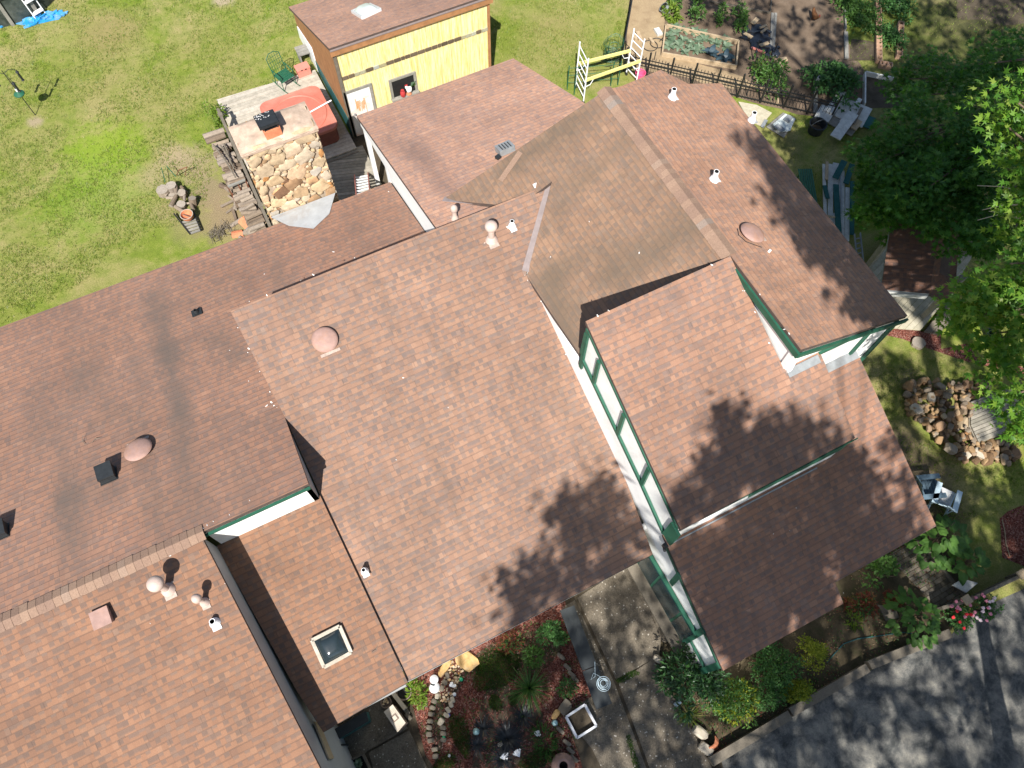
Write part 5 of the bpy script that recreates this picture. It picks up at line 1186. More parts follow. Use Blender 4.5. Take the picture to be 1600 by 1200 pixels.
for i, (x, y, l, w_, r_, lb) in enumerate(((1065, 175, .36, .16, .4, 'tan wood offcut at the far end of the black sheet'), (1132, 222, .32, .09, .1, 'narrow tan offcut on the upper edge of the black sheet'), (1142, 252, .36, .09, .3, 'tan offcut in the middle of the black sheet'), (1142, 368, .36, .13, 0, 'wide tan offcut near the lower end of the black sheet'), (1008, 295, .34, .13, 1.9, 'pale offcut at the left edge of the black sheet'))):
    p = P(*gc(x, y), .09); mb = MB(); mb.box(p, (l, w_, .04), 'tan_board', rz=r_, ry=.05); tag(mb.build('wood_offcut', origin=p), lb, 'offcut')
p, q = P(*gc(1038, 395), .09), P(*gc(1150, 442), .09); mb = MB(); mb.plank(p, q, .06, .05, 'salmon'); tag(mb.build('red_bar', origin=p), 'reddish bar along the lower edge of the black sheet', 'bar')
for (bx, tx, lb) in (((1045, 500), (1100, 330), 'black metal stake standing below the black sheet'), ((1215, 462), (1280, 358), 'black metal stake beside the pair of grey planks'), ((992, 797), (1075, 600), 'black metal stake rising behind the iron fence, the left of two'), ((1165, 790), (1222, 670), 'black metal stake in the leafy vines behind the iron fence')):
    b = P(*gc(*bx)); h = min((abs(proj(b+V3((0, 0, hh)))[1]-gc(*tx)[1]), hh) for hh in [i*.05 for i in range(6, 50)])[1]; mb = MB(); mb.tube(b, b+V3((0, 0, h)), .02, n=6, m='black'); tag(mb.build('stake', origin=b), lb, 'stake')
c = P(*gc(1210, 450), .1); mb = MB()
for i in range(7): mb.rock(c+V3((rs.uniform(-.2, .2), rs.uniform(-.15, .15), 0)), (.16, .06, .06), 'plastic', i+40, .6, rs.random()*3)
tag(mb.build('black_bag', origin=c), 'crumpled black bag at the foot of the grey planks', 'bag')
mb = MB(); c = P(*gc(215, 375), .02)
for k_, (ox, r) in enumerate(((-.12, .26), (.16, .24))): mb.path([c+V3((ox+r*math.cos(t), r*math.sin(t), .02+.004*k_)) for t in [j*.3 for j in range(22)]], .014, 5, 'black')
mb.path([P(*gc(270, 345), .03), P(*gc(300, 310), .03)], .014, 5, 'black'); mb.path([P(*gc(240, 430), .03), P(*gc(225, 500), .03)], .014, 5, 'black')
tag(mb.build('hose', origin=c), 'black hose lying in loops on the straw ground', 'hose')
for (x, y, l, w_, r_, mt, lb) in ((258, 265, .34, .2, 1.45, 'white_board', 'pale block on the straw ground'), (98, 300, .42, .13, 1.3, 'tan_board', 'tan offcut lying beside the black mesh fence'), (62, 310, .26, .1, 1.5, 'tan_board', 'small tan offcut behind the scaffold top'), (203, 340, .28, .09, 1.5, 'tan_board', 'small tan offcut lying inside the black hose loop')):
    p = P(*gc(x, y), .05); mb = MB(); mb.box(p, (l, w_, .08), mt, rz=r_); tag(mb.build('wood_offcut', origin=p), lb, 'offcut')
plant('vine', 'leafy green vines climbing behind the iron fence', 'plant', gc(1195, 620), (.6, 1.1, .8), 700, .13, .07, 'lf_heart', clump=14, seed=9)
plant('seedling', 'small green seedlings beside the black metal stake', 'plant', gc(1120, 560), (.4, .35, .3), 120, .1, .05, 'lf_lime', seed=10)
board(gc(1265, 500), gc(1330, 490), .16, .05, 'tan_board', 'short tan board lying across the top of a narrow plank', .07); board(gc(1278, 512), gc(1278, 600), .10, .05, 'tan_board', 'tan plank leading down towards the vines', .05); board(gc(1278, 600), gc(1252, 860), .07, .05, 'tan_board', 'narrow tan plank between the vines and the bare soil', .04)
board((1275, 108), (1274, 178), .13, .05, 'grey_board', 'wide pale board standing along the leafy potato patch', .06)
c = P(1277, 126, .2); mb = MB(); mb.lathe(c, [(.06, 0), (.075, .16), (.06, .16), (.05, .05)], 16, ['whiteglaze', 'whiteglaze', 'lf_purple'], ax=(.1, -.2, 1)); tag(smooth(mb.build('cup', origin=c)), 'small white cup on the pale board by the potato patch', 'cup')
plant('potato_plant', 'dense dark green potato patch beside the pale board', 'plant', (1308, 132), (1.0, 1.3, .5), 1500, .15, .085, 'lf_shrub', clump=22, seed=12, stem=False)
# hen
hp = P(1270, 32); o = thing('hen', 'brown hen pecking on the bare shaded soil', 'hen', hp); hb = MB(); hd = V3((-.25, -1, 0)).normalized()
import bmesh
def skin(name, joints, edges, mat, parent=None, lvl=2, base=None):
    me = bpy.data.meshes.new(name); off = wl(parent) if parent else V3(base or (0, 0, 0))
    me.from_pydata([V3(j[0])-off for j in joints], edges, []); ob = bpy.data.objects.new(name, me); COL.objects.link(ob)
    if parent: ob.parent = parent
    else: ob.location = off
    m1 = ob.modifiers.new('skin', 'SKIN'); m1.use_smooth_shade = True
    for i, j in enumerate(joints): me.skin_vertices[0].data[i].radius = j[1] if isinstance(j[1], tuple) else (j[1], j[1])
    me.skin_vertices[0].data[0].use_root = True
    m2 = ob.modifiers.new('sub', 'SUBSURF'); m2.levels = m2.render_levels = lvl; me.materials.append(M[mat]); return ob
M['hen'] = paint('hen_feathers', (.13, .055, .02), .8, .4, 25)
H0 = lambda f, z, s=0: hp + hd*f + V3((-hd.y, hd.x, 0))*s + V3((0, 0, z))
skin('body', [(H0(0, .2), .11), (H0(.12, .22), .09), (H0(.2, .30), .05), (H0(.26, .36), .042), (H0(.31, .35), .014), (H0(-.13, .24), .08), (H0(-.25, .36), .035), (H0(-.02, .08, .05), .02), (H0(-.01, .0, .05), .014), (H0(-.02, .08, -.05), .02), (H0(-.01, 0, -.05), .014)], [(0, 1), (1, 2), (2, 3), (3, 4), (0, 5), (5, 6), (0, 7), (7, 8), (0, 9), (9, 10)], 'hen', o)
mb = MB(); mb.box(H0(.26, .41), (.05, .015, .04), 'redpaint', rz=math.atan2(hd.y, hd.x)); mb.build('comb', o)
# right-hand beds
def g6(x, y): return 1240+x/6, y/6
board(g6(470, -20), g6(487, 280), .05, .12, 'grey_board', 'grey board edging the bare soil at the green bed', .06); board(g6(490, 300), g6(496, 550), .13, .06, 'grey_board', 'short wide grey board at the end of the edging board', .06)
plant('ground_plants', 'dense bright green leafy bed between grey edging and the brick row', 'plant', g6(635, 150), (.62, 1.7, .25), 2200, .11, .06, 'lf_heart', clump=30, seed=14, stem=False)
plant('flower_clump', 'leafy clump with white flowers inside the brick edged bed', 'plant', g6(905, 330), (.4, 1.2, .4), 900, .11, .05, 'lf_shrub', clump=14, seed=15, stem=False)
plant('flower_clump', 'leafy clump at the top edge beyond the brick row', 'plant', g6(960, 60), (.7, .8, .4), 900, .12, .06, 'lf_shrub', clump=14, seed=16, stem=False)
BL = 'hollow tan brick set on edge along the flower bed'
def bricks(a, b, n, mb_m='brickred', lb=BL):
    a, b = P(*a, .09), P(*b, .09)
    for i in range(n):
        p = a.lerp(b, (i+.5)/n); d = (b-a)/n*.94; mb = MB(); z = d.normalized(); rz = math.atan2(d.y, d.x); L_ = d.length
        for s_ in (-1, 1):
            mb.box(p+Matrix.Rotation(rz, 3, 'Z') @ V3((0, s_*.085, 0)), (L_, .03, .18), 'brickred', rz=rz); mb.box(p+Matrix.Rotation(rz, 3, 'Z') @ V3((s_*(L_/2-.015), 0, 0)), (.03, .14, .18), 'brickred', rz=rz)
        mb.box(p-V3((0, 0, .06)), (L_*.9, .14, .04), 'dark_soil', rz=rz); tag(mb.build('hollow_brick', origin=p), lb, 'brick', 'hollow bricks edging the flower bed')
bricks(g6(787, -60), g6(796, 580), 18); bricks(g6(800, 600), g6(920, 625), 3); bricks(g6(1002, 215), g6(985, 540), 8)
o = thing('bed_frame', 'L shaped white timber bed frame on dark soil', 'garden bed', P(*g6(668, 800)))
for a, b in ((g6(666, 690), g6(662, 985)), (g6(672, 688), g6(930, 745))): mb = MB(); mb.plank(P(*a, .09), P(*b, .09), .05, .18, 'white_board'); mb.build('board', o)
# dumped boards
def g2(x, y): return 1240+x/6, y/6
PILE = 'dumped boards beside the black tub'
for i, (a, b, wd, z, mt, lb) in enumerate((((310, 1010), (620, 1180), 1.15, .08, 'grey_board', 'wide grey sheet at the bottom of the dumped pile'), ((430, 1000), (690, 1110), .95, .13, 'white_board', 'wide pale sheet lying under the loose planks'), ((470, 860), (330, 1060), .32, .20, 'white_board', 'long white plank sticking out at the top of the dumped pile'), ((330, 1010), (260, 1120), .5, .17, 'white_board', 'broad short white board beside the black tub'), ((625, 925), (560, 1020), .14, .28, 'white_board', 'narrow white board on top with a pointed end'), ((600, 1000), (470, 1160), .34, .25, 'white_board', 'white plank crossing the middle of the dumped pile'), ((560, 1060), (390, 1290), .36, .31, 'white_board', 'topmost long white plank of the dumped pile'), ((620, 1130), (560, 1210), .2, .22, 'tan_board', 'small tan offcut under the topmost white plank'), ((640, 1010), (560, 1160), .10, .30, 'timber', 'thin brown batten along the topmost white plank'), ((690, 1080), (640, 1180), .6, .09, 'green_board', 'dark blue green sheet at the tree side of the dumped pile'))):
    board(g2(*a), g2(*b), wd, .035, mt, lb, z)
bucket((1279, 193), .27, .36, 'black', 'tub', 'round black rubber tub on the grass beside the dumped boards', 'tub', ins='dark_soil', taper=.85)
def g7(x, y): return 1050+x/8, 150+y/8
for i, (px, z, mt, lb) in enumerate((([(830, 70), (1060, 110), (1250, 210), (1110, 370), (960, 300)], .05, 'cream_board', 'large mouldy cream board on the ground at the roof edge'), ([(1110, 375), (1160, 290), (1200, 300), (1150, 395)], .08, 'galv', 'small sheet of shiny metal against the cream board'), ([(1180, 380), (1390, 205), (1550, 290), (1480, 400), (1400, 520)], .06, 'grey_board', 'large grey sheet at the bottom of the glass stack'), ([(1260, 350), (1420, 220), (1540, 280), (1480, 430), (1340, 450)], .11, 'glass_light', 'pane of clouded glass in the middle of the stack'), ([(1390, 290), (1450, 230), (1520, 260), (1460, 330)], .15, 'galv', 'small bright pane on top of the glass stack'), ([(1270, 380), (1330, 340), (1420, 420), (1360, 450)], .14, 'galv', 'narrow grey pane lying at the near edge of the glass stack'))):
    ps = [P(*g7(*q), z) for q in px]; mb = MB(); mb.prism(ps, (0, 0, -.03), mt); tag(mb.build('sheet_panel', origin=ps[0]), lb, 'panel')
# lumber stack
def g8(x, y): return 1200+x/3, y/3
for i, (a, b, wd, z, mt, lb) in enumerate((((262, 770), (268, 1010), .10, .12, 'white_board', 'outermost white board of the lumber stack'), ((277, 758), (275, 842), .09, .2, 'tan_board', 'short cream board on top of the lumber stack'), ((292, 770), (292, 1040), .16, .10, 'white_board', 'white board second from the roof side'), ((318, 765), (316, 900), .18, .10, 'white_board', 'white board under the slanted green plank'), ((345, 800), (345, 1130), .17, .10, 'white_board', 'long white board lying beside the straight green plank'), ((372, 880), (370, 1130), .13, .11, 'white_board', 'white board between two dark green planks'), ((305, 1000), (335, 1130), .14, .08, 'white_board', 'lowest white board at the roof end of the stack'), ((358, 755), (315, 835), .20, .24, 'green_board', 'dark green plank lying slanted across the stack'), ((318, 865), (332, 1100), .17, .20, 'green_board', 'straight dark green plank along the middle of the stack'), ((395, 770), (365, 860), .17, .18, 'green_board', 'dark green plank at the tree end of the stack'), ((395, 850), (393, 1100), .13, .16, 'green_board', 'dark green plank at the outer edge by the tree'), ((265, 870), (280, 930), .13, .22, 'green_board', 'short dark green offcut on the white boards'), ((341, 820), (343, 1000), .04, .22, 'galv', 'thin metal strip along the green plank'), ((265, 1010), (325, 1020), .06, .2, 'tan_board', 'small cream stick lying across the roof end'))):
    board(g8(*a), g8(*b), wd, .035, mt, lb, z, name='lumber_board')
o = thing('green_bench', 'green slatted metal bench half hidden under the roof edge', 'bench', P(1256, 290)); 
for i in range(7): mb = MB(); x = 1248+i*3.2; mb.plank(P(x, 264, .4), P(x+9, 318, .4), .05, .02, 'greenmetal'); mb.build('slat', o)
for a in ((1250, 270), (1268, 270), (1256, 312), (1274, 312)): mb = MB(); p = P(*a, .4); mb.box((p.x, p.y, .2), (.04, .04, .38), 'greenmetal'); mb.build('leg', o)
a0, a1, b0_, b1_ = P(1335, 366, .3), P(1344, 364, .3), P(1340, 412, .3), P(1349, 410, .3); o = thing('aluminium_ladder', 'short aluminium ladder lying beside the lumber stack', 'ladder', a0)
for p, q in ((a0, b0_), (a1, b1_)): mb = MB(); mb.plank(p, q, .03, .06, 'galv'); mb.build('rail', o)
for i in range(1, 6): mb = MB(); t = i/6; mb.plank(a0.lerp(b0_, t), a1.lerp(b1_, t), .03, .03, 'galv'); mb.build('rung', o)
M['mulchdry'] = leafmat('dry_leaves', [(0, (.16, .10, .05)), (1, (.30, .21, .12))], .2)
# ================================================================== PAVILION, RIGHT YARD
ZR = 2.35
pv = thing('pavilion', 'small open pavilion with a dark brown shingle roof over a cream plank floor', 'pavilion', P(1443, 495, .25))
c1, c2 = P(1376, 452, ZR), P(1452, 459, ZR); c3 = P(1490, 476, ZR-.35); c0 = P(1375, 340, ZR)
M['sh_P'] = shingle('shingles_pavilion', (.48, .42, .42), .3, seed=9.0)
ed = (c2-c1); ed.z = 0; ed.normalize(); bkd = (c0-c1); bkd.z = 0
plP = pl3(c1, c2, c1+bkd+V3((0, 0, .9)))
mb = MB(); mb.prism([c1, c2, c2+bkd+V3((0, 0, .9)), c1+bkd+V3((0, 0, .9))], (0, 0, -.08), 'sh_P', 'galv'); mb.build('roof', pv, uvpl=plP)
s2 = V3((ed.y, -ed.x, 0)); far = c2+ed*2.6+bkd*.25+V3((0, 0, -.55))
plP2 = pl3(c2, c3, c2+bkd+V3((0, 0, .9)))
mb = MB(); mb.prism([c2+V3((0, 0, .004)), c3, c3+bkd*.9+V3((0, 0, .55)), c2+bkd+V3((0, 0, .904))], (0, 0, -.08), 'sh_P', 'edge'); mb.build('roof', pv, uvpl=plP2)
fl_ = [P(x, y, .25) for x, y in ((1346, 419), (1395, 362), (1520, 400), (1478, 469), (1439, 515), (1398, 512))]
mb = MB(); floor(mb, fl_, P(1480, 455, .25)-P(1440, 497, .25), .16, .06, 'cream_board', .008); mb.build('floor', pv)
for q in ((1443, 495), (1356, 416), (1500, 400)):
    p = P(*q, .25); mb = MB(); mb.box((p.x, p.y, 1.3), (.15, .15, 2.1), 'grey_board'); mb.build('post', pv)
mb = MB(); mb.plank(c1+V3((0, 0, -.15)), c2+V3((0, 0, -.15)), .06, .14, 'white_board'); mb.build('beam', pv)
o = thing('step', 'low tan timber step in front of the pavilion floor', 'step', P(1460, 510)); mb = MB(); ps = [P(x, y, .10) for x, y in ((1444, 517), (1478, 475), (1496, 490), (1468, 521))]; floor(mb, ps, ps[1]-ps[0], .2, .09, 'timber'); mb.build('tread', o)
stump((1436, 535), .19, .10, 'pale cut tree stump standing in the red mulch')
c = P(1548, 520); o = bucket((1548, 518), .1, .22, 'lf_purple', 'pot', 'dark purple pot half hidden under the maple leaves', 'pot')
# stone pile
M['rubble'] = perisland('field_stone', [(0, (.11, .065, .038)), (.2, (.26, .16, .08)), (.45, (.38, .25, .13)), (.6, (.23, .18, .13)), (.75, (.33, .27, .20)), (.88, (.29, .15, .065)), (1, (.50, .39, .25))], .9, 'object', 9, .6, cvar=.4)
rp = []
for i in range(9):
    mb = MB(); mb.rock((0, 0, 0), (1, random.uniform(.6, .9), random.uniform(.45, .8)), 'rubble', i*3.7, .26); rp.append(mb.build('stone'))
ru = [False]*9
SPOLY = [(1415, 600), (1450, 592), (1500, 600), (1540, 592), (1555, 612), (1522, 625), (1518, 660), (1530, 690), (1560, 690), (1590, 700), (1585, 725), (1540, 722), (1500, 718), (1470, 695), (1440, 660), (1418, 650)]
rs = random.Random(21); n = 0; placed = []
while n < 250:
    x, y = rs.uniform(1412, 1592), rs.uniform(590, 730)
    if not inpoly(x, y, SPOLY): continue
    dpt = min(1, max(0, (1-abs((x-1490)/90))))
    s = rs.uniform(.055, .14) if rs.random() < .85 else rs.uniform(.15, .22); z = .04+rs.random()*.32*dpt
    if any((x-a)**2+(y-b)**2 < (((s+c_)*34)**2)*.5 for a, b, c_ in placed) and rs.random() < .93: continue
    placed.append((x, y, s)); i = rs.randrange(9); b = rp[i]
    if ru[i]: o = b.copy(); COL.objects.link(o)
    else: o = b; ru[i] = True
    o.location = P(x, y, z); o.rotation_euler = (rs.gauss(0, .55), rs.gauss(0, .55), rs.random()*6.3); o.scale = (s, s, s); tag(o, 'rough brown field stone in the heap beside the grey platform', 'stone', 'field stones in the heap'); n += 1
M['palestone'] = paint('pale_stone', (.46, .40, .31), .85, .2, 6, .1)
for (x, y, s, lb) in ((1431, 638, .20, 'squarish cream stone at the left edge of the stone heap'), (1507, 711, .19, 'white stone at the front of the stone heap'), (1455, 620, .16, 'pale stone with a flat top in the sunny part of the heap'), (1530, 708, .20, 'long pale stone at the front right end of the heap')):
    p = P(x, y, .16); mb = MB(); mb.rock(p, (s, s*.75, s*.4), 'palestone', x, .3, x*.1); tag(mb.build('stone', origin=p), lb, 'stone')
o = thing('platform', 'grey weathered wooden platform beside the stone heap', 'platform', P(1545, 645)); ps = [P(x, y, .22) for x, y in ((1517, 628), (1580, 605), (1600, 640), (1566, 676), (1529, 690), (1517, 664))]
mb = MB(); floor(mb, ps, P(1575, 612)-P(1520, 634), .10, .05, 'deck_grey'); mb.build('planking', o)
for a, b in zip(ps, ps[1:]+ps[:1]): mb = MB(); mb.plank(a+V3((0, 0, -.14)), b+V3((0, 0, -.14)), .05, .18, 'deck_grey'); mb.build('skirt_board', o)
# adirondack chairs
M['paleblue'] = paint('pale_blue_paint', (.50, .62, .68), .5, .1, 9); M['slate'] = paint('slate_blue_paint', (.10, .15, .19), .5, .2, 9)
def adirondack(base, yaw, mat, mat2, lb):
    o = thing('lawn_chair', lb, 'chair', base); R = Matrix.Translation(base) @ Matrix.Rotation(yaw, 4, 'Z') @ Matrix.Scale(.78, 4); T = lambda x, y, z: R @ V3((x, y, z))
    mb = MB()
    for i in range(6): mb.plank(T(-.26, -.28+i*.09, .38-i*.022), T(.26, -.28+i*.09, .38-i*.022), .08, .02, mat2)
    mb.build('seat', o); mb = MB()
    for i in range(5): x = -.21+i*.105; mb.plank(T(x, .22, .27), T(x*1.15, .55, .98-abs(i-2)*.05), .095, .02, mat, up=(R @ V3((0, -1, .4)) - base))
    mb.plank(T(-.26, .40, .62), T(.26, .40, .62), .02, .07, mat); mb.build('backrest', o)
    for s_ in (-1, 1):
        mb = MB(); mb.plank(T(s_*.33, -.36, .58), T(s_*.33, .42, .58), .13, .025, mat); mb.build('armrest', o)
        mb = MB(); mb.plank(T(s_*.30, -.30, 0), T(s_*.30, -.30, .57), .025, .10, mat, up=(1, 0, 0)); mb.build('leg', o)
        mb = MB(); mb.plank(T(s_*.28, -.30, .36), T(s_*.28, .55, .06), .03, .10, mat, up=(0, 0, 1)); mb.plank(T(s_*.31, .36, .1), T(s_*.31, .36, .57), .03, .07, mat, up=(1, 0, 0)); mb.build('leg', o)
    return o
adirondack(P(1466, 783), 2.2, 'paleblue', 'whiteflash', 'pale blue and white lawn chair just beyond the shaded roof corner')
adirondack(P(1443, 768), 1.2, 'slate', 'slate', 'slate blue lawn chair half hidden behind the pale one')
def heart_plant(name, lb, px, r3, n, L, seed, mat='lf_heart'):
    rs = random.Random(seed); c = P(px[0], px[1], r3[2]*.6); b = V3((c.x, c.y, 0)); o = thing(name, lb, 'plant', b); mb = MB()
    for i in range(n):
        t = rs.random()*6.283; q = math.sqrt(rs.random()); z = r3[2]*(.4+.6*(1-q*q))+rs.uniform(-.1, .1); p = b+V3((r3[0]*q*math.cos(t), r3[1]*q*math.sin(t), z)); d = V3((math.cos(t), math.sin(t), -.25)); l = L*rs.uniform(.6, 1.2)
        sd = V3((-math.sin(t), math.cos(t), 0)); i0 = len(mb.v); out = [(0, .04), (-.12, .26), (.05, .46), (.35, .46), (.7, .26), (1.0, 0), (.7, -.26), (.35, -.46), (.05, -.46), (-.12, -.26)]
        mb.v += [p+d*(l*a)+sd*(l*bb*.95)+V3((0, 0, -abs(bb)*l*.18)) for a, bb in out]; mb.f.append(tuple(range(i0, i0+len(out)))); mb.mi.append(mb.m(mat))
    mb.build('foliage', o); sb = MB()
    for i in range(9): t = rs.random()*6.283; q = rs.random()*.8; sb.path([b, b+V3((r3[0]*q*.4*math.cos(t), r3[1]*q*.4*math.sin(t), r3[2]*.6)), b+V3((r3[0]*q*math.cos(t), r3[1]*q*math.sin(t), r3[2]*.95))], [.014, .010, .005], 5, 'bark')
    sb.build('stem', o); return o
heart_plant('redbud_shrub', 'broad heart leaved bush at the roof corner beside the paved path', (1470, 845), (.75, .5, 1.0), 105, .20, 3)
heart_plant('redbud_shrub', 'outer heart leaved branches spreading over the dark ground by the low wall', (1510, 880), (.55, .32, .7), 50, .20, 4)
heart_plant('redbud_shrub', 'heart leaved bush between the paved path and the timber edging', (1432, 965), (.55, .65, .9), 120, .16, 5)
plant('shrub', 'dark bush under the roof edge beside the paved path', 'shrub', (1378, 895), (.6, .4, .6), 420, .12, .06, 'lf_heart', clump=8, seed=31)
plant('red_leaf_shrub', 'reddish leaved shrub below the notch in the roof edge', 'shrub', (1342, 945), (.36, .3, .4), 320, .13, .045, 'lf_red', clump=5, seed=32, mat2='lf_shrub')
plant('red_leaf_shrub', 'red leaved shrub beside the heart leaved bush', 'shrub', (1397, 935), (.26, .26, .4), 200, .12, .045, 'lf_red', clump=5, seed=33)
plant('shrub', 'small pale tufted plant in front of the red shrub', 'shrub', (1333, 968), (.15, .22, .25), 90, .15, .025, 'lf_lime', seed=34, stem=False)
def roses(lb, px, r3, cols, seed):
    o = plant('rose_bush', lb, 'rose bush', px, r3, 420, .08, .045, 'lf_shrub', clump=8, seed=seed); rs = random.Random(seed); mb = MB(); b = wl(o)
    for i in range(16):
        t = rs.random()*6.283; q = math.sqrt(rs.random()); p = b+V3((r3[0]*q*math.cos(t), r3[1]*q*math.sin(t), r3[2]*(.9+.35*(1-q*q)))); mb.rock(p, (.04, .04, .03), rs.choice(cols), i, .4)
    mb.build('flowers', o)
M['rose_red'] = paint('red_petals', (.55, .02, .03), .5, .3, 30); M['rose_pink'] = paint('pink_petals', (.72, .25, .32), .5, .3, 30); M['rose_pale'] = paint('pale_petals', (.80, .62, .62), .5, .2, 30)
roses('rose bush with deep red flowers at the corner of the driveway', (1494, 962), (.35, .35, .55), ['rose_red', 'rose_red', 'rose_pink'], 41); roses('rose bush with pale pink flowers in front of the low timber wall', (1532, 950), (.5, .3, .55), ['rose_pink', 'rose_pale', 'rose_pale'], 42)
mb = MB(); ps = [P(x, y, .3) for x, y in ((1488, 914), (1504, 904), (1528, 911), (1510, 926))]; mb.prism(ps, (0, 0, -.04), 'white_board'); tag(mb.build('board', origin=ps[0]), 'white square board leaning in the dark corner behind the low wall', 'board')
o = thing('timber_wall', 'low weathered timber wall along the driveway corner', 'wall', P(1540, 925)); mb = MB()
for (a, b) in (((1466, 952), (1508, 940)), ((1508, 940), (1594, 899)), ((1594, 899), (1690, 850))):
    for j in range(3): mb.plank(P(*a, .08+.17*j) if 0 else V3((P(*a, .3).x, P(*a, .3).y, .08+.17*j)), V3((P(*b, .3).x, P(*b, .3).y, .08+.17*j)), .08, .155, 'timber')
mb.build('planks', o)
for q in ((1508, 938), (1594, 898)): p = P(*q, .5); mb = MB(); mb.box((p.x, p.y, .28), (.12, .12, .56), 'timber'); mb.box((p.x, p.y, .58), (.2, .2, .05), 'tan_board'); mb.build('post', o)
for (a, b, lb) in (((1110, 1190), (1232, 1117), 'dark timber edging beam at the walkway end of the planting strip'), ((1234, 1113), (1353, 1044), 'middle timber edging beam along the driveway'), ((1356, 1040), (1482, 990), 'sunlit timber edging beam nearest the rose bushes')):
    mb = MB(); p, q = P(*a, .12), P(*b, .12); mb.plank(p, q, .20, .24, 'timber'); tag(mb.build('edging_timber', origin=p), lb, 'timber')
mb = MB(); mb.path([P(x, y, .03) for x, y in ((1292, 1035), (1305, 1020), (1318, 1006), (1340, 998), (1370, 994), (1410, 988), (1425, 990))], .012, 6, 'teal'); tag(mb.build('garden_hose', origin=P(1340, 998)), 'dark green hose lying across the planting strip', 'hose')
mb = MB(); mb.path([P(x, y, .03) for x, y in ((1566, 812), (1570, 830), (1572, 850), (1578, 870))], .012, 6, 'tan_board'); tag(mb.build('garden_hose', origin=P(1566, 812)), 'thin tan hose beside the dark red mulch', 'hose')
mb = MB(); ps = [P(x, y, .05) for x, y in ((1372, 945), (1398, 948), (1405, 965), (1385, 970))]; mb.prism(ps, (0, 0, -.05), 'timber'); tag(mb.build('stepping_stone', origin=ps[0]), 'flat grey stepping stone beside the red shrub', 'paving stone')
# shrubs of the planting strip
plant('rhododendron', 'large dark glossy shrub at the foot of the half timbered gable', 'shrub', (1082, 1062), (.72, .88, .8), 1500, .15, .055, 'lf_gloss', clump=18, seed=51)
plant('shrub', 'bright green shrub between the glossy dark shrub and the driveway edging', 'shrub', (1140, 1092), (.66, .6, .7), 1500, .09, .04, 'lf_heart', clump=16, seed=52, mat2='lf_yellow')
plant('shrub', 'blue green shrub under the front roof edge', 'shrub', (1205, 1045), (.7, .55, .7), 1500, .08, .035, 'lf_shrub', clump=14, seed=53, mat2='lf_heart')
plant('shrub', 'golden yellow shrub under the front roof edge', 'shrub', (1268, 1018), (.42, .46, .75), 1300, .055, .03, 'lf_yellow', clump=14, seed=54)
plant('shrub', 'low yellow green shrub spilling over the timber edging', 'shrub', (1246, 1082), (.42, .3, .45), 800, .07, .035, 'lf_yellow', clump=10, seed=55, mat2='lf_lime')
plant('shrub', 'feathery green shrub behind the low yellow shrub', 'shrub', (1200, 1090), (.5, .4, .6), 1000, .08, .025, 'lf_shrub', clump=10, seed=56)
mb = MB(); rs = random.Random(9); rosette(mb, P(1075, 1118, .02), 60, .5, .02, 'blade', rs, (.3, 1.3), 4, 1.0); tag(mb.build('grass_tuft', origin=P(1075, 1118)), 'pale grass tuft beside the small blue can', 'grass')
for (x, y, s, lb) in ((1093, 1144, .2, 'tan boulder at the walkway edge nearest the grass tuft'), (1103, 1170, .2, 'tan boulder at the lower end of the walkway edge'), (1028, 1030, .14, 'long edging stone at the inner corner of the walkway')):
    p = P(x, y, .08); mb = MB(); mb.rock(p, (s, s*.65, .14), 'palestone', x, .3, 2.0); tag(mb.build('boulder', origin=p), lb, 'boulder')
shard((1117, 1164), .2, 'triangular terracotta shard beside the tan boulders', .5, 1.0)
c = P(1058, 1100, .0); mb = MB(); mb.tube(c+V3((-.08, 0, .06)), c+V3((.08, .02, .06)), .05, n=16, m='paleblue', mcap='pvc'); tag(mb.build('can', origin=c), 'small blue and white can lying at the walkway edge', 'can')
mb = MB(); rs = random.Random(33); c = 0
while c < 1500:
    x, y = rs.uniform(640, 930), rs.uniform(940, 1210)
    if mnoise.noise(P(x, y)*1.8+V3((3, 1, 0))) < .02 or not inpoly(x, y, [(640, 1090), (690, 1050), (880, 940), (900, 1000), (925, 1060), (900, 1180), (905, 1215), (720, 1215), (665, 1170)]): continue
    c += 1; t = rs.random()*6.3; mb.leaf(P(x, y, rs.uniform(.02, .07)), (math.cos(t), math.sin(t), rs.uniform(.1, .9)), (0, 0, 1), rs.uniform(.03, .08), rs.uniform(.01, .025), rs.choice(['lf_shrub', 'moss', 'lf_gloss', 'mulchdry']), .2)
tag(mb.build('ground_cover', origin=P(760, 1080)), kind='stuff')
mb = MB(); rs = random.Random(31); ST = [(1040, 1040), (1320, 880), (1470, 830), (1500, 940), (1352, 1040), (1112, 1186), (1060, 1090)]
c = 0
while c < 2600:
    x, y = rs.uniform(1035, 1500), rs.uniform(830, 1190)
    if not inpoly(x, y, ST) or mnoise.noise(P(x, y)*1.3) < -.1: continue
    c += 1; t = rs.random()*6.3; mb.leaf(P(x, y, rs.uniform(.01, .06)), (math.cos(t), math.sin(t), rs.uniform(-.1, .5)), (0, 0, 1), rs.uniform(.03, .08), rs.uniform(.012, .03), rs.choice(['lf_shrub', 'lf_heart', 'lf_red', 'mulchdry', 'mulchdry']), .2)
tag(mb.build('ground_cover', origin=P(1250, 1000)), kind='stuff')
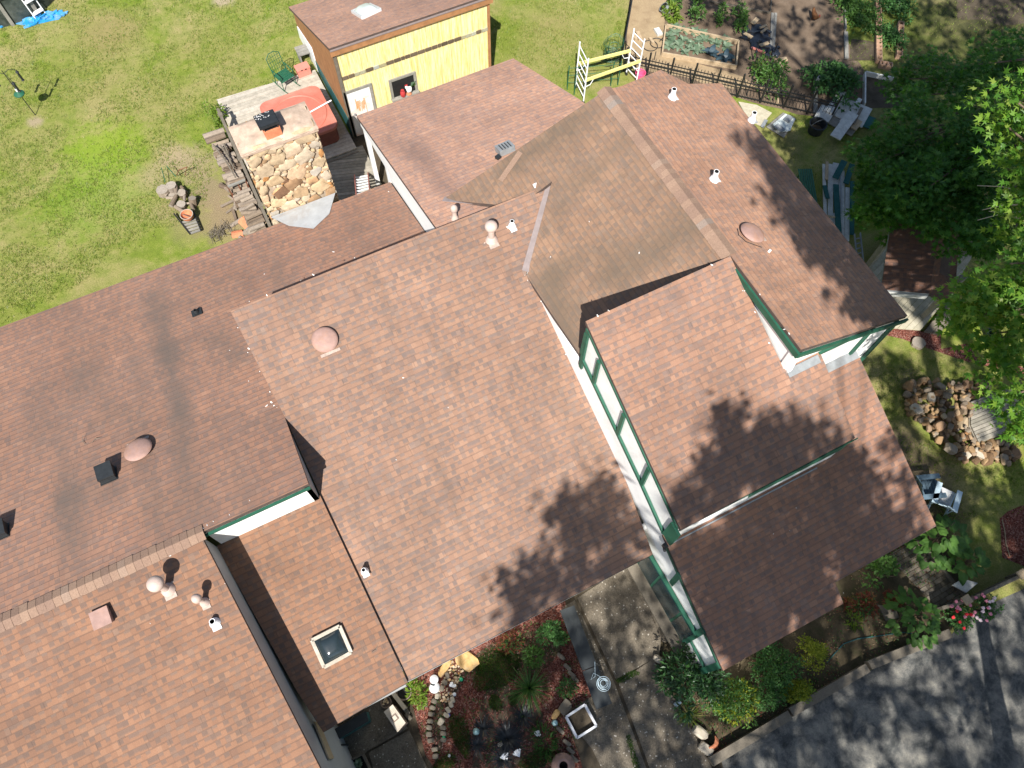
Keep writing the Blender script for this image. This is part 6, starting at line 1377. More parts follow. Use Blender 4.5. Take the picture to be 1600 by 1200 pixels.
# walkway things
M['charcoal'] = paint('charcoal_board', (.03, .035, .037), .55, .25, 4, .4)
o = thing('bench', 'long low charcoal bench with a coil of rope along the walkway', 'bench', P(912, 1030)); mb = MB(); a, b = P(886, 950, .38), P(944, 1104, .38); mid = a.lerp(b, .62)
mb.plank(a, mid, .36, .05, 'charcoal'); mb.plank(mid+(b-a)*.008, b, .38, .055, 'charcoal'); mb.build('seat', o)
d = (b-a).normalized(); sd = V3((-d.y, d.x, 0))
for t in (.05, .58, .95): mb = MB(); p = a.lerp(b, t); mb.box((p.x, p.y, .18), (.08, .3, .34), 'charcoal', rz=math.atan2(sd.y, sd.x)-math.pi/2); mb.build('leg', o)
c = P(943, 1068, .42); mb = MB()
for i in range(6): r = .07+.018*i; mb.path([c+V3((r*math.cos(t)+.01*math.sin(i*2), r*math.sin(t)+.01*math.cos(i*3), .01*i*.5+.006)) for t in [j*.35 for j in range(19)]], .006, 5, 'paleblue')
mb.path([c+V3((.02, .14, .02)), c+V3((-.1, .3, .02)), c+V3((-.22, .2, .01)), c+V3((-.1, .22, .02)), c+V3((.05, .5, .01))], .006, 5, 'paleblue')
tag(mb.build('rope_coil', origin=c), 'coil of pale blue rope lying on the charcoal bench', 'rope')
o = thing('planter', 'square white framed planter box filled with dark soil on the walkway', 'planter', P(907, 1127)); q = [P(x, y, .28) for x, y in ((885, 1120), (914, 1101), (932, 1134), (902, 1153))]; cc = sum(q, V3())/4
for i in range(4): mb = MB(); mb.plank(q[i]+V3((0, 0, -.14)), q[(i+1) % 4]+V3((0, 0, -.14)), .05, .3, 'pvc'); mb.build('side_board', o)
mb = MB(); mb.prism([cc+(p-cc)*.95-V3((0, 0, .12)) for p in q], (0, 0, -.1), 'dark_soil'); mb.build('soil_fill', o)
# generator box
o = thing('generator', 'beige metal cabinet unit standing at the corner of the patio', 'cabinet', P(620, 1128)); q = [P(x, y, .62) for x, y in ((601, 1113), (614, 1102), (633, 1129), (621, 1143))]; M['beige'] = paint('beige_metal', (.50, .44, .36), .45, .06, 6, .4); M['umber'] = paint('umber_metal', (.20, .15, .12), .6)
c = sum(q, V3())/4; mb = MB(); mb.prism(q, (0, 0, -.6), 'beige', 'umber'); mb.build('housing', o); mb = MB(); mb.prism([c+(p-c)*1.06+V3((0, 0, .03)) for p in q], (0, 0, -.03), 'beige')
for i in range(7): t = .15+i*.06; a_ = q[0].lerp(q[3], t); b_ = q[1].lerp(q[2], t); mb.plank(a_.lerp(b_, .1)+V3((0, 0, .034)), a_.lerp(b_, .9)+V3((0, 0, .034)), .012, .008, 'beige')
mb.build('lid', o); mb = MB(); u_ = (q[1]-q[0]).normalized(); mb.plank(c-u_*.07+V3((0, 0, .035)), c+u_*.07+V3((0, 0, .035)), .14, .012, 'umber'); mb.plank(c-u_*.04+V3((0, 0, .042)), c+u_*.04+V3((0, 0, .042)), .09, .012, 'beige'); mb.build('plate', o)
o = thing('storage_box', 'dark teal storage bench under the lean-to eave', 'storage box', P(548, 1140)); q = [P(x, y, .50) for x, y in ((524, 1150), (570, 1116), (575, 1127), (528, 1157))]; mb = MB(); q = [P(519, 1142, .5), P(571, 1112, .5), P(575, 1127, .5), P(527, 1156, .5)]; mb.prism(q, (0, 0, -.47), 'teal'); mb.build('body', o); c = sum(q, V3())/4; mb = MB(); mb.prism([c+(p-c)*1.05+V3((0, 0, .04)) for p in q], (0, 0, -.04), 'charcoal'); mb.build('lid', o)
o = thing('patio_chair', 'dark framed patio chair with a grey sling seat by the grey wall', 'chair', P(522, 1180)); b = P(522, 1184); R = Matrix.Translation(b) @ Matrix.Rotation(1.1, 4, 'Z'); T = lambda x, y, z: R @ V3((x, y, z))
mb = MB()
for s_ in (-.27, .27): mb.path([T(s_, -.3, 0), T(s_, -.28, .42), T(s_, .2, .38), T(s_, .42, .95)], .018, 6, 'black'); mb.path([T(s_, .3, 0), T(s_, .1, .62), T(s_, -.28, .62), T(s_, -.3, .4)], .016, 6, 'black')
mb.build('frame', o)
for nm, a_, b_ in (('seat', (-.27, .43), (.2, .39)), ('backrest', (.2, .40), (.42, .93))): mb = MB(); mb.plank(T(0, a_[0], a_[1]), T(0, b_[0], b_[1]), .5, .012, 'grey_board', up=R.to_3x3() @ V3((0, -.3, 1))); mb.build(nm, o)
p = P(507, 1153, .3); o = MB(); o.box(p-V3((0, 0, .15)), (.18, .2, .3), 'timber', rz=.4); tag(o.build('wooden_box', origin=p), 'small brown box in the corner between the grey wall and the storage bench', 'box')
o = thing('planter', 'black square tray planter with a pale plant at the patio joint', 'planter', P(556, 1198)); q = [P(x, y, .2) for x, y in ((531, 1197), (566, 1178), (578, 1203), (545, 1222))]; c = sum(q, V3())/4
for i in range(4): mb = MB(); mb.plank(q[i]-V3((0, 0, .1)), q[(i+1) % 4]-V3((0, 0, .1)), .04, .2, 'timber'); mb.build('side_board', o)
mb = MB(); mb.prism([c+(p-c)*.95-V3((0, 0, .1)) for p in q], (0, 0, -.05), 'dark'); mb.build('liner', o); mb = MB(); rosette(mb, P(560, 1193, .12), 14, .14, .06, 'lf_cabbage', random.Random(2)); mb.build('foliage', o)
c = P(605, 1098); o = thing('flower_pot', 'small brown stone filled pot behind the beige cabinet', 'pot', c); mb = MB(); mb.lathe(c, [(.09, 0), (.13, .2), (.11, .2), (.09, .14), (.01, .14)], 18, 'umber'); mb.build('body', o); mb = MB()
for i in range(8): mb.rock(c+V3((random.uniform(-.07, .07), random.uniform(-.07, .07), .19)), (.03, .03, .025), 'stone', i, .3)
mb.build('stone_fill', o)
# ================================================================== FRONT BED
def g5(x, y): return 620+x/5.4536, 980+y/5.4536
STN = 'tan edging stone along the curved dry stream in the mulch bed'
for i, (x, y, r_) in enumerate(((345, 585, 0), (320, 630, 1.3), (305, 685, 1.4), (292, 740, 1.5), (285, 800, 1.5), (276, 855, 1.6), (275, 912, 1.6), (290, 965, 1.9), (322, 1040, 1.9), (330, 1100, 1.8), (475, 618, .4), (462, 660, .5), (437, 705, .8), (422, 750, 1.2), (392, 855, 1.5), (395, 960, 1.5), (395, 905, 1.5), (385, 520, 0), (410, 470, 1), (430, 410, .4))):
    p = P(*g5(x, y), .05); mb = MB(); mb.rock(p, (.085, .06, .06), 'palestone' if 10 <= i < 14 or i == 0 else 'timber', i*2.3, .25, r_+1.0); tag(mb.build('edging_stone', origin=p), STN, 'stone', 'edging stones of the dry stream')
for i, (x, y) in enumerate(((20, 610), (45, 655), (75, 710), (98, 760), (1490, 400), (1455, 340), (1400, 250), (1515, 440), (1395, 880), (1450, 985), (1480, 1050), (1510, 1120))):
    p = P(*g5(x, y), .05); mb = MB(); mb.rock(p, (.13, .055, .06), 'timber', i*1.9, .2, 2.0); tag(mb.build('edging_stone', origin=p), 'long grey edging stone between the mulch bed and the walkway', 'stone', 'edging stones along the walkway')
for (x, y, sx_, sy_, mt, lb) in ((595, 285, .22, .30, 'sand', 'large ochre flagstone at the eave of the middle roof'), (405, 352, .26, .10, 'sand', 'narrow ochre flagstone half under the roof edge'), (1355, 742, .14, .08, 'sand', 'tan brick shaped stone by the white planter'), (1435, 685, .2, .14, 'timber', 'flat brown stone behind the tan brick shaped one'), (375, 805, .10, .08, 'palestone', 'flat tan stone alone inside the dry stream')):
    if 'sand' not in M: M['sand'] = paint('ochre_stone', (.52, .33, .14), .85, .35, 5, .1, ((.6, .5, .35), .7))
    p = P(*g5(x, y), .06); mb = MB(); mb.rock(p, (sx_, sy_, .06), mt, x, .3, .5); tag(mb.build('flagstone', origin=p), lb, 'stone')
mb = MB(); rs = random.Random(14)
for i in range(260):
    x, y = rs.uniform(350, 560), rs.uniform(290, 640)
    if abs(x-(520-(y-300)*.38)) > 70: continue
    p = P(*g5(x, y), .03); s = rs.uniform(.012, .04); mb.rock(p, (s, s*.8, s*.6), 'stone', i, .3, 0, 1)
tag(mb.build('pebbles', origin=P(*g5(450, 450))), kind='stuff')
mb = MB(); km = mb.m('mulchchip') if 'mulchchip' in M else None
M['mulchchip'] = perisland('mulch_chips', [(0, (.07, .022, .017)), (.5, (.19, .068, .05)), (.85, (.26, .12, .095)), (1, (.34, .23, .19))], .95, 'island', 30, .2)
FB = [(640, 1075), (690, 1045), (880, 935), (900, 1000), (930, 1060), (920, 1092), (882, 1118), (900, 1180), (905, 1215), (720, 1215), (665, 1170)]
c = 0
while c < 4200:
    x, y = rs.uniform(636, 932), rs.uniform(935, 1215)
    if not inpoly(x, y, FB): continue
    c += 1; p = P(x, y, .012+rs.random()*.02); t = rs.random()*6.3; mb.box(p, (rs.uniform(.03, .08), rs.uniform(.01, .022), .008), 'mulchchip', rz=t, ry=rs.gauss(0, .3))
tag(mb.build('mulch_chips', origin=P(760, 1100)), kind='stuff')
# dry stream soil
mb = MB(); sheet('dry_stream', [g5(*q) for q in ((330, 600), (440, 560), (520, 400), (560, 330), (640, 330), (560, 480), (470, 640), (410, 780), (400, 980), (330, 1180), (300, 1000), (290, 820))], .009, 'dark_soil', .03, .2)
sheet('dark_ground', [g5(*q) for q in ((690, 760), (760, 470), (900, 420), (1010, 560), (1180, 640), (1260, 740), (1240, 900), (1320, 1050), (1260, 1200), (640, 1200), (640, 920))], .009, 'dark_soil', .05, .2)
sheet('dark_ground', [g5(*q) for q in ((640, 250), (900, 90), (1400, -20), (1420, 180), (1290, 330), (1100, 380), (800, 440), (640, 400))], .0095, 'bed_soil', .05, .2)
def mound(lb, q, r3, n, seed, mat='lf_gloss', L=.05, W=.012):
    rs = random.Random(seed); c = P(*g5(*q), .0); mb = MB(); 
    for i in range(n):
        t = rs.random()*6.283; qq = math.sqrt(rs.random()); rr = 1+.3*mnoise.noise(V3((math.cos(t), math.sin(t), seed))); z = r3[2]*(1-qq*qq)
        p = c+V3((r3[0]*qq*rr*math.cos(t), r3[1]*qq*rr*math.sin(t), z)); mb.leaf(p, (rs.gauss(0, .6), rs.gauss(0, .6), 1), (math.cos(t), math.sin(t), .3), L*rs.uniform(.6, 1.4), W, mat, .4)
    tag(mb.build('moss_clump', origin=c), lb, 'ground cover')
mound('broad dark green grassy mound under the eave of the middle roof', (850, 350), (.62, .45, .10), 2600, 1, 'moss', .07); mound('bright moss strip between the mulch and the blackish plant', (545, 920), (.22, .5, .07), 1400, 2, 'moss'); mound('small rounded moss clump above the blackish plant', (838, 645), (.16, .2, .09), 500, 3, 'moss'); mound('moss clump at the bottom end of the dry stream', (410, 1165), (.3, .16, .07), 700, 4, 'moss'); mound('mixed moss patch beside the white shells at the bottom', (1180, 1130), (.45, .2, .07), 1000, 5, 'moss'); mound('dark moss clump left of the long bladed plant', (1005, 610), (.16, .12, .08), 400, 6, 'moss')
def blades(name, lb, q, n, L, W, mat, seed, lift=(.35, 1.35), curve=.9):
    c = P(*g5(*q), .02); mb = MB(); rosette(mb, c, n, L, W, mat, random.Random(seed), lift, 6, curve); tag(mb.build(name, origin=c), lb, 'plant')
M['lf_day'] = leafmat('daylily_blades', [(0, (.03, .08, .018)), (.6, (.06, .14, .03)), (1, (.12, .19, .05))], .3)
blades('daylily', 'large clump of long arching green blades in the mulch bed', (1130, 520), 120, .72, .024, 'lf_day', 3)
for i in range(3): blades('black_grass', ('dense blackish bladed plant in the centre of the mulch bed', 'thin blackish blades behind the dense dark clump', 'scattered blackish blades left of the dense dark clump')[i], ((945, 950), (1080, 760), (740, 860))[i], (260, 90, 60)[i], (.48, .36, .36)[i], .022, 'lf_black', 5+i, (.05, 1.0), .6)
blades('black_grass', 'blackish fringe of blades around the white shells', (900, 1120), 110, .4, .018, 'lf_black', 15, (.1, 1.0), .6); blades('black_grass', 'blackish tuft beside the bluish glass bottle', (690, 1000), 60, .34, .018, 'lf_black', 16, (.1, .9), .6)
def frontplant(name, lb, q, r3, n, L, W, mat, seed, **kw): return plant(name, lb, 'plant', g5(*q), r3, n, L, W, mat, seed=seed, stem=False, **kw)
frontplant('fern', 'pale lime plant in the sun at the corner of the middle roof', (165, 560), (.2, .32, .35), 200, .13, .05, 'lf_lime', 61); frontplant('shrub', 'green bush at the top corner of the mulch bed beside the walkway', (1290, 90), (.42, .42, .5), 520, .10, .045, 'lf_shrub', 62, clump=8); frontplant('shrub', 'small fresh green bush below the corner bush', (1165, 250), (.24, .24, .3), 260, .1, .04, 'lf_heart', 63); frontplant('shrub', 'olive brown bush under the eave left of the corner bush', (960, 130), (.35, .25, .3), 260, .1, .035, 'lf_red', 64, mat2='lf_shrub'); frontplant('shrub', 'dull green plant beside the tan brick shaped stone', (1450, 520), (.26, .2, .22), 260, .07, .03, 'lf_shrub', 65); frontplant('shrub', 'spiky blue green plant between the shells and the upturned pot', (1265, 980), (.26, .42, .25), 260, .15, .02, 'lf_shrub', 66)
M['blueglass'] = paint('blue_glass', (.02, .08, .45), .1, .1, 8, .6); M['greenglass'] = paint('green_glass', (.02, .32, .14), .1, .1, 8, .6)
def ball(lb, q, r, mat, cat='glass ball', name='glass_ball'):
    p = P(*g5(*q), r); mb = MB(); mb.lathe(p, [(.01, -r)]+[(r*math.cos(t), r*math.sin(t)) for t in [-1.2+i*.3 for i in range(9)]]+[(.01, r)], 18, mat); tag(smooth(mb.build(name, origin=p)), lb, cat)
ball('blue glass ball beside the ochre flagstone', (635, 318), .05, 'blueglass'); ball('blue glass ball among the edging stones in the shade', (440, 750), .045, 'blueglass'); ball('green glass ball on the mulch under the middle roof eave', (548, 445), .05, 'greenglass'); ball('green glass ball in the lower end of the dry stream', (400, 940), .045, 'greenglass'); ball('small white ball on the mulch near the bottom', (446, 1095), .035, 'whiteglaze', 'ball', 'white_ball'); ball('white ball by the pale edging stones', (490, 572), .045, 'whiteglaze', 'ball', 'white_ball')
o = thing('garden_lamp', 'white teardrop garden lamp with a round head by the roof corner', 'ornament', P(*g5(318, 520))); p = P(*g5(318, 505), .0); mb = MB(); mb.lathe(p, [(.02, 0), (.10, .12), (.13, .24), (.11, .32), (.04, .36)], 22, 'whiteglaze', ax=(.05, -.2, 1)); smooth(mb.build('body', o)); mb = MB(); h = P(*g5(318, 445), .42); mb.lathe(h, [(.02, -.09), (.09, -.04), (.10, .02), (.06, .08), (.01, .10)], 20, 'whiteglaze'); smooth(mb.build('head', o)); mb = MB(); mb.tube(p+V3((0, .01, .33)), h-V3((0, 0, .06)), .05, m='black'); mb.build('neck', o)
M['aqua'] = paint('aqua_glass', (.30, .48, .50), .2, .1, 8)
figure('glass_bottle', 'upright aqua glass bottle beside the blackish plant', 'bottle', P(*g5(678, 890)), [(.075, 0), (.08, .12), (.04, .24), (.02, .3)], 'aqua', 16); figure('glass_bottle', 'rounded aqua glass float by the white planter', 'bottle', P(*g5(1345, 815)), [(.05, 0), (.075, .06), (.05, .14), (.01, .16)], 'aqua', 16)
for (x, y, lb) in ((920, 1108, 'white scallop shell, the left of the pair at the bottom of the bed'), (1025, 1078, 'white scallop shell, the right of the pair at the bottom of the bed')):
    p = P(*g5(x, y), .06); mb = MB(); i0 = len(mb.v); mb.v.append(p+V3((.02, -.09, 0)))
    for j in range(11): t = rad(55+j*8); rr = .13*(1 if j % 2 else .92); mb.v.append(p+V3((.02, -.09, 0))+V3((rr*1.35*math.cos(t), rr*1.35*math.sin(t), .05+(.03 if j % 2 else .012))))
    for j in range(10): mb.f.append((i0, i0+1+j, i0+2+j)); mb.mi.append(mb.m('whiteglaze'))
    ob = mb.build('shell', origin=p); sm = ob.modifiers.new('t', 'SOLIDIFY'); sm.thickness = .015; tag(ob, lb, 'shell')
for (x, y, lb) in ((1200, 910, 'white blossom cluster right of the blackish plant'), (473, 500, 'white ornament on the pebbles below the eave')):
    p = P(*g5(x, y), .08); mb = MB()
    for i in range(6): mb.rock(p+V3((random.uniform(-.06, .06), random.uniform(-.06, .06), random.uniform(0, .05))), (.035, .035, .02), 'whiteglaze', i, .4)
    tag(mb.build('white_flowers', origin=p), lb, 'flowers')
p = P(*g5(880, 1000), .12); mb = MB(); mb.rock(p, (.07, .05, .03), 'palestone', 4, .4); tag(mb.build('stone', origin=p), 'small pale stone lying on the blackish plant', 'stone')
c = P(879, 1196); o = thing('terracotta_pot', 'large terracotta pot standing at the bottom corner of the mulch bed', 'pot', c); mb = MB(); mb.lathe(c, [(.20, 0), (.26, .10), (.24, .22), (.13, .32), (.14, .36), (.10, .36), (.09, .28), (.01, .2)], 28, ['terra2']*6+['dark']) if 0 else mb.lathe(c, [(.20, 0), (.27, .10), (.25, .22), (.13, .34), (.145, .38), (.10, .38), (.09, .3), (.01, .2)], 28, ['pink']*6+['dark']); smooth(mb.build('body', o), 50)
c = P(*g5(65, 555), 0); o = thing('planter', 'round dark planter half under the corner of the lean-to roof', 'planter', c); mb = MB(); mb.lathe(c, [(.14, 0), (.19, .2), (.17, .2), (.15, .1), (.01, .1)], 22, ['umber', 'umber', 'umber', 'dark']); smooth(mb.build('body', o), 50)
p = P(607, 1092, .05); mb = MB(); mb.plank(P(612, 1080, .12), P(634, 1108, .12), .09, .22, 'palestone'); tag(mb.build('edging_block', origin=p), 'pale concrete edging block behind the beige cabinet', 'block')
# ================================================================== TREES
def crown_tree(name, lb, base, regions, mat, L, seed, star=True, group=None, trunk_h=5, trunk_r=.16):
    """regions: (centre, radii, leaves, clumps)"""
    rs = random.Random(seed); o = thing(name, lb, 'tree', base, group); mb = MB()
    for c, r3, n, cl in regions:
        pts = []
        for i in range(cl):
            t = rs.random()*6.283; z = rs.uniform(-1, 1); q = math.sqrt(1-z*z); s = rs.random()**.4; pts.append((V3(c)+V3((r3[0]*q*math.cos(t)*s, r3[1]*q*math.sin(t)*s, r3[2]*z*s)), rs.uniform(.22, .55)))
        for i in range(n):
            cc, cr = rs.choice(pts); t = rs.random()*6.283; z = rs.uniform(-.4, 1); q = math.sqrt(1-z*z); u = V3((q*math.cos(t), q*math.sin(t), z*.7)); p = cc+u*cr*rs.random()**.5
            d = (u+V3((rs.gauss(0, .6), rs.gauss(0, .6), rs.gauss(-.2, .3)))).normalized(); nn = V3((rs.gauss(0, .45), rs.gauss(0, .45), 1))
            if star: mb.star(p, d, nn, L*rs.uniform(.65, 1.25), mat, rs.random())
            else: mb.leaf(p, d, nn, L*rs.uniform(.65, 1.25), L*.6, mat, rs.random()*.3)
    mb.build('crown', o); tb = MB(); base = V3(base); top = base+V3((0, 0, trunk_h)); tb.path([base, base+V3((.1, .05, trunk_h*.35)), base+V3((-.05, .1, trunk_h*.7)), top], [trunk_r*1.3, trunk_r, trunk_r*.8, trunk_r*.5], 10, 'bark')
    for c, r3, n, cl in regions:
        for i in range(5):
            e = V3(c)+V3((rs.uniform(-1, 1)*r3[0]*.7, rs.uniform(-1, 1)*r3[1]*.7, rs.uniform(-.5, .6)*r3[2])); st_ = base+V3((0, 0, trunk_h*rs.uniform(.5, .95))); tb.path([st_, st_.lerp(e, .5)+V3((0, 0, .3)), e], [trunk_r*.45, trunk_r*.25, .015], 6, 'bark')
    tb.build('trunk', o); return o
b = P(1490, 250, 0)
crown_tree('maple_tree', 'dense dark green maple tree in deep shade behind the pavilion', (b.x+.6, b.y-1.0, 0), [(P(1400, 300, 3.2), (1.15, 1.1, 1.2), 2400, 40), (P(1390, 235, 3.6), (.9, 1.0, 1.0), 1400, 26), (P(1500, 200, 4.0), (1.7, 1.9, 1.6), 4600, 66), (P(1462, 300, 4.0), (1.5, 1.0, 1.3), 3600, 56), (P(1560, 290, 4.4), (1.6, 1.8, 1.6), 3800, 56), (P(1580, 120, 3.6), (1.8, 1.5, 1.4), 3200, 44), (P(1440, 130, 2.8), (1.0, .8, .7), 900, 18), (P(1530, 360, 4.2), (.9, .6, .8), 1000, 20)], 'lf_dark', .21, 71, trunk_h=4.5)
bt = V3((15.5, -1.5, 0))
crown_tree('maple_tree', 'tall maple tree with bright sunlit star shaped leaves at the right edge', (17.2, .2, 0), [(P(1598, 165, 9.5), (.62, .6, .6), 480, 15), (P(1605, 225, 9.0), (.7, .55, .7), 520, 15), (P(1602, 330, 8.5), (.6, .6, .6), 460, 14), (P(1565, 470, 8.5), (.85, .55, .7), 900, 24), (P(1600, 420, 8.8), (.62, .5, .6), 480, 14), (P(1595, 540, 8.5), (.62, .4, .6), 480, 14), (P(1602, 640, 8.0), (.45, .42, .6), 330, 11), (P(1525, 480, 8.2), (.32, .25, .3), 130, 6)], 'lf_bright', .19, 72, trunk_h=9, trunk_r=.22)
mb = MB(); rs = random.Random(5)
for (x0, y0, x1, y1) in ((1600, 300, 1527, 290), (1600, 330, 1527, 344), (1590, 320, 1535, 328), (1598, 345, 1545, 330)):
    a, e = P(x0, y0, 8.3), P(x1, y1, 7.8); mb.path([a, a.lerp(e, .5)+V3((0, 0, .06)), e], [.014, .010, .005], 5, 'deck_pale')
tag(mb.build('bare_branch', origin=P(1560, 320, 8)), 'bare pale twigs sticking out of the sunlit maple crown', 'branch')
# tall trees along the drive, outside the picture: crowns shaped to throw the dappled shade
ROOFS = [(plI, [(915, 502), (1141, 400), (1229, 580), (1278, 554), (1336, 684), (1064, 828)]), (plJ, [(1042, 850), (1130, 1048), (1318, 943), (1305, 910), (1463, 822), (1343, 558), (1280, 575), (1336, 684)]), (plB, [(360, 486), (840, 295), (861, 287), (822, 428), (908, 558), (1020, 866), (637, 1064), (500, 773)]), (plH, [(947, 140), (1127, 130), (1418, 493), (1250, 547)]), (plC, [(338, 853), (500, 774), (637, 1066), (505, 1144)])]
def surf(x, y, z=0):
    for pl, poly in ROOFS:
        if inpoly(x, y, poly): return PL(x, y, pl)
    return P(x, y, z)
SH = [  # outline in the picture, density, extra height
    ([(1040, 850), (1110, 818), (1300, 705), (1335, 690), (1345, 735), (1375, 760), (1400, 790), (1440, 780), (1463, 822), (1318, 943), (1128, 1048)], 34, 0),
    ([(1385, 690), (1405, 690), (1430, 745), (1420, 770), (1390, 740)], 19, 0),
    ([(1060, 832), (1046, 795), (1062, 745), (1085, 735), (1112, 700), (1130, 640), (1152, 640), (1165, 668), (1185, 660), (1195, 690), (1215, 650), (1238, 625), (1256, 640), (1268, 670), (1300, 665), (1335, 685), (1305, 703)], 25, 0),
    ([(780, 985), (806, 920), (802, 893), (828, 872), (862, 880), (885, 880), (885, 840), (858, 800), (873, 775), (925, 757), (958, 742), (985, 795), (1020, 862), (960, 895), (900, 925), (800, 975)], 23, 0),
    ([(1152, 203), (1175, 215), (1205, 225), (1230, 255), (1255, 285), (1340, 390), (1416, 494), (1345, 505), (1325, 470), (1322, 435), (1292, 402), (1268, 400), (1252, 365), (1238, 330), (1212, 320), (1192, 290), (1206, 268), (1178, 242)], 42, 0),
    ([(1065, -60), (1080, 25), (1125, 45), (1160, 70), (1120, 78), (1105, 95), (1150, 100), (1190, 120), (1220, 150), (1255, 285), (1340, 390), (1400, 470), (1700, 560), (1700, -60)], 16, 1),
    ([(1360, 345), (1500, 360), (1500, 480), (1455, 480), (1400, 450)], 9, 2.2),
    ([(1345, 560), (1425, 545), (1470, 600), (1440, 605), (1410, 640), (1395, 640)], 26, 0),
    ([(1415, 650), (1440, 680), (1480, 745), (1560, 760), (1640, 800), (1640, 900), (1480, 935), (1462, 822), (1390, 670)], 19, 0),
    ([(1470, 545), (1600, 600), (1640, 640), (1560, 690), (1520, 640), (1490, 610)], 23, 0),
    ([(700, 1070), (880, 960), (1020, 865), (1130, 1050), (1320, 945), (1462, 830), (1480, 935), (1640, 900), (1640, 1260), (680, 1260)], 7.5, 0),
    ([(505, 1150), (598, 1092), (598, 1150), (640, 1140), (690, 1120), (690, 1260), (505, 1260)], 11, 0),
    ([(735, 1022), (800, 990), (880, 950), (900, 1060), (700, 1090), (690, 1050)], 7, 0)]
HOLES = [(1120, 1095, 26), (1190, 1060, 24), (1080, 1050, 22), (1220, 1100, 22), (1440, 1040, 30), (1540, 1030, 34), (1400, 1160, 34), (1520, 1150, 30), (1250, 1170, 26), (1340, 990, 20), (1340, 800, 20), (1390, 735, 24), (1360, 860, 12), (1290, 880, 10), (1400, 800, 14), (1250, 930, 8), (1130, 900, 8), (1310, 905, 18), (1300, 915, 12), (1322, 862, 14), (1335, 800, 16), (1388, 755, 14), (1130, 1010, 18), (930, 868, 12), (1240, 345, 8), (1300, 318, 7), (1290, 255, 0), (1005, 770, 14), (1260, 770, 10), (1420, 965, 22), (1460, 1005, 24), (1380, 1080, 20), (1480, 1110, 20), (1310, 1150, 18), (1550, 960, 24), (960, 1170, 26), (930, 1180, 18), (1000, 1120, 14), (1250, 1010, 40), (1270, 1080, 26), (1150, 1100, 30), (1400, 890, 14), (1435, 870, 16), (840, 1080, 20), (1435, 535, 14), (1465, 525, 16), (1520, 555, 12), (1450, 640, 26), (1500, 700, 26), (1330, 180, 20), (1240, 90, 14), (1250, 5, 18), (1270, 10, 14), (1195, 110, 10), (1180, 175, 16), (1290, 300, 10), (1315, 300, 12), (1545, 740, 20), (700, 1100, 10), (610, 1120, 12), (660, 1190, 14), (1540, 650, 10), (1210, 60, 8), (1430, 490, 10), (1340, 180, 14)]
rs = random.Random(77); clusters = []
def hidden(p):
    q = proj(p)
    return q is None or q[0] < -140 or q[0] > 1740 or q[1] < -140 or q[1] > 1330
for poly, den, hz in SH:
    xs = [p[0] for p in poly]; ys = [p[1] for p in poly]; ar = abs(sum(a[0]*b[1]-b[0]*a[1] for a, b in zip(poly, poly[1:]+poly[:1])))/2
    n = int(ar/5000*den); c = 0; tries = 0
    while c < n and tries < 60*n:
        tries += 1; x, y = rs.uniform(min(xs), max(xs)), rs.uniform(min(ys), max(ys))
        if not inpoly(x, y, poly) or any((x-a)**2+(y-b)**2 < r*r for a, b, r in HOLES): continue
        z = 0
        if hz == 1: z = rs.choice([0, 0, 1.5, 3, 4.5]) if x > 1340 and y > 40 else 0
        elif hz: z = hz
        t = surf(x, y, z); c += 1
        for k_ in range(40):
            s = rs.uniform(14, 34) if k_ < 25 else rs.uniform(18, 40); p = t - SUND*s
            if p.z > 9 and p.z < 31 and hidden(p): clusters.append(p); break
TREEV = [(P(1400, 300, 3.2), (1.15, 1.1, 1.2), 26), (P(1390, 235, 3.6), (.9, 1.0, 1.0), 20), (P(1500, 200, 4.0), (1.7, 1.9, 1.6), 70), (P(1462, 300, 4.0), (1.5, 1.0, 1.3), 60), (P(1560, 290, 4.4), (1.6, 1.8, 1.6), 60), (P(1580, 120, 3.6), (1.8, 1.5, 1.4), 55), (P(1440, 130, 2.8), (1.0, .8, .7), 16), (P(1530, 360, 4.2), (.9, .6, .8), 14)]
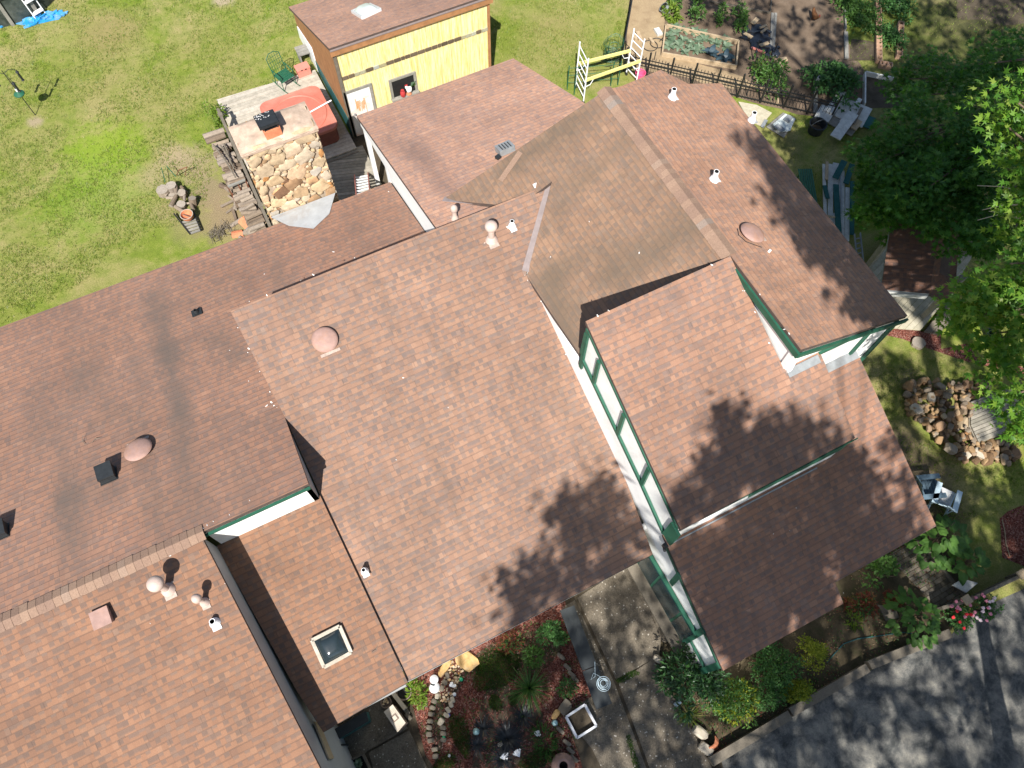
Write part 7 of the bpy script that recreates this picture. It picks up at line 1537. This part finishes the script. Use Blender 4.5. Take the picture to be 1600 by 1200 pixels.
for c_, r3, n in TREEV:
    for i in range(int(n*1.6)):
        t = rs.random()*6.283; z = rs.uniform(-.3, 1); q = math.sqrt(1-z*z); s_ = rs.uniform(.5, 1.1); t = c_+V3((r3[0]*q*math.cos(t)*s_, r3[1]*q*math.sin(t)*s_, r3[2]*z*s_))
        for k_ in range(40):
            s = rs.uniform(9, 30) if k_ < 25 else rs.uniform(16, 36); p = t - SUND*s
            if p.z > 12 and p.z < 27 and hidden(p): clusters.append(p); break
M['lf_tall'] = leafmat('tall_tree_leaves', [(0, (.03, .09, .012)), (1, (.07, .15, .02))], .3)
K = 7; seeds = [clusters[0]]
while len(seeds) < K: seeds.append(max(clusters, key=lambda p: min((p-s).length for s in seeds)))
for it in range(5):
    gr = [[] for _ in seeds]
    for p in clusters: gr[min(range(len(seeds)), key=lambda i: (p-seeds[i]).length)].append(p)
    seeds = [sum(g_, V3())/len(g_) if g_ else s for g_, s in zip(gr, seeds)]
for g_, s in zip(gr, seeds):
    if not g_: continue
    bx = V3((s.x, s.y, 0)); 
    for i in range(60):
        if all(hidden(bx+V3((0, 0, z))) for z in (0, 2, 4, 6, 8, 10, 12, 14, 16, 18)) and not (-16 < bx.x < 12 and -2.5 < bx.y < 16): break
        bx += V3((.25, -.8, 0))
    o = thing('shade_tree', 'tall broadleaf tree standing in front of the house beyond the driveway', 'tree', bx, 'tall trees in front of the house'); mb = MB()
    for p in g_:
        for i in range(9):
            q = p+V3((rs.gauss(0, .21), rs.gauss(0, .21), rs.gauss(0, .2))); mb.leaf(q, (rs.gauss(0, 1), rs.gauss(0, 1), rs.gauss(-.3, .4)), -SUND+V3((rs.gauss(0, .5), rs.gauss(0, .5), rs.gauss(0, .4))), rs.uniform(.16, .34), rs.uniform(.13, .27), 'lf_tall', .1)
    mb.build('crown', o); tb = MB(); top = V3((bx.x*.4+s.x*.6, bx.y*.4+s.y*.6, max(10, s.z-2))); tb.path([bx, bx.lerp(top, .5)+V3((.2, .1, 0)), top], [.38, .28, .16], 10, 'bark')
    for p in g_[::24]: st_ = bx.lerp(top, rs.uniform(.75, 1)); tb.path([st_, st_.lerp(p, .55)+V3((0, 0, .4)), p], [.07, .04, .012], 5, 'bark')
    tb.build('trunk', o)
for o in list(COL.objects):
    if o.type == 'MESH' and o.parent is None and not o.get('label') and not o.get('kind'): print('UNLABELLED', o.name)
